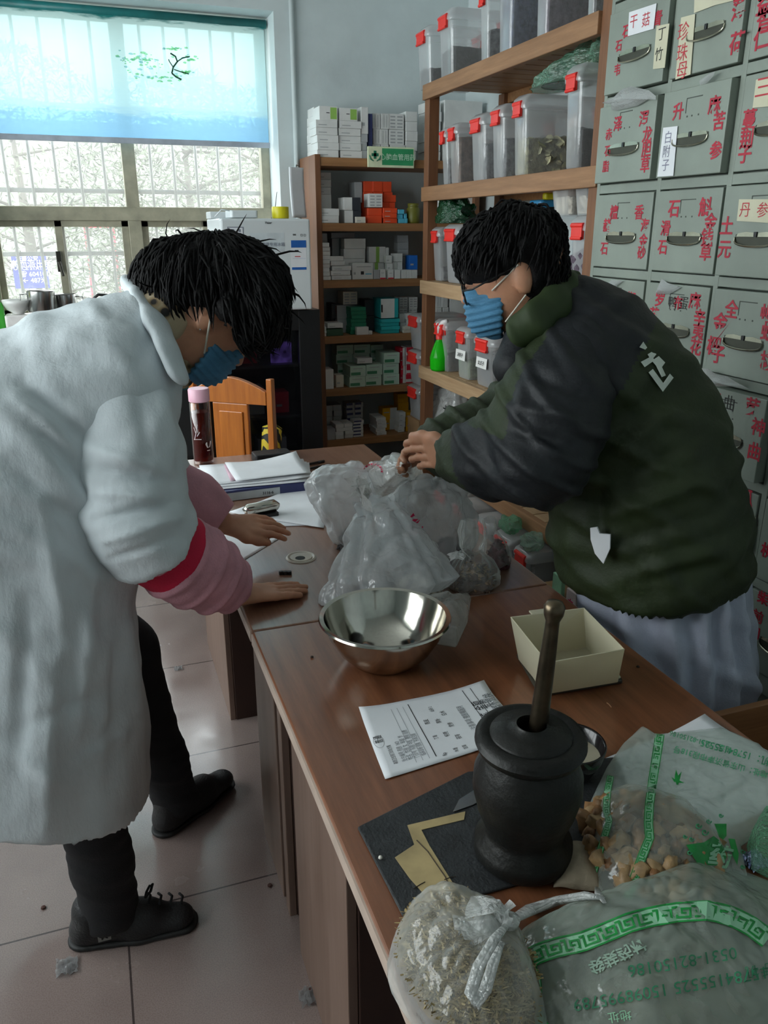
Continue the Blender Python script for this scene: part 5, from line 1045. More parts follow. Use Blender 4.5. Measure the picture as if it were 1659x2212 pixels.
# ------------------------------------------------------------------ plastic bags
bagm = film('clear_bag', (238, 242, 244), .40, .10, 22, .6, .7, .6, .4); bagthin = film('thin_clear_bag', (236, 240, 236), .13, .09, 13, .35, .7, .5, .3, gl=.6); bagmilk = film('milky_bag', (238, 240, 238), .52, .14, 24, .6, .6, .5, .4); bagg = film('green_tint_bag', (120, 196, 150), .36, .15, 36, .6, .7, .6, .4); bagdark = film('dark_green_bag', (14, 84, 48), .86, .2, 36, .6, .6, .2, .3)
redprint = mat('red_bag_print', (206, 30, 84), .5)
BV = {}
def onbag(e, lift=.002):
    def g(px, py):
        d = Vector(_ray(px, py)).normalized(); h_ = BV[e.name].ray_cast(Vector(_C), d)[0]
        return (h_ - d * lift) if h_ is not None else Pd(px, py, 1.9)
    return g
def sack(name, label, base, top, prof, m, seed, nu=72, nv=40, wr=.10, cr=.012, side=None, shut=True, tail=None, group='plastic bags on the counter', cat='plastic bag'):
    """a soft bag: rings of the given half-widths from base to top, creased; prof = (t, half width, half depth)"""
    base, top = Vector(base), Vector(top); ax = (top - base); ex = Vector(side) if side else Vector((1, 0, 0)); e = thing(name, label, cat, base, group)
    ey = ax.normalized().cross(ex).normalized(); ex = ey.cross(ax.normalized()).normalized()
    T = [p[0] for p in prof]
    def f(u, t):
        a = 2 * math.pi * u; rx = float(np.interp(t, T, [p[1] for p in prof])); ry = float(np.interp(t, T, [p[2] for p in prof]))
        ca, sa = math.cos(a), math.sin(a); q = Vector((ca * 2.2, sa * 2.2, t * 3 + seed * 3.7))
        fold = abs(mnoise.noise(Vector((ca * 2.6, sa * 2.6, t * .9 + seed * 5)))) * 2 - .5
        w = 1 + wr * fold + wr * .5 * mnoise.noise(q)
        ca_ = math.copysign(abs(ca) ** .8, ca); sa_ = math.copysign(abs(sa) ** .8, sa)
        p = base + ax * t + ex * (ca_ * rx * w) + ey * (sa_ * ry * w)
        dv, _pp = mnoise.voronoi(p * 15 + Vector((seed, 0, 0))); c = cr * ((dv[1] - dv[0]) * 1.1 - .35) * (.7 + 1.1 * t)
        c += cr * .5 * (abs(mnoise.noise(p * 34 + Vector((seed, 0, 0)))) - .2) * (t > .8)
        p += (ex * ca + ey * sa) * c + ax.normalized() * c * (.8 if t > .85 else .15)
        if p.z < base.z + .001: p.z = base.z + .001
        return p
    b = MB().grid(f, nu, nv, 0, True)
    if shut: b.add([f(q / nu, 0) for q in range(nu)], [tuple(range(nu - 1, -1, -1))], 0)
    o = b.build('bag_film', m, e, smooth=True); BV[e.name] = BVHTree.FromPolygons([Vector(v) for v in b.v], [q for q in b.f if len(q) == 4])
    return e, f
def heap(center, rx, ry, h, m, label, seed=0, n=18, cat='herbs', bits=0, bl=.012, bm=None, rot=0.0):
    c = Vector(center)
    def f(u, v):
        a = 2 * math.pi * u; r = v; x = math.cos(a) * rx * r; y = math.sin(a) * ry * r
        z = h * max(0, 1 - r ** 2.4) * (1 + .25 * vn((x * 40, y * 40, seed))) + .004 * vn((x * 120, y * 120, seed + 3)) * (r < .97)
        return c + Vector((x * math.cos(rot) - y * math.sin(rot), x * math.sin(rot) + y * math.cos(rot), max(.0005, z)))
    mb = MB().grid(f, n * 2, n, 0, True); q = random.Random(seed)
    for i in range(bits):
        p = Vector(f(q.random(), q.random() ** .6)); d = Vector((q.gauss(0, 1), q.gauss(0, 1), q.gauss(0, .5))).normalized() * bl * q.uniform(.5, 1.2); s_ = d.orthogonal().normalized() * bl * q.uniform(.15, .4); k_ = d.cross(s_).normalized() * bl * .12
        mb.add([p - d + k_, p + s_ + k_ * 2, p + d + k_, p - s_ + k_, p - k_], [(0, 1, 2, 3), (1, 0, 4), (2, 1, 4), (3, 2, 4), (0, 3, 4)], 1 + (i % 2))
    return tag(mb.build('dried_herbs', [m, bm or m, bm or m] if not isinstance(bm, list) else [m] + bm, smooth=True), label, cat, 'herbs in the bags', 'stuff')
Zt = TZ + .001
# first bag: tall, leaning back beside the papers
b1 = Pz(748, 1188, TZ); 
sack('plastic_bag', 'tall clear bag bulging beside the white papers, dark herb at its foot', (b1.x + .015, b1.y + .01, Zt), tuple(Pd(735, 1000, 2.02)), [(0, .02, .03), (.08, .042, .05), (.3, .058, .06), (.55, .085, .07), (.8, .092, .06), (.93, .075, .045), (1, .05, .02)], bagm, 1, wr=.14, cr=.014)
heap((b1.x + .015, b1.y + .01, Zt), .034, .04, .05, HERB['black'], 'dark dried herb in the foot of the tall leaning bag', 1, bits=60, bm=HERB['grey'])
# second bag: the big one behind the bowl
b2 = Vector((.545, 1.46, Zt)); t2 = Pd(808, 1072, 1.72)
sack('plastic_bag', 'largest milky white bag slumped behind the steel bowl', b2, t2, [(0, .115, .07), (.08, .142, .085), (.25, .132, .08), (.5, .102, .066), (.72, .070, .048), (.9, .054, .034), (1, .05, .018)], bagm, 2, nu=110, nv=64, wr=.16, cr=.017, side=(1, -.1, 0))
heap((b2.x - .07, b2.y - .02, Zt), .055, .045, .05, HERB['grey'], 'greyish herb slices at one end of the largest bag', 2, bits=90, bm=[HERB['pale'], HERB['black']])
heap((b2.x + .05, b2.y - .0, Zt), .06, .05, .05, HERB['pale'], 'pale herb powder settled in the middle of the largest bag', 3, bits=20, bm=HERB['grey'])
MBk = MB()
def knot(e, c, d, n, ln, seed, m, w=.012):
    """gathered ends of a tied bag: flat crinkled tails fanning out"""
    q = random.Random(seed); mb = MB(); c = Vector(c); d = Vector(d).normalized()
    for i in range(n):
        t = (d + Vector((q.gauss(0, .45), q.gauss(0, .45), q.gauss(0, .35)))).normalized(); s_ = t.orthogonal().normalized(); s_ = (Matrix.Rotation(q.uniform(0, 6.28), 3, t) @ s_) * w * q.uniform(.6, 1.5); nn = t.cross(s_).normalized(); l = ln * q.uniform(.6, 1.2)
        rows = []
        for j in range(6):
            k_ = j / 5; p = c + t * l * k_ + nn * .008 * math.sin(k_ * 5 + i) - Vector((0, 0, .02 * k_ * k_)); ww = .25 + .9 * k_
            for a in (-1, -.3, .4, 1): rows.append(p + s_ * a * ww + nn * .006 * q.uniform(-1, 1) * k_)
        mb.add(rows, [(j * 4 + a, j * 4 + a + 1, j * 4 + a + 5, j * 4 + a + 4) for j in range(5) for a in range(3)])
    mb.lathe([(.004, -.006), (.010, -.003), (.011, .003), (.004, .007)], c, 12)
    return mb.build('knot', m, e, smooth=True)
e2 = COL.objects['plastic_bag.001']; knot(e2, Pd(788, 1072, 1.70), (-.3, -.2, .9), 6, .06, 4, bagmilk, .02); 
# fourth bag: red print, purple herb, behind the largest
b4 = Vector((.69, 1.66, Zt)); e4, f4 = sack('plastic_bag', 'white bag with red print and purple herb behind the largest bag', b4, Pd(930, 1030, 1.86), [(0, .10, .06), (.1, .125, .075), (.4, .12, .07), (.7, .10, .055), (.88, .085, .04), (1, .06, .015)], bagm, 5, nu=96, nv=54, wr=.18, cr=.016)
heap((b4.x + .06, b4.y - .03, Zt), .06, .05, .05, mat('purple_herb', (86, 44, 52), .7, var=.3, scale=60, bump=.5), 'purple brown herb in the foot of the bag with red print', 6, bits=70, bm=mat('purple_herb', (86, 44, 52), .7))
def wpx(mb, f, s, px, dr, up, size, bold=.0, mi=0):
    vs, fs = glyphs(s, bold)
    mb.add([f(px[0] + (v[0] * dr[0] + v[1] * up[0]) * size, px[1] + (v[0] * dr[1] + v[1] * up[1]) * size) for v in vs], fs, mi)
def atd(d): return lambda x, y: Pd(x, y, d)
def fillb(mb, f, pts, mi=0, n=7):
    c = np.mean(np.array(pts, float), 0); P_ = []
    for i in range(len(pts)):
        a, b = np.array(pts[i], float), np.array(pts[(i + 1) % len(pts)], float); P_ += [a, a * .67 + b * .33, a * .33 + b * .67]
    k_ = len(P_); vs = [f(*(c + (p - c) * (r_ / n))) for r_ in range(n + 1) for p in P_]
    mb.add(vs, [(r_ * k_ + i, r_ * k_ + (i + 1) % k_, (r_ + 1) * k_ + (i + 1) % k_, (r_ + 1) * k_ + i) for r_ in range(n) for i in range(k_)], mi)
def blob(mb, f, pts, mi=0): mb.add([f(*p) for p in pts], [tuple(range(len(pts)))], mi)
m = MB(); F4 = onbag(e4)
for pts in ([(886, 1116), (893, 1108), (896, 1114), (889, 1118)], [(886, 1128), (893, 1121), (904, 1121), (897, 1128), (890, 1132)], [(896, 1130), (908, 1122), (903, 1130)]): blob(m, F4, pts)
blob(m, F4, [(878, 1139), (914, 1137), (914, 1140), (878, 1142)]); blob(m, F4, [(880, 1146), (914, 1144), (913, 1157), (895, 1157)]); m.build('red_print', redprint, e4)
# third bag: held by the tying hands
b3 = Pz(812, 1062, Zt); e3, f3 = sack('plastic_bag', 'puffed white bag with red ring print gripped by the person in green', (b3.x + .02, b3.y - .02, Zt), tuple(Pd(872, 1010, 1.80)), [(0, .05, .05), (.1, .075, .06), (.35, .088, .07), (.6, .075, .06), (.8, .05, .04), (.93, .025, .02), (1, .018, .012)], bagmilk, 7, wr=.13, cr=.012)
m = MB(); c3 = (806, 1018)
F3 = onbag(e3)
for i in range(9):
    a = math.radians(195 + 20 * i); a2 = a + .25; r1, r2 = 17, 22
    blob(m, F3, [(c3[0] + r1 * math.cos(a), c3[1] + r1 * .8 * math.sin(a)), (c3[0] + r2 * math.cos(a), c3[1] + r2 * .8 * math.sin(a)), (c3[0] + r2 * math.cos(a2), c3[1] + r2 * .8 * math.sin(a2)), (c3[0] + r1 * math.cos(a2), c3[1] + r1 * .8 * math.sin(a2))])
m.build('red_print', redprint, e3)
# fifth bag: small tied bag of brown slices
b5 = Vector((.728, 1.455, Zt)); e5, f5 = sack('plastic_bag', 'small tied clear bag of brown root slices beside the largest bag', b5, Pd(1022, 1120, 1.73), [(0, .048, .036), (.06, .056, .044), (.25, .055, .042), (.42, .036, .03), (.50, .022, .02), (.62, .03, .02), (.85, .034, .014), (1, .026, .008)], bagthin, 8, wr=.2, cr=.009)
heap(b5, .05, .04, .055, HERB['brown'], 'brown and pale root slices in the small tied bag', 9, bits=150, bl=.014, bm=[mat('root_tan', (150, 118, 84), .7, var=.2), HERB['brown']])
knot(e5, Pd(990, 1200, 1.71), (-.2, -.3, .8), 5, .035, 12, bagmilk, .012)
# purple bag just behind it, and the flat empty bag by the bowl
b6 = Vector((.835, 1.545, Zt)); sack('plastic_bag', 'small bag of dark purple herb behind the tied bag of slices', b6, b6 + Vector((-.02, .01, .11)), [(0, .028, .028), (.1, .036, .034), (.45, .034, .03), (.7, .022, .02), (1, .012, .01)], bagthin, 10, nu=40, nv=24)
heap(b6, .03, .03, .06, mat('purple_herb', (86, 44, 52), .7), 'dark purple herb in the small bag behind the slices', 11, bits=50, bm=mat('purple_herb', (86, 44, 52), .7))
def pillow(name, label, poly, z0, hf, mats, seed, cat='plastic bag', nr=26, na=120, group='plastic bags on the counter', edge=.9, bottom=True, wr=.006, part='bag_film', e=None, xy=None, fp=5.0, fe=.5):
    """bag lying flat: outline on the desk, height from hf(x, y)"""
    P_ = [Pz(x, y, z0) for x, y in poly] if xy is None else [Vector((x, y, z0)) for x, y in xy]
    L = [0]
    for i in range(len(P_)): L.append(L[-1] + (P_[(i + 1) % len(P_)] - P_[i]).length)
    def bd(u):
        s = u * L[-1]
        for i in range(len(P_)):
            if s <= L[i + 1] or i == len(P_) - 1: k_ = (s - L[i]) / (L[i + 1] - L[i]); return P_[i].lerp(P_[(i + 1) % len(P_)], min(1, k_))
    c = sum(P_, Vector()) / len(P_); e = e or thing(name, label, cat, c, group)
    def H(x, y, r=0):
        w = wr * (abs(vn((x * 22, y * 22, seed))) * 1.6 + .8 * abs(vn((x * 60, y * 60, seed + 5))))
        return hf(x, y) + w
    B_ = [bd(q / na) for q in range(na)]
    def f(u, v):
        p = c.lerp(B_[int(round(u * na)) % na], v); fall = max(0.0, 1 - v ** fp) ** fe
        return (p.x, p.y, z0 + .002 + H(p.x, p.y) * fall)
    mb = MB().grid(f, na, nr, 0, True)
    if bottom: mb.add([(p.x, p.y, z0 + .0012) for p in B_], [tuple(range(na))[::-1]], 0)
    mb.build(part, mats, e, smooth=True)
    bv = BVHTree.FromPolygons([Vector(v) for v in mb.v], [f_ for f_ in mb.f if len(f_) == 4]); last = [None]
    def on(px, py, lift=.0012):
        d = Vector(_ray(px, py)).normalized(); h_, n_, i_, r_ = bv.ray_cast(Vector(_C), d)
        if h_ is None: return Pz(px, py, z0 + .004)
        return h_ - d * lift
    on.bv = bv
    return e, on
pillow('plastic_bag', 'empty clear bag lying flat between the steel bowl and the largest bag', [(875, 1345), (900, 1310), (1018, 1292), (1010, 1345), (985, 1400), (900, 1385)], TZ, lambda x, y: .035 * math.exp(-((x - .60) ** 2 + (y - 1.35) ** 2) / .006) + .004, bagthin, 21, nr=16, na=60, wr=.012)
# ------------------------------------------------------------------ bags in front
gprint = mat('green_bag_print', (24, 140, 62), .45, var=.12, scale=30); gpale = mat('pale_green_print', (150, 206, 168), .5, var=.06)
straw = [mat('straw_a', (164, 144, 98), .75, var=.15), mat('straw_b', (122, 102, 64), .8, var=.2)]
# straw-like herb in a tied bag at the desk edge
sc_xy = Vector((.290, .560, 0)); 
def hs_(x, y): q = ((x - sc_xy.x) / .080) ** 2 + ((y - sc_xy.y) / .110) ** 2; return .072 * max(0, 1 - q) ** .5
mbs = MB(); q = random.Random(5)
mbs.grid(lambda u, v: (sc_xy.x + math.cos(6.2832 * u) * .068 * v, sc_xy.y + math.sin(6.2832 * u) * .097 * v, TZ + .003 + .76 * hs_(sc_xy.x + math.cos(6.2832 * u) * .068 * v, sc_xy.y + math.sin(6.2832 * u) * .097 * v)), 40, 16, 0, True)
for i in range(4200):
    a = q.uniform(0, 6.28); r_ = q.random() ** .5; x = sc_xy.x + math.cos(a) * .064 * r_; y = sc_xy.y + math.sin(a) * .092 * r_; p = Vector((x, y, TZ + .004 + hs_(x, y) * q.uniform(.74, .84)))
    d = Vector((q.gauss(0, 1), q.gauss(0, 1), q.gauss(0, .25))).normalized() * q.uniform(.003, .011); s_ = d.orthogonal().normalized() * q.uniform(.0003, .0011); w_ = d.cross(s_).normalized() * .0012
    mbs.add([p - d - s_, p - d + s_, p + w_ + s_, p + w_ - s_, p + d + s_ * .5, p + d - s_ * .5], [(0, 1, 2, 3), (3, 2, 4, 5)], 1 + (q.random() < .45))
tag(mbs.build('dried_herbs', [mat('straw_base', (92, 74, 48), .9, var=.3, scale=50)] + straw), 'straw coloured shredded herb filling the tied bag at the desk edge', 'herbs', 'herbs in the bags', 'stuff')
e7, on7 = pillow('plastic_bag', 'tied clear bag of straw coloured herb at the front desk edge', None, TZ, lambda x, y: hs_(x, y) + .006, bagthin, 31, nr=34, na=160, xy=[(sc_xy.x + .075 * math.cos(a) * (1 + .05 * math.sin(5 * a)), sc_xy.y + .106 * math.sin(a) * (1 + .05 * math.cos(7 * a))) for a in np.linspace(0, 2 * math.pi, 40, endpoint=False)], wr=.009, fp=9)
def loop(pts, w, seed, e):
    q = random.Random(seed); mb = MB(); P_ = [Vector(p) for p in pts]; n = len(P_)
    for s0 in range(3):
        o = Vector((q.uniform(-1, 1), q.uniform(-1, 1), q.uniform(-.5, 1))) * w * .35
        mb.tube([p + o * min(1, i, n - 1 - i) for i, p in enumerate(P_)], [w * (.35 + .4 * math.sin(math.pi * min(1, (i + .6) / n))) for i in range(n)], 8, 0, True, .45)
    mb.build('handle_tail', bagmilk, e, smooth=True)
# chunks in the printed bag
chunk_m = [mat('amber_chunk', (150, 112, 74), .5, var=.25, scale=30, bump=.3), mat('tan_chunk', (170, 138, 98), .5, var=.2, scale=30, bump=.3), mat('dark_chunk', (126, 88, 54), .55, var=.25, scale=30, bump=.3)]
wc = Pz(1402, 1850, TZ)
def hw_(x, y): dx, dy = x - wc.x, y - wc.y; return .05 * max(0, 1 - (dx / .088) ** 2 - (dy / .098) ** 2) ** .6
protos = []
for j in range(5):
    q = random.Random(j + 50); mb = MB(); 
    prof = [(0, -.011), (.008, -.009), (.0125, -.002), (.012, .005), (.006, .010), (0, .011)]
    mb.lathe(prof, (0, 0, 0), 10); mb.v = [tuple(Vector(v) * (1 + .75 * vn((v[0] * 170 + j * 3, v[1] * 170, v[2] * 170))) ) for v in mb.v]; mb.v = [(v[0] * 1.25, v[1] * .9, v[2] * .9) for v in mb.v]
    o = mb.build('dried_root_chunk', chunk_m[j % 3], smooth=True); protos.append(o)
q = random.Random(77); cnt = 0; pos = []
for i in range(9000):
    if cnt >= 210: break
    a = q.uniform(0, 6.28); r_ = q.random() ** .5; x = wc.x + math.cos(a) * .078 * r_; y = wc.y + math.sin(a) * .088 * r_; h_ = hw_(x, y); z = TZ + .017 + q.choice([0, .5, 1, 1, 1]) * max(0, h_ - .018)
    p = Vector((x, y, z))
    if any((p - o_).length < .0150 for o_ in pos): continue
    pos.append(p); o = protos[cnt] if cnt < 5 else protos[q.randrange(5)].copy()
    if cnt >= 5: COL.objects.link(o)
    o.location = p; o.rotation_euler = (q.uniform(0, 6), q.uniform(0, 6), q.uniform(0, 6)); s_ = q.uniform(.75, 1.15); o.scale = (s_, s_, s_)
    tag(o, 'amber brown dried root chunk heaped in the green printed bag', 'dried herb', 'root chunks in the green printed bag'); cnt += 1
poly8 = [(1263, 1800), (1268, 1750), (1310, 1660), (1345, 1610), (1385, 1572), (1415, 1592), (1470, 1585), (1560, 1575), (1640, 1610), (1720, 1690), (1700, 1760), (1600, 1830), (1615, 1900), (1540, 1945), (1400, 1965), (1300, 1950), (1275, 1880)]
e8, on8 = pillow('plastic_bag', 'clear bag with green key pattern bands holding amber root chunks', poly8, TZ + .005, lambda x, y: hw_(x, y) * 1.08 + .010, film('printed_clear_bag', (228, 240, 232), .17, .12, 15, .35, .7, .6, .35, gl=.7), 41, wr=.005, na=180, nr=44)
def meander(mb, on, path, w, unit, mi_line=0, mi_fill=1, flip=1, lift=.0012):
    """key pattern band along a path in the picture"""
    P_ = [np.array(p, float) for p in path]; L = [0]
    for i in range(len(P_) - 1): L.append(L[-1] + np.linalg.norm(P_[i + 1] - P_[i]))
    def at(s, t):
        s = min(max(s, 0), L[-1] - 1e-6); i = max(0, min(len(P_) - 2, int(np.searchsorted(L, s, side='right')) - 1)); k_ = (s - L[i]) / (L[i + 1] - L[i])
        def tang(j): a = P_[min(j + 1, len(P_) - 1)] - P_[max(j - 1, 0)]; return a / np.linalg.norm(a)
        d = tang(i) * (1 - k_) + tang(i + 1) * k_; d = d / np.linalg.norm(d); p = P_[i] * (1 - k_) + P_[i + 1] * k_
        return p + np.array([-d[1], d[0]]) * t * flip
    memo = {}
    def on_(p, lf):
        key = (round(p[0], 1), round(p[1], 1), lf)
        if key not in memo: memo[key] = on(p[0], p[1], lf)
        return memo[key]
    def rect(s0, s1, t0, t1, mi, lf):
        n = max(1, int((s1 - s0) / (unit * .5)))
        for j in range(n):
            a, b = s0 + (s1 - s0) * j / n, s0 + (s1 - s0) * (j + 1) / n
            mb.add([on_(at(a, t0), lf), on_(at(b, t0), lf), on_(at(b, t1), lf), on_(at(a, t1), lf)], [(0, 1, 2, 3)], mi)
    h = w / 2; rect(0, L[-1], -h, h, mi_fill, lift); e_ = w * .09
    rect(0, L[-1], -h, -h + e_, mi_line, lift + .0006); rect(0, L[-1], h - e_, h, mi_line, lift + .0006)
    n = int(L[-1] / unit); g = unit / 8; a = (w - 2 * e_) / 8; y0 = -h + e_
    segs = [(0, 1, 1, 7), (1, 6.6, 6, 7), (5.6, 6.6, 2, 6), (2.2, 5.6, 2, 3), (2.2, 3.1, 3, 5), (3.1, 4.6, 4.2, 5), (6.6, 8, 1, 2), (0, 0.2, 1, 2)]
    for i in range(n):
        for (x0, x1, t0, t1) in segs: rect(i * unit + x0 * g, i * unit + x1 * g, y0 + t0 * a, y0 + t1 * a, mi_line, lift + .0006)
m = MB()
Q5 = lambda x, y: (1200 + x / 3.614, 1540 + y / 3.614)
meander(m, on8, [Q5(815, 165), Q5(790, 330), Q5(760, 520), Q5(735, 700), Q5(725, 850), Q5(735, 975), Q5(700, 1060), Q5(650, 1190), Q5(600, 1330), Q5(565, 1450)], 20, 21)
meander(m, on8, [Q5(430, 490), Q5(405, 620), Q5(395, 760), Q5(420, 840), Q5(385, 960), Q5(335, 1110), Q5(295, 1250), Q5(275, 1340)], 15, 17)
m.build('key_pattern_band', [gprint, gpale], e8)
GP3 = [gprint, mat('green_ink', (60, 150, 104), .5), gpale]; m = MB(); g8 = lambda x, y: on8(x, y, .0016)
# swallow emblem, lower banner with leaves and brush character, address lines printed upside down
for pts in ([(930, 500), (940, 440), (958, 490), (985, 455), (970, 520), (955, 548), (935, 540)], [(955, 520), (1010, 548), (960, 545)], [(935, 520), (905, 500), (930, 545)], [(940, 540), (962, 542), (958, 562), (944, 560)]): blob(m, g8, [Q5(*p) for p in pts])
m.build('swallow_emblem', GP3, e8); m = MB()
fillb(m, g8, [Q5(*p) for p in ((1240, 865), (1335, 865), (1335, 960), (1300, 1000), (1275, 960))]); fillb(m, g8, [Q5(*p) for p in ((1020, 1030), (1160, 1010), (1235, 960), (1300, 1010), (1340, 1120), (1300, 1190), (1150, 1190), (1110, 1180))]); fillb(m, g8, [Q5(*p) for p in ((1350, 980), (1400, 985), (1430, 1100), (1420, 1190), (1385, 1120))])
q = random.Random(8)
for cx, cy, r_ in ((1115, 880, 26), (1165, 930, 30), (1060, 985, 20), (1195, 845, 22), (1290, 800, 18), (1045, 1090, 20), (1075, 1220, 24), (1460, 1080, 20), (1010, 965, 16), (1460, 1200, 18)):
    pts = []
    for i in range(14): a = .5 * i + q.uniform(0, 1) * .05; rr_ = r_ * (1 - i / 16); pts.append(g8(*Q5(cx + rr_ * math.cos(a), cy + rr_ * math.sin(a))))
    m.tube(pts, .0009, 4, 1)
G8b = lambda x, y: on8(x, y, .003)
wpx(m, G8b, '药', Q5(1290, 1115), (.95, .25), (.25, -.95), 52, .025, 2)
m.build('brush_emblem', GP3, e8); m = MB()
for s_, p, z_ in (('手机：15784155525', (1440, 320), 21), ('地址：山东省济南市段318号', (1290, 385), 17), ('电话：0531-82150186', (1130, 225), 15)):
    wpx(m, g8, s_, Q5(*p), (-.96, -.27), (-.27, .96), z_, .012, 1)
m.build('address_lettering', GP3, e8)
# big printed bag in the foreground
def hb_(x, y): return .056 * math.exp(-(((x - .50) / .15) ** 4 + ((y - .50) / .16) ** 4)) + .006
poly9 = [(1068, 2105), (1095, 2050), (1130, 2008), (1210, 1978), (1300, 1948), (1400, 1915), (1470, 1880), (1520, 1858), (1570, 1870), (1659, 1905), (1790, 1950), (1900, 2250), (1800, 2420), (1450, 2480), (1200, 2400), (1110, 2240)]
pillow('dried_herbs', 'grey brown herb powder in the large printed bag', [(1150, 2090), (1290, 2010), (1450, 1950), (1600, 1930), (1760, 2000), (1830, 2250), (1740, 2380), (1450, 2430), (1250, 2380), (1140, 2220)], TZ + .001, lambda x, y: hb_(x, y) * .80, mat('grey_brown_powder', (98, 94, 78), .9, var=.2, scale=40, bump=.4), 51, cat='herbs', group='herbs in the bags', part='powder', wr=.002, fp=2.4, fe=.9)
hp_ = COL.objects['powder'].parent; hp_['kind'] = 'stuff'
e9, on9 = pillow('plastic_bag', 'large clear bag with green key pattern border and phone numbers in front', poly9, TZ + .0005, lambda x, y: hb_(x, y) + .004, film('printed_clear_bag_large', (200, 216, 204), .26, .12, 15, .4, .7, .6, .35, gl=.8), 52, na=220, nr=50, wr=.006, fp=2.6, fe=.8)
m = MB(); Q6 = lambda x, y: (840 + x / 2.026, 1880 + y / 2.026)
meander(m, on9, [Q6(*p) for p in ((610, 390), (655, 362), (740, 335), (840, 315), (940, 275), (1060, 225), (1160, 200), (1270, 182), (1400, 175), (1500, 200), (1580, 240), (1660, 300))], 44, 42)
meander(m, on9, [Q6(*p) for p in ((605, 395), (640, 470), (645, 530), (635, 600), (660, 660), (700, 720))], 26, 28)
m.build('key_pattern_band', [gprint, gpale], e9)
m = MB(); g9 = lambda x, y: on9(x, y, .0018)
for s_, p, z_, mi in (('0531-82150186', (1285, 402), 38, 0), ('15784155525 15098995789', (1228, 520), 38, 0), ('手机', (1620, 440), 30, 0), ('地址', (1010, 640), 26, 1)):
    wpx(m, g9, s_, Q6(*p), (-.985, .17), (.17, .985), z_, .0, mi)
wpx(m, g9, '袋装药材', Q6(1000, 375), (.88, -.42), (.42, .88), 34, .02, 2)
m.build('phone_lettering', [mat('green_ink_dark', (40, 120, 84), .5), gpale, mat('faint_print', (150, 176, 158), .5)], e9)
def lay(px, py, off=.008):
    d = Vector(_ray(px, py)).normalized(); best = (Pz(px, py, TZ) - Vector(_C)).length
    for o_ in (on7, on9, on8):
        h_, n_, i_, r_ = o_.bv.ray_cast(Vector(_C), d)
        if h_ is not None: best = min(best, r_)
    return Vector(_C) + d * (best - off)
kc = lay(1101, 1990, .012)
knot(e7, kc, (-.75, .45, .12), 10, .05, 33, bagmilk, .013)
loop([kc, lay(1150, 1968), lay(1210, 1948, .012), lay(1270, 1938, .014), lay(1300, 1940, .012)], .0105, 1, e7)
loop([kc, lay(1070, 2030), lay(1035, 2090), lay(1018, 2150), lay(1028, 2172), lay(1050, 2140), lay(1066, 2085), lay(1085, 2035)], .0062, 2, e7)
loop([lay(1290, 1918, .012), lay(1296, 1934, .014), lay(1306, 1950, .012)], .005, 3, e7)
# bag at the frame edge and foil scrap
pillow('plastic_bag', 'green printed bag corner at the desk rear edge beside the white sheets', [(1622, 1880), (1612, 1830), (1640, 1780), (1700, 1760), (1760, 1850), (1700, 1920)], TZ + .003, lambda x, y: .04, bagg, 61, nr=12, na=50)
fs_ = MB(); p = Pz(1628, 1862, TZ)
fs_.grid(lambda u, v: (p.x - .016 + .032 * u, p.y - .016 + .03 * v, TZ + .002 + .010 * abs(vn((u * 5, v * 5, 4))) + .012 * math.sin(math.pi * u) * math.sin(math.pi * v)), 14, 14)
tag(fs_.build('foil_wrapper', mat('foil', (150, 160, 190), .2, metal=.9), smooth=False), 'crumpled silver foil wrapper beside the key pattern bag', 'wrapper')
# ------------------------------------------------------------------ bags and packets on the rack
def rbag(label, base, top, prof, m, seed, **k_): return sack('plastic_bag', label, base, top, prof, m, seed, nu=48, nv=30, group='bags on the storage rack', **k_)
g0 = PX(1215, 215, 1.62); g0.z = rack_z[1] + .30
rbag('crinkled green bag resting on the tubs of the second rack level', (g0.x, g0.y + .16, g0.z - .02), (g0.x + .02, g0.y - .30, g0.z + .05), [(0, .03, .02), (.15, .08, .04), (.45, .11, .065), (.7, .085, .06), (.8, .05, .04), (.92, .08, .045), (1, .05, .04)], film('pale_green_bag', (150, 206, 176), .26, .12, 30, .8, .8, .5, .35), 71, wr=.2, cr=.02, side=(1, 0, .2))
heap((g0.x, g0.y - .02, g0.z - .02), .08, .10, .07, HERB['black'], 'dark herb in the crinkled green bag', 72, bits=30, bm=HERB['brown'])
g1 = PX(985, 505, 1.62); g1.z = rack_z[2] + .255
rbag('dark green bag folded on the tubs of the third rack level', (g1.x, g1.y + .12, g1.z), (g1.x, g1.y - .12, g1.z + .06), [(0, .02, .01), (.2, .08, .05), (.5, .1, .085), (.8, .07, .06), (1, .03, .03)], bagdark, 73, wr=.25, cr=.02, side=(1, 0, 0))
g2 = PX(975, 925, 1.66); g2.z = rack_z[4] + .23
e_, f_ = rbag('white carrier bag with black brush writing on the rack shelf', (1.66, g2.y, rack_z[4] + .002), (1.66, g2.y, rack_z[3] - .12), [(0, .08, .12), (.15, .09, .14), (.5, .09, .13), (.85, .06, .11), (1, .03, .08)], bagmilk, 74, wr=.15, cr=.016, side=(1, 0, 0))
m = MB(); write(m, '术', PX(962, 888, 1.515), (0, -1, 0), (0, 0, 1), .06, .02); write(m, '北', PX(1000, 900, 1.515), (0, -1, 0), (0, 0, 1), .06, .02)
m.build('brush_writing', ink, e_)
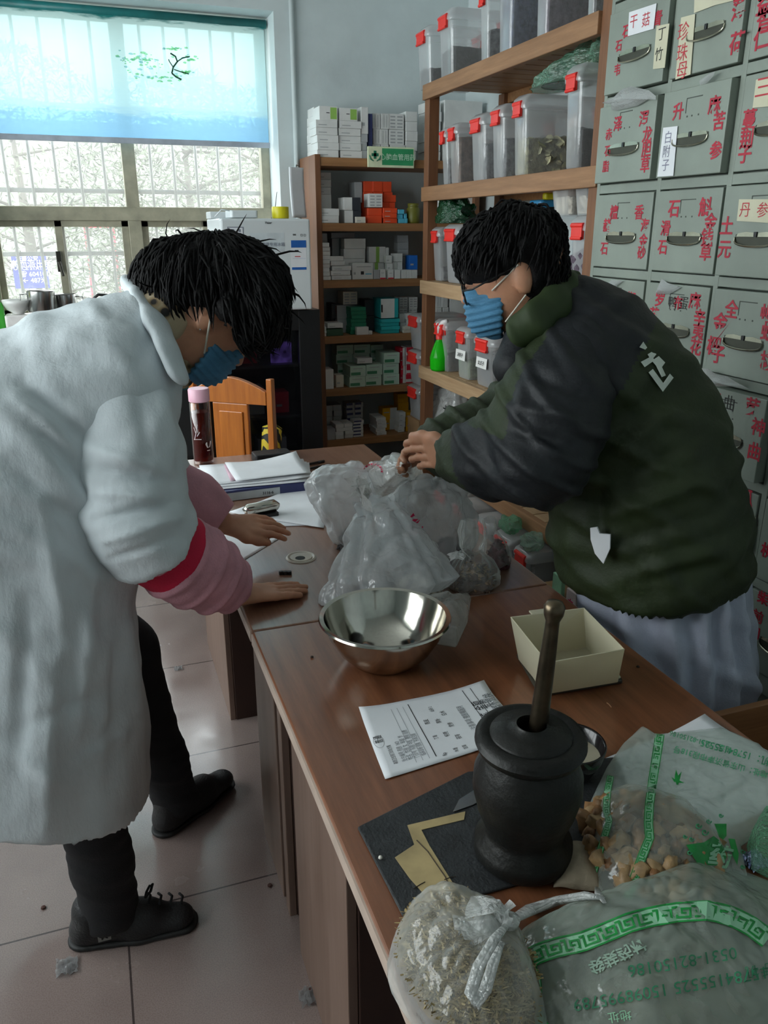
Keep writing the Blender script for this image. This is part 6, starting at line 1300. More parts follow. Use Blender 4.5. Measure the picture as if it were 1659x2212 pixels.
for i, (bx_, by_, w_, lab, sd) in enumerate(((1.445, 2.41, .06, 'wedge shaped clear green bag on the low tubs beside the jacket', 75), (1.452, 2.60, .06, 'clear green bag of leaves lying across the low tubs', 76))):
    z = .336
    rbag(lab, (bx_, by_ + w_ * 1.2, z), (bx_ - .01, by_ - w_ * 1.2, z + .045), [(0, .008, .008), (.3, .034, .034), (.6, .036, .04), (.9, .03, .03), (1, .015, .01)], bagg if i else film('clear_green_wedge', (170, 214, 190), .3, .12, 40, .6, .8, .5, .35), sd, wr=.25, cr=.010, side=(1, 0, 0))
for px, py, h, lab, c_, tx in ((1207, 1262, .07, 'small pale green packet standing beyond the counter edge', (150, 200, 166), None), (1237, 1298, .075, 'white packet with red letters beside the jacket hem', (206, 190, 190), '白'),):
    p = PX(px, py, 1.40); e_ = thing('herb_packet', lab, 'packet', tuple(p), 'packets beyond the counter')
    MB().rbox(p.x - .008, p.x + .008, p.y - .03, p.y + .03, p.z - h * .6, p.z + h * .5, .004).build('packet_body', mat('packet_' + str(px), c_, .4, var=.1), e_, bevel=.003)
    if tx: m = MB(); write(m, tx, (p.x - .0086, p.y, p.z - .01), (0, -1, 0), (0, 0, 1), .04, .02); m.build('lettering', redprint, e_)
zq = PX(1207, 1262, 1.40).z - .07 * .6; zq2 = PX(1237, 1298, 1.40).z - .075 * .6; pq = PX(1222, 1280, 1.40)
tag(MB().box(1.34, 1.49, pq.y - .0, pq.y + .16, 0, zq - .0005).box(1.34, 1.49, pq.y - .14, pq.y - .001, 0, zq2 - .0005).build('storage_crate', mat('brown_card', (150, 118, 84), .8)), 'brown crate under the small packets beyond the counter', 'crate')
# more on the rack's third level and the shelf behind it
for i, (px0, px1, lab) in enumerate(((1180, 1222, 'clear tub stacked behind the dark haired head'), (1230, 1262, 'clear tub stacked over the tub of nuts'))):
    ya, yb = ty(px0, 500), ty(px1, 500); tub(min(ya, yb), max(ya, yb), 1.53, 1.82, rack_z[2] + .272, .115, .5, 'pale', lab, 'pale herb in the ' + lab, None, False)
S(0, 1660, 1100, 1750, 1340, 1, 4, .03, .1, 'white', 'line', 1, 'of stack seen through the rack, first shelf')
S(0, 1770, 1090, 2060, 1340, 1, 1, .03, .2, 'white', '', 1, 'wide and plain, seen through the rack, first shelf')
S(1, 1570, 360, 1700, 735, 2, 3, .03, .1, 'white', 'vline', 3, 'of stack seen through the rack, third shelf')
S(1, 1705, 360, 1890, 735, 1, 1, .03, .2, 'white', '', 3, 'big and plain, seen through the rack, third shelf')
bt_m = MB(); p = PX(1172, 462, 1.70); z = rack_z[2] + .001
bt_m.rbox(1.66, 1.76, p.y - .05, p.y + .05, z, p.z + .05, .02, mi=0).rbox(1.68, 1.74, p.y - .05, p.y - .02, p.z + .05, p.z + .075, .01, mi=1)
tag(bt_m.build('laundry_bag', [mat('sky_blue_pack', (54, 150, 204), .4), mat('yellow_tape', (220, 208, 30), .35)], bevel=.006), 'blue and yellow pack on the rack just behind the head', 'packet')
# ------------------------------------------------------------------ soft bodies: smooth unions of rounded limbs, meshed on a grid
def A3(v): return np.array([v[0], v[1], v[2]], dtype=np.float64)
def nrm(v): v = A3(v); return v / np.linalg.norm(v)
class Soft:
    def __init__(s): s.ops = []
    def limb(s, a, b, ra, rb, k=.025, flat=None, fs=1.0, cut=False):
        s.ops.append(('l', A3(a), A3(b), ra, rb, k, None if flat is None else nrm(flat), fs, cut)); return s
    def chain(s, pts, rs, k=.025, flat=None, fs=1.0):
        for i in range(len(pts) - 1): s.limb(pts[i], pts[i + 1], rs[i], rs[i + 1], k, flat, fs)
        return s
    def ball(s, c, axes, k=.025, cut=False):
        s.ops.append(('e', A3(c), [(nrm(a), r) for a, r in axes], k, cut)); return s
    def plane(s, p, n, k=.006): s.ops.append(('p', A3(p), nrm(n), k)); return s
    def dist(s, P):
        D = np.full(P.shape[:-1], 9.0)
        for o in s.ops: D = s._mix(D, P, o)
        return D
    def _mix(s, D, P, o):
        if o[0] == 'p': d = (P - o[1]) @ o[2]; return np.maximum(D, d)
        if o[0] == 'l':
            _, a, b, ra, rb, k, fl, fs, cut = o; ab = b - a; q = P - a
            t = np.clip((q @ ab) / max(ab @ ab, 1e-9), 0, 1); w = q - t[..., None] * ab
            l2 = (w * w).sum(-1)
            if fl is not None: c = w @ fl; l2 = l2 + (fs * fs - 1) * c * c
            d = np.sqrt(l2) - (ra + (rb - ra) * t)
        else:
            _, c, ax, k, cut = o; q = P - c; l = sum(((q @ a) / r) ** 2 for a, r in ax); l = np.sqrt(l) + 1e-9
            g = np.sqrt(sum(((q @ a) / (r * r)) ** 2 for a, r in ax)) + 1e-9; d = l * (l - 1) / g
        if cut: return np.maximum(D, -d)
        h = np.clip(.5 + .5 * (D - d) / k, 0, 1); return D + (d - D) * h - k * h * (1 - h)
    def box(s):
        lo = np.full(3, 9.); hi = -lo
        for o in s.ops:
            if o[0] == 'l' and not o[8]:
                for p, r in ((o[1], o[3] / min(1, o[7])), (o[2], o[4] / min(1, o[7]))): lo = np.minimum(lo, p - r); hi = np.maximum(hi, p + r)
            elif o[0] == 'e' and not o[4]: r = max(a[1] for a in o[2]); lo = np.minimum(lo, o[1] - r); hi = np.maximum(hi, o[1] + r)
        return lo, hi
    def mesh(s, h=.008, extra=None):
        lo, hi = s.box(); lo = lo - 4 * h; hi = hi + 4 * h; n = np.ceil((hi - lo) / h).astype(int) + 1
        ax = [lo[i] + h * np.arange(n[i]) for i in range(3)]
        D = np.full(tuple(n), 9.0)
        for o in s.ops:
            if o[0] == 'l': fq = 1 / min(1, o[7]); l = np.minimum(o[1] - o[3] * fq, o[2] - o[4] * fq); u = np.maximum(o[1] + o[3] * fq, o[2] + o[4] * fq); pad = o[5] + 3 * h
            elif o[0] == 'e': r = max(a[1] for a in o[2]); l = o[1] - r; u = o[1] + r; pad = o[3] + 3 * h
            else: l, u, pad = lo, hi, 0
            i0 = np.clip(((l - pad - lo) / h).astype(int), 0, n); i1 = np.clip(((u + pad - lo) / h).astype(int) + 2, 0, n)
            sl = tuple(slice(a, b) for a, b in zip(i0, i1))
            if any(a >= b for a, b in zip(i0, i1)): continue
            G = np.stack(np.meshgrid(*[ax[i][sl[i]] for i in range(3)], indexing='ij'), -1)
            D[sl] = s._mix(D[sl], G, o)
        if extra is not None:
            G = np.stack(np.meshgrid(*ax, indexing='ij'), -1); D = extra(D, G)
        return nets(D, lo, h)
def nets(D, lo, h):
    S = D < 0; n = D.shape; cs = tuple(x - 1 for x in n)
    cnt = np.zeros(cs); acc = np.zeros(cs + (3,))
    base = np.stack(np.meshgrid(*[np.arange(x) for x in cs], indexing='ij'), -1).astype(float)
    for axis in range(3):
        o1, o2 = [a for a in range(3) if a != axis]
        for e1 in (0, 1):
            for e2 in (0, 1):
                off = [0, 0, 0]; off[o1] = e1; off[o2] = e2
                sa = tuple(slice(off[i], off[i] + cs[i]) for i in range(3)); off2 = list(off); off2[axis] = 1; sb = tuple(slice(off2[i], off2[i] + cs[i]) for i in range(3))
                a, b = D[sa], D[sb]; m = (a < 0) != (b < 0); t = np.where(m, a / np.where(m, a - b, 1), 0)
                cnt += m
                for i in range(3): acc[..., i] += m * (off[i] + (t if i == axis else 0))
    act = cnt > 0; idx = np.full(cs, -1); idx[act] = np.arange(act.sum())
    V = lo + h * (base[act] + acc[act] / cnt[act][:, None])
    F_ = []
    for axis in range(3):
        o1, o2 = [(1, 2), (2, 0), (0, 1)][axis]
        sa = [slice(1, n[i] - 1) for i in range(3)]; sa[axis] = slice(0, n[axis] - 1); sb = list(sa); sb[axis] = slice(1, n[axis])
        a, b = S[tuple(sa)], S[tuple(sb)]; m = a != b; loc = np.argwhere(m)
        if not len(loc): continue
        st = np.array([s_.start for s_ in sa]); g = loc + st
        def cell(d1, d2): c = g.copy(); c[:, o1] -= d1; c[:, o2] -= d2; return idx[c[:, 0], c[:, 1], c[:, 2]]
        q = np.stack([cell(1, 1), cell(0, 1), cell(0, 0), cell(1, 0)], 1); fl = ~a[m]; q[fl] = q[fl][:, ::-1]; F_.append(q)
    return V, np.concatenate(F_)
def vnoise(P, s, seed=0):
    q = P * s + seed * 17.3; i = np.floor(q); f = q - i; f = f * f * (3 - 2 * f)
    def hsh(a): v = np.sin(a[..., 0] * 127.1 + a[..., 1] * 311.7 + a[..., 2] * 74.7) * 43758.5453; return v - np.floor(v)
    r = 0
    for dx in (0, 1):
        for dy in (0, 1):
            for dz in (0, 1):
                w = (f[..., 0] if dx else 1 - f[..., 0]) * (f[..., 1] if dy else 1 - f[..., 1]) * (f[..., 2] if dz else 1 - f[..., 2])
                r = r + w * hsh(i + np.array([dx, dy, dz]))
    return r * 2 - 1
def vnormals(V, Q):
    a = V[Q[:, 2]] - V[Q[:, 0]]; b = V[Q[:, 3]] - V[Q[:, 1]]; fn = np.cross(a, b); N = np.zeros_like(V)
    for c in range(4): np.add.at(N, Q[:, c], fn)
    return N / (np.linalg.norm(N, axis=1)[:, None] + 1e-12)
def relax(V, Q, it=2, w=.5):
    e = np.concatenate([Q[:, [0, 1]], Q[:, [1, 2]], Q[:, [2, 3]], Q[:, [3, 0]]])
    for _ in range(it):
        A = np.zeros_like(V); c = np.zeros(len(V)); np.add.at(A, e[:, 0], V[e[:, 1]]); np.add.at(c, e[:, 0], 1); np.add.at(A, e[:, 1], V[e[:, 0]]); np.add.at(c, e[:, 1], 1)
        V = V * (1 - w) + w * A / c[:, None]
    return V
def soft(name, S, mats, parent, h=.008, wr=None, it=2, sel=None, extra=None):
    """mesh a soft body; wr(V, N) gives how far each point is pushed out (folds); sel(centres) picks materials"""
    V, Q = S.mesh(h, extra) if isinstance(S, Soft) else S
    V = relax(V, Q, it)
    if wr is not None: N = vnormals(V, Q); V = V + N * wr(V, N)[:, None]
    me = bpy.data.meshes.new(name); off = A3(rootloc(parent)) if parent else np.zeros(3)
    me.from_pydata((V - off).tolist(), [], Q.tolist())
    for m in (mats if isinstance(mats, (list, tuple)) else [mats]): me.materials.append(m)
    if sel is not None: me.polygons.foreach_set('material_index', sel(V[Q].mean(1)).astype(np.int32))
    o = finish(name, me, parent, smooth=True); return o
def both(*VQ):
    n = 0; vs, qs = [], []
    for V, Q in VQ: vs.append(V); qs.append(Q + n); n += len(V)
    return np.concatenate(vs), np.concatenate(qs)
def folds(V, dirs, amp, seed=0):
    """soft cloth folds: ridges that run across each direction"""
    r = np.zeros(len(V))
    for i, (d, wl, a) in enumerate(dirs):
        ph = V @ nrm(d) / wl * 2 * np.pi + 3.0 * vnoise(V, 5, seed + i) ; r += a * (np.clip(np.sin(ph), -.3, 1) ** 2) * (0.5 + .5 * vnoise(V, 4, seed + i + 9))
    return amp * r
def hand(W_, d, up, side, L=.165, curl=(.25, .25, .3, .35), thumb=1, spread=.05, thumb_in=.5):
    """hand from the wrist: d along the fingers, up out of the back of the hand, side towards the thumb"""
    W_, d, up, side = A3(W_), nrm(d), nrm(up), nrm(side); S = Soft(); k = L / .18
    kn = []
    for i, (o, ln) in enumerate(((.030, .072), (.010, .080), (-.010, .074), (-.028, .058))):
        b = W_ + d * (.088 - .004 * abs(i - 1)) * k + side * o * k; kn.append((b, ln * k, o))
        S.limb(W_ + side * o * .55 * k, b, .0155 * k, .0115 * k, .012, up, 1.25)
    S.limb(W_ - d * .03 * k, W_ + d * .03 * k, .024 * k, .022 * k, .015, up, 1.35)
    for i, (b, ln, o) in enumerate(kn):
        dd = nrm(d + side * o / .03 * spread); c = curl[i]; p = b; r = .0095 * k; ang = 0
        for j, (f_, cc) in enumerate(((.46, .5), (.3, 1.0), (.24, 1.0))):
            ang += c * cc; q = p + (dd * math.cos(ang) - up * math.sin(ang)) * ln * f_; S.limb(p, q, r, r * .9, .0035); p = q; r *= .9
    b = W_ + d * .02 * k + side * .022 * k; m = b + (d * .75 + side * .65 * (1 - thumb_in * .6) - up * .15) * .045 * k; t = m + (d * .95 + side * .15 - up * .2) * .032 * k; t2 = t + (d * .98 - side * .1 * thumb_in - up * .25) * .026 * k
    S.chain([b, m, t, t2], [.014 * k, .0125 * k, .0105 * k, .0085 * k], .010)
    return S
skin = mat('skin', (196, 142, 112), .5, var=.06, scale=20, bump=.05, bscale=200); skin.node_tree.nodes['Principled BSDF'].inputs['Subsurface Weight'].default_value = .08
hair_m = mat('black_hair', (9, 8, 9), .7, spec=.25, var=.2, scale=90, bump=.3, bscale=140)
black_cloth = mat('black_trouser_cloth', (20, 20, 23), .85, var=.15, bump=.2, bscale=300); shoe_m = mat('black_shoe', (16, 16, 18), .5, var=.15, bump=.3, bscale=220)
maskm = mat('blue_mask', (74, 132, 168), .7, var=.05, bump=.3, bscale=120, stretch=(1, 1, 4)); strapm = mat('mask_strap', (220, 214, 200), .7)
coat_k = NT('white_coat_cloth'); coat_k.link(coat_k.ramp(coat_k.noise(5, 4), [(.3, (200, 209, 213)), (.7, (218, 226, 230))]), coat_k.b.inputs['Base Color']); coat_k.b.inputs['Roughness'].default_value = .85
h1 = coat_k.noise(9, 5, rough=.6, stretch=(1.6, 1.6, .7)); h2 = coat_k.noise(420, 2); hm = coat_k.add('ShaderNodeMath', operation='MULTIPLY_ADD'); coat_k.link(h2, hm.inputs[0]); hm.inputs[1].default_value = .04; coat_k.link(h1, hm.inputs[2]); coat_k.bump(hm.outputs[0], .28, .02); coat_m = coat_k.m
def locks(mb, V, N, crown, down, n, ln, r, seed, keep=None):
    """tapered locks lying over a hair mass, flowing away from the crown"""
    q = np.random.RandomState(seed); ids = q.choice(len(V), n)
    for i in ids:
        p = V[i].copy(); nn = N[i]
        if keep is not None and not keep(p): continue
        t = nrm(p - crown) + down * .9 + q.normal(0, .28, 3); t = nrm(t - nn * (t @ nn)); l = ln * q.uniform(.6, 1.3); pts = []
        for j in range(5):
            s = j / 4; pts.append(Vector(p + t * l * (s - .3) + nn * (r * .6 + .010 * math.sin(math.pi * s) * q.uniform(.2, 1)) + down * .012 * s * s))
        mb.tube(pts, [r * .5, r, r * .95, r * .6, r * .08], 4, 0, False)
def shoe(name, heel, toe, par, up=(0, 0, 1), w=.042, mats=None):
    heel, toe, up = A3(heel), A3(toe), nrm(up); d = nrm(toe - heel); s = np.cross(up, d); L = np.linalg.norm(toe - heel); S = Soft()
    at = lambda t, z, o=0: heel + d * L * t + up * z + s * o
    S.limb(at(.13, .028), at(.55, .026, .004), .034, .040, .02, up, 1.35).limb(at(.55, .026, .004), at(.87, .024, .002), .042, .034, .02, up, 1.45)
    S.limb(at(.16, .05), at(.18, .085), .034, .036, .03).limb(at(.22, .07), at(.62, .045, .003), .034, .032, .03)
    S.plane(heel + up * .002, -up)
    o = soft('shoe', S, mats or shoe_m, par, .005)
    so = Soft(); so.limb(at(.11, .008), at(.55, .008, .004), .037, .044, .01, up, 2.2).limb(at(.55, .008, .004), at(.89, .008, .002), .045, .037, .01, up, 2.2).plane(heel, -up).plane(heel + up * .014, up)
    soft('sole', so, mat('black_rubber', (22, 22, 22), .6), o, .004)
    return o
# ------------------------------------------------------------------ person in the white coat, leaning over the far desk
pa = thing('person', 'person in a long white coat and blue mask leaning over the far desk', 'person', (-.1, 1.6, 0))
V3 = lambda *a: np.array(a, dtype=float)
pel, mid, che, nek = V3(-.30, 1.62, .93), V3(-.15, 1.62, 1.08), V3(.0, 1.62, 1.19), V3(.10, 1.615, 1.27)
SR, SL = A3(Pd(268, 838, 1.45)), V3(.06, 1.80, 1.19)
ER, WR_ = A3(Pd(292, 1150, 1.46)), A3(Pd(512, 1276, 1.665)); EL, WL = V3(.06, 1.88, .93), A3(Pd(482, 1128, 1.90))
hc = A3(Pd(468, 652, 1.555)); hu, hf, hs = nrm((.79, 0.0, .61)), nrm((.61, 0, -.79)), V3(0, -1, 0)
B = Soft()
B.chain([pel, mid, che], [.12, .115, .115], .05, (0, 1, 0), .8).limb(che, nek, .09, .055, .05)
B.limb(SR, SL, .055, .055, .04).chain([SR, ER, WR_], [.05, .04, .027], .03).chain([SL, EL, WL], [.05, .04, .027], .03)
kR, aR = V3(-.13, 1.46, .5), V3(-.105, 1.455, .09); kL, aL = V3(-.02, 1.76, .52), V3(.065, 1.765, .09)
B.chain([pel + V3(.03, -.09, -.02), kR, aR], [.085, .058, .038], .04).chain([pel + V3(.03, .09, -.02), kL, aL], [.085, .058, .038], .04)
jaw = hc + hf * .035 - hu * .075
B.limb(nek, hc - hu * .06 - hf * .01, .052, .05, .03)
B.ball(hc, [(hu, .095), (hf, .098), (hs, .077)], .02).ball(jaw, [(hu, .055), (hf, .058), (hs, .055)], .03)
B.limb(hc + hf * .092 - hu * .012, hc + hf * .112 - hu * .045, .010, .014, .012)          # nose
B.limb(hc + hf * .085 + hu * .012 + hs * .035, hc + hf * .085 + hu * .012 - hs * .035, .012, .012, .015)
for sg_ in (1, -1):
    B.ball(hc + hs * sg_ * .030 + hf * .088 - hu * .012, [(hu, .010), (hf, .012), (hs, .014)], .004)
    e0 = hc + hs * sg_ * .073 - hu * .040 + hf * .004; B.ball(e0, [(hu, .030), (hf, .019), (hs, .010)], .006)
B.limb(hc + hf * .095 - hu * .085 + hs * .02, hc + hf * .095 - hu * .085 - hs * .02, .009, .009, .01)   # lips
HR = hand(WR_ + V3(0, 0, -.012), V3(.97, .16, -.10), V3(.10, 0, 1), V3(-.16, .98, 0), .172, (.04, .03, .04, .05), spread=.015, thumb_in=.9)
HL = hand(WL + V3(.0, 0, -.005), V3(.98, -.12, -.10), V3(.12, -.35, .93), V3(.1, -.93, -.3) * -1 if False else V3(-.1, -.90, -.35), .172, (.2, .18, .2, .25), spread=.03)
soft('body', both(B.mesh(.009), HR.mesh(.0032), HL.mesh(.0032)), skin, pa, it=1)
# trousers and shoes
T_ = Soft(); T_.chain([pel + V3(.05, -.09, -.08), kR, V3(-.112, 1.455, .2), V3(-.108, 1.455, .055)], [.115, .074, .058, .060], .03).chain([pel + V3(.05, .09, -.08), kL, V3(.04, 1.765, .2), V3(.06, 1.768, .07)], [.115, .074, .055, .057], .03)
T_.plane((0, 0, .045), (0, 0, -1))
soft('trousers', T_, black_cloth, pa, .009, lambda V, N: folds(V, (((.2, .2, 1), .07, 1), ((.5, .1, 1), .05, .6)), .008, 3) * np.clip((.5 - V[:, 2]) * 4, 0, 1))
s1_ = shoe('shoe', (-.195, 1.462, .0), (.062, 1.425, .0), pa); s2_ = shoe('shoe', (.005, 1.728, .0), (.215, 1.868, .012), pa)
m = MB(); p = Vector((-.125, 1.4085, .046)); m.box(p.x - .013, p.x + .013, p.y - .0015, p.y + .003, p.z - .012, p.z + .012, 0); write(m, 'M', (p.x, p.y - .002, p.z), (1, 0, .08), (-.08, 0, 1), .02, .01, 1)
m.build('heel_tag', [mat('tag_grey', (130, 130, 126), .7), ink], s1_)
m = MB(); q0 = Vector((-.035, 1.442, .088)); m.tube([q0, q0 + Vector((.004, -.006, .02)), q0 + Vector((.012, -.008, .036)), q0 + Vector((.018, -.006, .036)), q0 + Vector((.012, -.004, .016)), q0], .003, 6)
for i in range(4): t_ = i * .022; m.tube([(-.03 + t_, 1.425, .083 - .35 * t_), (-.03 + t_ + .006, 1.44, .092 - .38 * t_), (-.03 + t_, 1.458, .083 - .35 * t_)], .0028, 6)
m.build('laces', black_cloth, s1_, smooth=True)
# pink quilted under-sleeves with a red band
pinkm = mat('pink_sleeve', (206, 148, 160), .8, var=.08, scale=14, bump=.2, bscale=240); redm = mat('red_cuff_cloth', (206, 22, 66), .75, var=.06, bump=.2, bscale=240)
ax_ = nrm(WR_ - ER); f0 = ER + ax_ * .06
def ringcut(S, a, b, d): return S.plane(a, -d).plane(b, d)
S_ = Soft(); S_.chain([ER + ax_ * .03, ER + ax_ * .14, ER + ax_ * .205, WR_ - ax_ * .008], [.074, .077, .066, .046], .03); S_.plane(WR_ - ax_ * .004, ax_).plane(ER + ax_ * .02, -ax_)
soft('under_sleeve', S_, pinkm, pa, .006, lambda V, N: folds(V, ((ax_, .06, 1), ((.3, .8, .5), .09, .7)), .008, 5))
S_ = Soft(); S_.limb(ER + ax_ * .0, ER + ax_ * .16, .079, .083, .02); rd = nrm(ax_ + V3(-.15, 0, -.25)); S_.plane(ER + ax_ * .125, rd).plane(ER + ax_ * .02, -ax_)
soft('red_cuff', S_, redm, pa, .005, lambda V, N: folds(V, ((ax_, .05, 1),), .004, 8))
ax2 = nrm(WL - EL); S_ = Soft(); S_.chain([EL, EL + ax2 * .15, WL + ax2 * .0], [.07, .068, .052], .03).plane(WL - ax2 * .002, ax2)
ls = soft('under_sleeve', S_, pinkm, pa, .006, lambda V, N: folds(V, ((ax2, .06, 1),), .008, 6))
# white coat: body and skirt, near sleeve, far sleeve, collar
C_ = Soft()
C_.chain([pel + V3(-.02, 0, .03), mid + V3(-.01, 0, .03), che + V3(0, 0, .0)], [.165, .150, .128], .06, (0, 1, 0), .78).limb(che, nek + V3(-.03, 0, .0), .125, .066, .06, (0, 1, 0), .8)
C_.limb(SR + V3(0, .03, .0), SL, .078, .074, .05)
C_.limb(V3(-.12, 1.60, 1.0), V3(-.175, 1.585, .20), .145, .178, .08, (0, 1, 0), .70).limb(V3(-.28, 1.62, .95), V3(-.28, 1.59, .20), .17, .20, .08, (0, 1, 0), .76)
C_.limb(che + V3(.03, -.02, -.03), V3(-.02, 1.62, .9), .10, .12, .06, (0, 1, 0), .75)
C_.plane(V3(-.15, 1.4, .345), nrm((-.35, -.10, -1)))
def creases(V, N, segs):
    q = V - _C; z = q @ _fw; X = 829.5 + F * (q @ _rt) / z; Y = 1106 - F * (q @ _up) / z; face = np.clip(-(N * (q / np.linalg.norm(q, axis=1)[:, None])).sum(1) * 2, 0, 1); r = np.zeros(len(V))
    for (ax, ay), (bx, by), w, amp in segs:
        L2 = (bx - ax) ** 2 + (by - ay) ** 2; t = np.clip(((X - ax) * (bx - ax) + (Y - ay) * (by - ay)) / L2, 0, 1); d = np.hypot(X - ax - t * (bx - ax), Y - ay - t * (by - ay))
        r += amp * np.exp(-(d / w) ** 2) * np.sin(np.pi * np.clip(t, .08, .92)) ** .5
    return r * face
CR1 = [((50, 825), (160, 925), 15, -.016), ((30, 860), (165, 975), 14, .010), ((70, 905), (200, 1060), 16, -.010), ((205, 690), (310, 725), 13, .006), ((150, 735), (285, 768), 13, .007), ((100, 770), (250, 790), 14, -.006), ((330, 690), (300, 790), 14, -.008), ((120, 640), (250, 690), 16, .006), ((20, 1000), (190, 1150), 18, -.010), ((0, 1120), (200, 1230), 20, .010), ((90, 1080), (140, 1400), 18, .009), ((200, 1250), (170, 1600), 18, .012), ((265, 1330), (240, 1700), 16, -.012), ((60, 1300), (40, 1650), 20, -.012), ((120, 1420), (100, 1780), 18, .010), ((20, 1620), (150, 1700), 18, .008), ((60, 1560), (220, 1500), 16, -.007), ((180, 1650), (300, 1560), 14, .007)]
CR2 = [((185, 965), (330, 1010), 14, .009), ((195, 1010), (370, 1040), 13, -.011), ((205, 1060), (340, 1080), 13, .009), ((215, 1120), (380, 1085), 12, -.009), ((230, 1165), (385, 1120), 11, .008), ((245, 1205), (370, 1160), 10, -.007), ((340, 830), (375, 960), 15, .008), ((300, 850), (320, 980), 16, -.007), ((380, 900), (390, 1040), 10, -.006)]
def coat_w(V, N):
    sk = np.clip((.95 - V[:, 2]) / .4, 0, 1); up_ = 1 - sk
    a = np.arctan2(V[:, 1] - 1.6, V[:, 0] + .2)
    r = sk * (.008 * np.sin(a * 7 + 2.5 * vnoise(V, 3, 1)) + .005 * np.sin(a * 13 + 2 * vnoise(V, 4, 2) + V[:, 2] * 3)) * (np.abs(N[:, 2]) < .7)
    r += up_ * folds(V, (((.85, .1, .5), .11, 1), ((.3, .2, 1), .13, .8)), .013, 11)
    return (r + .003 * vnoise(V, 22, 4) + creases(V, N, CR1)) * np.clip((V[:, 2] - .40) / .08 + (np.abs(N[:, 2]) < .5), .25, 1)
soft('white_coat', C_, coat_m, pa, .009, coat_w)
S_ = Soft(); ua = nrm(ER - SR)
S_.chain([SR + V3(-.01, .035, .02), SR + V3(-.005, .01, 0) + ua * .05, SR + ua * .13, ER - ua * .03, ER + ax_ * .05, ER + ax_ * .085], [.066, .080, .086, .083, .082, .078], .045)
cd = nrm(ax_ + V3(.05, 0, -.35) * 0 + V3(-.1, 0, -.2)); S_.plane(ER + ax_ * .046, cd)
def sl_w(V, N):
    near = np.exp(-((V - (ER - ua * .02)) ** 2).sum(1) / .012)
    return folds(V, ((ua * .6 + V3(.5, .3, 0), .12, 1), ((.5, .3, .8), .17, 1)), .0065, 21) + near * folds(V, ((ua + ax_ * .8, .05, 1),), .008, 23) + .002 * vnoise(V, 25, 2) + creases(V, N, CR2)
soft('coat_sleeve', S_, coat_m, pa, .006, sl_w)
# armhole seam
S_ = Soft(); ul = nrm(EL - SL); S_.chain([SL, SL + ul * .12, EL, EL + ax2 * .06], [.085, .085, .082, .078], .04)
soft('coat_sleeve', S_, coat_m, pa, .009, lambda V, N: folds(V, ((ul, .08, 1),), .012, 31))
S_ = Soft()
cp_ = [A3(Pd(*q)) for q in ((288, 628, 1.56), (312, 655, 1.50), (338, 700, 1.455), (362, 752, 1.435), (382, 800, 1.435))]
for i in range(4): S_.limb(cp_[i], cp_[i + 1], .036, .032, .012, (.80, -.35, .55), 2.4)
fp_ = [q + V3(.02, .19, .0) for q in cp_]; S_.limb(cp_[0], fp_[0] + V3(-.01, -.06, 0), .026, .026, .012, (.8, 0, .55), 2.6)
for i in range(4): S_.limb(fp_[i] + V3(0, -.06 + .02 * i, 0), fp_[i + 1] + V3(0, -.04 + .02 * i, 0), .026, .026, .012, (.8, .35, .5), 2.6)
soft('collar', S_, coat_m, pa, .005, lambda V, N: .002 * vnoise(V, 25, 3))
k = NT('leopard_cloth'); vo = k.add('ShaderNodeTexVoronoi'); vo.inputs['Scale'].default_value = 38; k.link(k.coord(), vo.inputs[0]); k.link(k.ramp(vo.outputs['Distance'], [(.28, (30, 26, 24)), (.4, (150, 128, 96)), (.6, (182, 166, 138))]), k.b.inputs['Base Color']); k.b.inputs['Roughness'].default_value = .8
S_ = Soft(); S_.chain([nek + V3(-.01, 0, .0), nek + V3(.03, -.0, .02)], [.064, .062], .03).chain([A3(Pd(330, 650, 1.555)), A3(Pd(362, 715, 1.555)), A3(Pd(388, 785, 1.57)), A3(Pd(392, 815, 1.6))], [.04, .036, .028, .024], .03)
soft('leopard_scarf', S_, k.m, pa, .006, lambda V, N: folds(V, (((.7, .3, -.6), .03, 1),), .006, 4))
# hair
H_ = Soft(); pt = lambda x, y, d=1.555: A3(Pd(x, y, d))
H_.ball(pt(462, 612), [((1, 0, 0), .130), ((0, 0, 1), .090), ((0, 1, 0), .100)], .03).ball(pt(545, 650), [((1, 0, 0), .058), ((0, 0, 1), .074), ((0, 1, 0), .085)], .04)
H_.ball(pt(365, 590), [((1, 0, 0), .052), ((0, 0, 1), .05), ((0, 1, 0), .075)], .03).ball(pt(352, 622), [((1, 0, 0), .040), ((0, 0, 1), .045), ((0, 1, 0), .06)], .03)
H_.limb(pt(545, 690, 1.50), pt(530, 725, 1.51), .035, .014, .03).limb(pt(585, 690), pt(575, 725), .028, .012, .03).limb(pt(490, 675, 1.475), pt(482, 705, 1.475), .022, .008, .02).ball(A3(Pd(432, 715, 1.46)), [((1, 0, 0), .045), ((0, 0, 1), .040), ((0, 1, 0), .05)], .02, cut=True)
HV, HQ = H_.mesh(.007); HV = relax(HV, HQ, 2); HN = vnormals(HV, HQ); HV = HV + HN * (.008 * vnoise(HV, 28, 1) + .004 * vnoise(HV, 70, 2))[:, None]
crA = pt(470, 520) ; m = MB(); m.add(HV.tolist(), HQ.tolist()); hn = len(HQ)

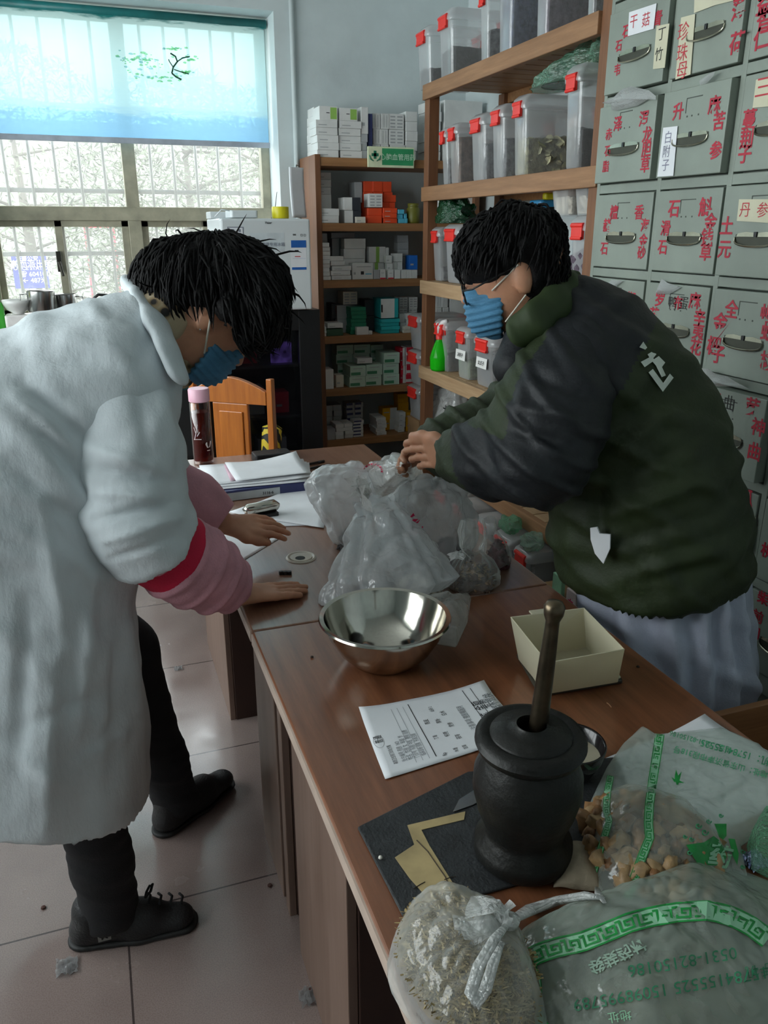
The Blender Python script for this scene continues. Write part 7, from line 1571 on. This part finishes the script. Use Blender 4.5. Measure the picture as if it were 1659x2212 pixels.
eA = A3(Pd(430, 712, 1.47)); qn = np.random.RandomState(8)
for i in range(60):
    bx_, by_ = [(330, 600), (350, 560), (400, 525), (560, 545), (600, 620), (600, 690), (480, 510)][i % 7]; p0n = pt(bx_ + qn.normal(0, 22), by_ + qn.normal(0, 22), 1.555 + qn.normal(0, .04)); cN = pt(462, 612); o_ = nrm(p0n - cN); sw = nrm(np.array([qn.normal(0, .6), qn.normal(0, .5), qn.normal(-.4, .5)])); ln_ = qn.uniform(.02, .05)
    m.tube([Vector(p0n - o_ * .02), Vector(p0n + o_ * .004 + sw * .3 * ln_), Vector(p0n + o_ * .012 + sw * .7 * ln_), Vector(p0n + o_ * .012 + sw * ln_)], [.0022, .0018, .0012, .0002], 4, 0, False)
locks(m, HV, HN, crA, nrm((.15, 0, -1)), 1300, .06, .0028, 5, keep=lambda p: np.linalg.norm(p - eA) > .062)
hb_ = m.build('hair', hair_m, pa, smooth=True)
# mask, strap, ear stud
M_ = Soft(); mc_ = jaw + hf * .012 - hu * .012; M_.ball(mc_, [(hu, .062), (hf, .064), (hs, .064)], .02).limb(jaw + hf * .06 + hu * .035, jaw + hf * .055 - hu * .02, .02, .03, .03)
M_.plane(jaw + hf * .012, nrm(-hf * .9 - hu * .25)).plane(jaw + hu * .04 + hf * .04, nrm(hu * .9 - hf * .2))
soft('mask', M_, maskm, pa, .004, lambda V, N: .0022 * np.sin((V - jaw) @ hu / .013 * 6.28))
ea = hc + hs * .080 - hu * .040 + hf * .004
MB().tube([Vector(ea + hu * .02 - hf * .012), Vector(ea + hf * .012 - hu * .012 + hs * .006), Vector(jaw + hs * .062 - hu * .01 + hf * .012)], .0018, 6).build('mask_strap', strapm, pa)
MB().lathe([(0, -.002), (.0022, 0), (0, .002)], Vector(ea + hs * .012 - hu * .022), 8).build('ear_stud', steel, pa, smooth=True)
# ------------------------------------------------------------------ person in the dark green jacket behind the counter
pb = thing('person', 'person in glasses and padded green and black jacket handling bags behind the counter', 'person', (1.1, 1.25, 0))
D_ = lambda x, y, d: A3(Pd(x, y, d))
n0, c0, m0, p0_, q0_ = D_(1222, 672, 1.62), D_(1275, 815, 1.67), D_(1378, 1010, 1.70), D_(1404, 1160, 1.74), D_(1402, 1255, 1.77)
sl, el, wl = D_(1212, 815, 1.53), D_(1165, 985, 1.50), D_(985, 985, 1.68); sr, er, wr = D_(1190, 800, 1.84), D_(1085, 935, 1.88), D_(945, 965, 1.80)
gh = D_(1112, 562, 1.585); gf = nrm((-.83, .46, -.30)); gu = nrm(V3(0, 0, 1) - gf * gf[2]); gs = np.cross(gu, gf); gs = gs if gs[1] < 0 else -gs
gj = gh + gf * .035 - gu * .075
B = Soft(); B.chain([n0, c0, m0, p0_], [.06, .13, .13, .13], .05).limb(sl, sr, .06, .06, .04).chain([sl, el, wl], [.055, .043, .028], .03).chain([sr, er, wr], [.055, .043, .028], .03)
fl_, fr_ = V3(1.14, 1.23, .08), V3(1.16, 1.40, .08)
B.chain([p0_ + V3(.02, -.06, -.05), V3(1.13, 1.23, .48), fl_], [.09, .06, .04], .04).chain([p0_ + V3(.05, .08, -.05), V3(1.15, 1.39, .48), fr_], [.09, .06, .04], .04)
B.limb(n0, gh - gu * .07 - gf * .005, .044, .048, .03).ball(gh, [(gu, .098), (gf, .098), (gs, .078)], .02).ball(gj, [(gu, .058), (gf, .056), (gs, .055)], .03)
B.limb(gh + gf * .092 - gu * .012, gh + gf * .112 - gu * .045, .010, .014, .012).limb(gh + gf * .088 + gu * .014 + gs * .035, gh + gf * .088 + gu * .014 - gs * .035, .012, .012, .015).limb(gh + gf * .095 - gu * .085 + gs * .02, gh + gf * .095 - gu * .085 - gs * .02, .009, .009, .01)
for sg_ in (1, -1):
    B.ball(gh + gs * sg_ * .030 + gf * .088 - gu * .012, [(gu, .010), (gf, .012), (gs, .014)], .004)
    B.ball(gh + gs * sg_ * .077 - gu * .035 - gf * .006, [(gu, .033), (gf, .020), (gs, .010)], .006)
hd_ = nrm(D_(905, 975, 1.74) - wl)
HLb = hand(wl - hd_ * .012, hd_, nrm(V3(.25, -.85, .45)), nrm(V3(-.2, .3, .9)), .165, (.8, .85, .9, .95), spread=.0)
hd2 = nrm(D_(885, 985, 1.84) - wr); HRb = hand(wr - hd2 * .01, hd2, nrm(V3(.3, .85, .4)), nrm(V3(0, -.4, .9)), .165, (.8, .85, .9, .9), spread=.0)
soft('body', both(B.mesh(.009), HLb.mesh(.0032), HRb.mesh(.0032)), skin, pb, it=1)
T_ = Soft(); T_.chain([p0_ + V3(.02, -.06, -.1), V3(1.13, 1.23, .48), fl_ - V3(0, 0, .03)], [.12, .085, .075], .03).chain([p0_ + V3(.05, .08, -.1), V3(1.15, 1.39, .48), fr_ - V3(0, 0, .03)], [.12, .085, .075], .03).plane((0, 0, .04), (0, 0, -1))
soft('trousers', T_, black_cloth, pb, .01)
shoe('shoe', (1.21, 1.22, 0), (.97, 1.28, 0), pb); shoe('shoe', (1.23, 1.39, 0), (.99, 1.45, 0), pb)
S_ = Soft(); S_.limb(q0_ + V3(.02, .0, .03), q0_ + V3(.05, -.01, -.22), .17, .188, .03, (0, 1, 0), .92).limb(q0_ + V3(.05, -.01, -.22), q0_ + V3(.06, -.01, -.42), .188, .2, .03, (0, 1, 0), .92).plane((0, 0, .40), (0, 0, -1))
soft('white_coat_skirt', S_, mat('lilac_white_cloth', (186, 192, 210), .85, var=.05, bump=.2, bscale=260), pb, .009, lambda V, N: .012 * np.sin(np.arctan2(V[:, 1] - 1.2, V[:, 0] - 1.12) * 9 + 3 * vnoise(V, 5, 1)) + folds(V, (((.6, .2, .7), .1, 1),), .016, 2))
navy = mat('black_navy_shell', (17, 21, 26), .6, var=.12, scale=8, bump=.15, bscale=120); green_m = mat('dark_green_shell', (36, 48, 20), .65, var=.12, scale=8, bump=.15, bscale=120)
J_ = Soft(); J_.chain([c0, m0, p0_, q0_], [.162, .176, .190, .196], .07).limb(n0 + V3(.03, 0, -.02), c0, .085, .16, .06).limb(sl + V3(.04, .02, 0), sr + V3(.04, 0, 0), .095, .09, .06)
J_.limb(D_(1315, 745, 1.66), D_(1420, 900, 1.66), .085, .11, .06)
hemd = nrm(V3(.12, .1, -1)); J_.plane(D_(1420, 1338, 1.58), hemd)
CR3 = [((1330, 760), (1250, 960), 18, -.012), ((1440, 900), (1300, 1000), 17, .011), ((1490, 960), (1310, 1050), 15, -.012), ((1520, 1040), (1320, 1110), 16, .011), ((1540, 1110), (1340, 1170), 15, -.011), ((1560, 1180), (1390, 1230), 15, .010), ((1300, 1020), (1290, 1200), 20, -.012), ((1230, 1130), (1240, 1260), 16, .009), ((1420, 780), (1320, 900), 16, .008), ((1360, 1260), (1560, 1215), 12, -.008)]
CR4 = [((1140, 800), (1250, 850), 15, -.010), ((1110, 880), (1240, 905), 13, .010), ((1100, 925), (1230, 960), 13, -.011), ((1090, 960), (1180, 1030), 13, .010), ((1040, 940), (1070, 1040), 12, -.008), ((1130, 830), (1120, 900), 12, .008), ((1000, 950), (1020, 1040), 11, .007)]
def jw(V, N):
    ax = nrm(q0_ - c0); t = (V - c0) @ ax
    return (.0035 * np.sin(t / .075 * 6.28 + 1.6 * vnoise(V, 4, 3)) * np.clip(.4 + t * 3, .2, 1) + folds(V, (((.5, -.2, .8), .09, 1), ((-.4, .3, .8), .12, .8), ((.9, .2, .3), .14, .7)), .012, 41) + .002 * vnoise(V, 30, 5) + creases(V, N, CR3)) * (N @ hemd < .75)
e1, e2 = D_(1392, 715, 1.6), D_(1215, 985, 1.5); nn_ = nrm(np.cross(e2 - e1, V3(.46, .89, 0))); nn_ = nn_ if nn_[2] > 0 else -nn_
soft('jacket', J_, [green_m, navy], pb, .009, jw, sel=lambda c: ((c - e1) @ nn_ > .004 * np.sin(c[:, 0] * 40)))
S_ = Soft(); au, af = nrm(el - sl), nrm(wl - el)
S_.chain([sl + V3(.03, .03, .01), sl + au * .08, el, el + af * .12, wl - af * .005], [.098, .098, .086, .074, .058], .05).plane(wl + af * .005, af)
soft('jacket_sleeve', S_, [navy, green_m], pb, .007, lambda V, N: folds(V, ((au + af * .7, .06, 1), ((.3, .3, .9), .1, .7)), .014, 51) + .002 * vnoise(V, 30, 6) + creases(V, N, CR4), sel=lambda c: (((c - wl) @ af > -.085 + .03 * (c[:, 2] - wl[2]) / .06) | (((c - el) @ af > .0) & (c[:, 2] > el[2] + .045))))
S_ = Soft(); au2, af2 = nrm(er - sr), nrm(wr - er); S_.chain([sr + V3(.03, 0, .01), er, er + af2 * .1, wr + af2 * .02], [.095, .085, .07, .056], .05).plane(wr + af2 * .03, af2)
soft('jacket_sleeve', S_, [navy, green_m], pb, .008, lambda V, N: folds(V, ((au2 + af2, .06, 1),), .014, 61), sel=lambda c: ((c - er) @ af2 > -.03))
S_ = Soft()
cq = [D_(*q) for q in ((1238, 622, 1.60), (1205, 650, 1.535), (1165, 684, 1.51), (1122, 716, 1.53))]; cq2 = [q + V3(.46, .89, 0) * .12 for q in cq]
for i in range(3): S_.limb(cq[i], cq[i + 1], .034, .034, .015, (.3, -.8, .5), 2.2); S_.limb(cq2[i], cq2[i + 1], .034, .036, .015, (-.3, .8, .5), 2.4)
S_.limb(cq[0], cq2[0], .034, .034, .015, (.9, -.4, .3), 2.4)
soft('jacket_collar', S_, [mat('collar_green', (46, 62, 28), .7, var=.1), navy], pb, .005, lambda V, N: .002 * vnoise(V, 30, 3), sel=lambda c: np.zeros(len(c)))
S_ = Soft(); S_.limb(D_(1118, 735, 1.585), D_(1112, 790, 1.58), .030, .045, .03).limb(D_(1165, 725, 1.61), D_(1165, 770, 1.6), .05, .06, .03)
soft('chin_guard', S_, navy, pb, .007)
# hair
H_ = Soft(); pt = lambda x, y, d=1.585: A3(Pd(x, y, d))
H_.ball(pt(1112, 544), [(gf, .098), (gu, .088), (gs, .096)], .03).ball(pt(1152, 588), [(gf, .048), (gu, .064), (gs, .078)], .03).ball(pt(1047, 546), [(gf, .054), (gu, .052), (gs, .078)], .03)
H_.limb(pt(1018, 580, 1.57), pt(1006, 606, 1.58), .022, .007, .02).limb(pt(1172, 605), pt(1178, 640), .036, .024, .03).limb(pt(1125, 462), pt(1095, 446), .014, .006, .03)
H_.ball(gh + gs * .086 - gu * .04 - gf * .006, [(gu, .036), (gf, .024), (gs, .02)], .006, cut=True)
HV, HQ = H_.mesh(.007); HV = relax(HV, HQ, 2); HN = vnormals(HV, HQ); HV = HV + HN * (.006 * vnoise(HV, 30, 1) + .003 * vnoise(HV, 70, 2))[:, None]
crB = pt(1135, 445); m = MB(); m.add(HV.tolist(), HQ.tolist()); eb = gh + gs * .08 - gu * .035
fB = gh + gf * .085 + gs * .05 - gu * .035; locks(m, HV, HN, crB, nrm((-.2, 0, -1)), 1100, .036, .0026, 6, keep=lambda p: np.linalg.norm(p - eb) > .05 and np.linalg.norm(p - fB) > .066)
m.build('hair', hair_m, pb, smooth=True)
M_ = Soft(); M_.ball(gj + gf * .012 - gu * .006, [(gu, .060), (gf, .064), (gs, .064)], .02).limb(gj + gf * .062 + gu * .035, gj + gf * .055 - gu * .02, .02, .03, .03)
M_.plane(gj + gf * .008, nrm(-gf * .9 - gu * .25)).plane(gj + gu * .045 + gf * .04, nrm(gu * .9 - gf * .2))
soft('mask', M_, maskm, pb, .004, lambda V, N: .0024 * np.sin((V - gj) @ gu / .013 * 6.28))
ea = gh + gs * .084 - gu * .035 - gf * .006; m = MB()
m.tube([Vector(ea + gu * .028), Vector(gj + gs * .064 + gu * .035 + gf * .02)], .0018, 6); m.tube([Vector(ea - gu * .03), Vector(gj + gs * .063 - gu * .03 + gf * .01)], .0018, 6); m.build('mask_strap', strapm, pb)
gl_ = MB(); L0 = gh + gf * .110 - gu * .034
for sg_ in (1, -1):
    o = L0 + gs * sg_ * .033; rr_ = [Vector(o + gs * .026 * math.copysign(abs(math.cos(a)) ** .6, math.cos(a)) + gu * .019 * math.copysign(abs(math.sin(a)) ** .6, math.sin(a)) - gf * .012 * abs((gs * .033 * sg_ @ gs) / .033) * 0) for a in np.linspace(0, 2 * math.pi, 25)]
    gl_.tube(rr_, .0022, 6); gl_.tube([Vector(o + gs * sg_ * .026 + gu * .01), Vector(o + gs * sg_ * .044 + gu * .008 - gf * .02), Vector(gh + gs * sg_ * .084 - gu * .008 - gf * .0)], .0018, 6)
gl_.tube([Vector(L0 - gs * .008), Vector(L0 + gs * .008)], .002, 6); gl_.build('glasses', blackp, pb, smooth=True)
def onto(S, px, py, d0=1.2, lift=.004, push=None):
    d = _ray(px, py); t = d0
    for _ in range(60):
        s_ = float(S.dist((_C + d * t)[None])[0]); t += s_ * .9 / np.linalg.norm(d)
        if s_ < .0008: break
    return Vector(_C + d * (t - lift))
def patch(mb, S, poly, lift=.014, mi=0, n=5):
    """cloth patch following the jacket: polygon in the picture laid onto the cloth"""
    c = np.mean(poly, 0); k_ = len(poly); vs = []
    for r_ in range(n + 1):
        for p in poly: q = c + (np.array(p) - c) * (r_ / n); vs.append(onto(S, q[0], q[1], lift=lift))
    mb.add(vs, [(r_ * k_ + i, r_ * k_ + (i + 1) % k_, (r_ + 1) * k_ + (i + 1) % k_, (r_ + 1) * k_ + i) for r_ in range(n) for i in range(k_)], mi)
m = MB(); Z = lambda x, y: (1280 + x / 3.95, 540 + y / 3.95)
for poly in ([Z(400, 830), Z(445, 765), Z(495, 805), Z(450, 850)], [Z(470, 890), Z(520, 860), Z(545, 890), Z(500, 945)], [Z(412, 955), Z(505, 905), Z(530, 940), Z(445, 1000)], [Z(505, 945), Z(565, 905), Z(620, 960), Z(585, 1010), Z(540, 985)], [Z(540, 985), Z(575, 960), Z(625, 1070), Z(590, 1085)], [Z(478, 1045), Z(515, 1015), Z(625, 1165), Z(600, 1210)], [Z(600, 1210), Z(585, 1160), Z(660, 1055), Z(692, 1090)]):
    patch(m, J_, [np.array(p) for p in poly], .016)
m.build('back_lettering', mat('reflective_white', (206, 214, 204), .6), pb)
ts = MB(); patch(ts, J_, [np.array(p) for p in ((1276, 1140), (1290, 1138), (1296, 1152), (1319, 1154), (1318, 1185), (1304, 1217), (1286, 1195), (1277, 1165))], .03)
tag(ts.build('paper_tissue', paper, solid=.004), 'white tissue sticking out of the dark green jacket pocket', 'tissue')
# ------------------------------------------------------------------ scraps on the floor
scr_f = film('clear_scrap', (232, 234, 236), .5, .1, 70, .9, .9, .5, .3)
for i, (px, py, w_, lab) in enumerate(((145, 2090, .022, 'crumpled clear plastic scrap on the tiles in front of the shoes'), (668, 2155, .02, 'clear plastic scrap on the floor beside the desk front'), (385, 1445, .014, 'thin plastic scrap on the sunlit tile joint'), (335, 1442, .012, 'small plastic scrap beside the coat on the tile joint'))):
    p = Pz(px, py, 0); m = MB()
    m.grid(lambda u, v: (p.x + w_ * (u - .5) * 2 * (1 + .3 * vn((v * 3, i, 1))), p.y + w_ * (v - .5) * 2 * (1 + .3 * vn((u * 3, i, 2))), .001 + .018 * (w_ / .02) * abs(vn((u * 4, v * 4, i + .5)))), 12, 12)
    tag(m.build('plastic_scrap', scr_f, smooth=False), lab, 'plastic scrap', 'plastic scraps on the floor')
for i, (px, py, lab) in enumerate(((583, 1914, 'brown herb crumb on the tile near the desk front'), (94, 1962, 'dark crumb on the tile behind the heel'), (672, 2140, 'dark crumb beside the plastic scrap by the desk'))):
    p = Pz(px, py, 0); m = MB(); m.lathe([(0, 0), (.006, .001), (.005, .004), (0, .005)], (p.x, p.y, .0005), 7)
    tag(m.build('floor_crumb', mat('crumb_brown', (74, 44, 36), .8)), lab, 'crumb', 'crumbs on the floor')
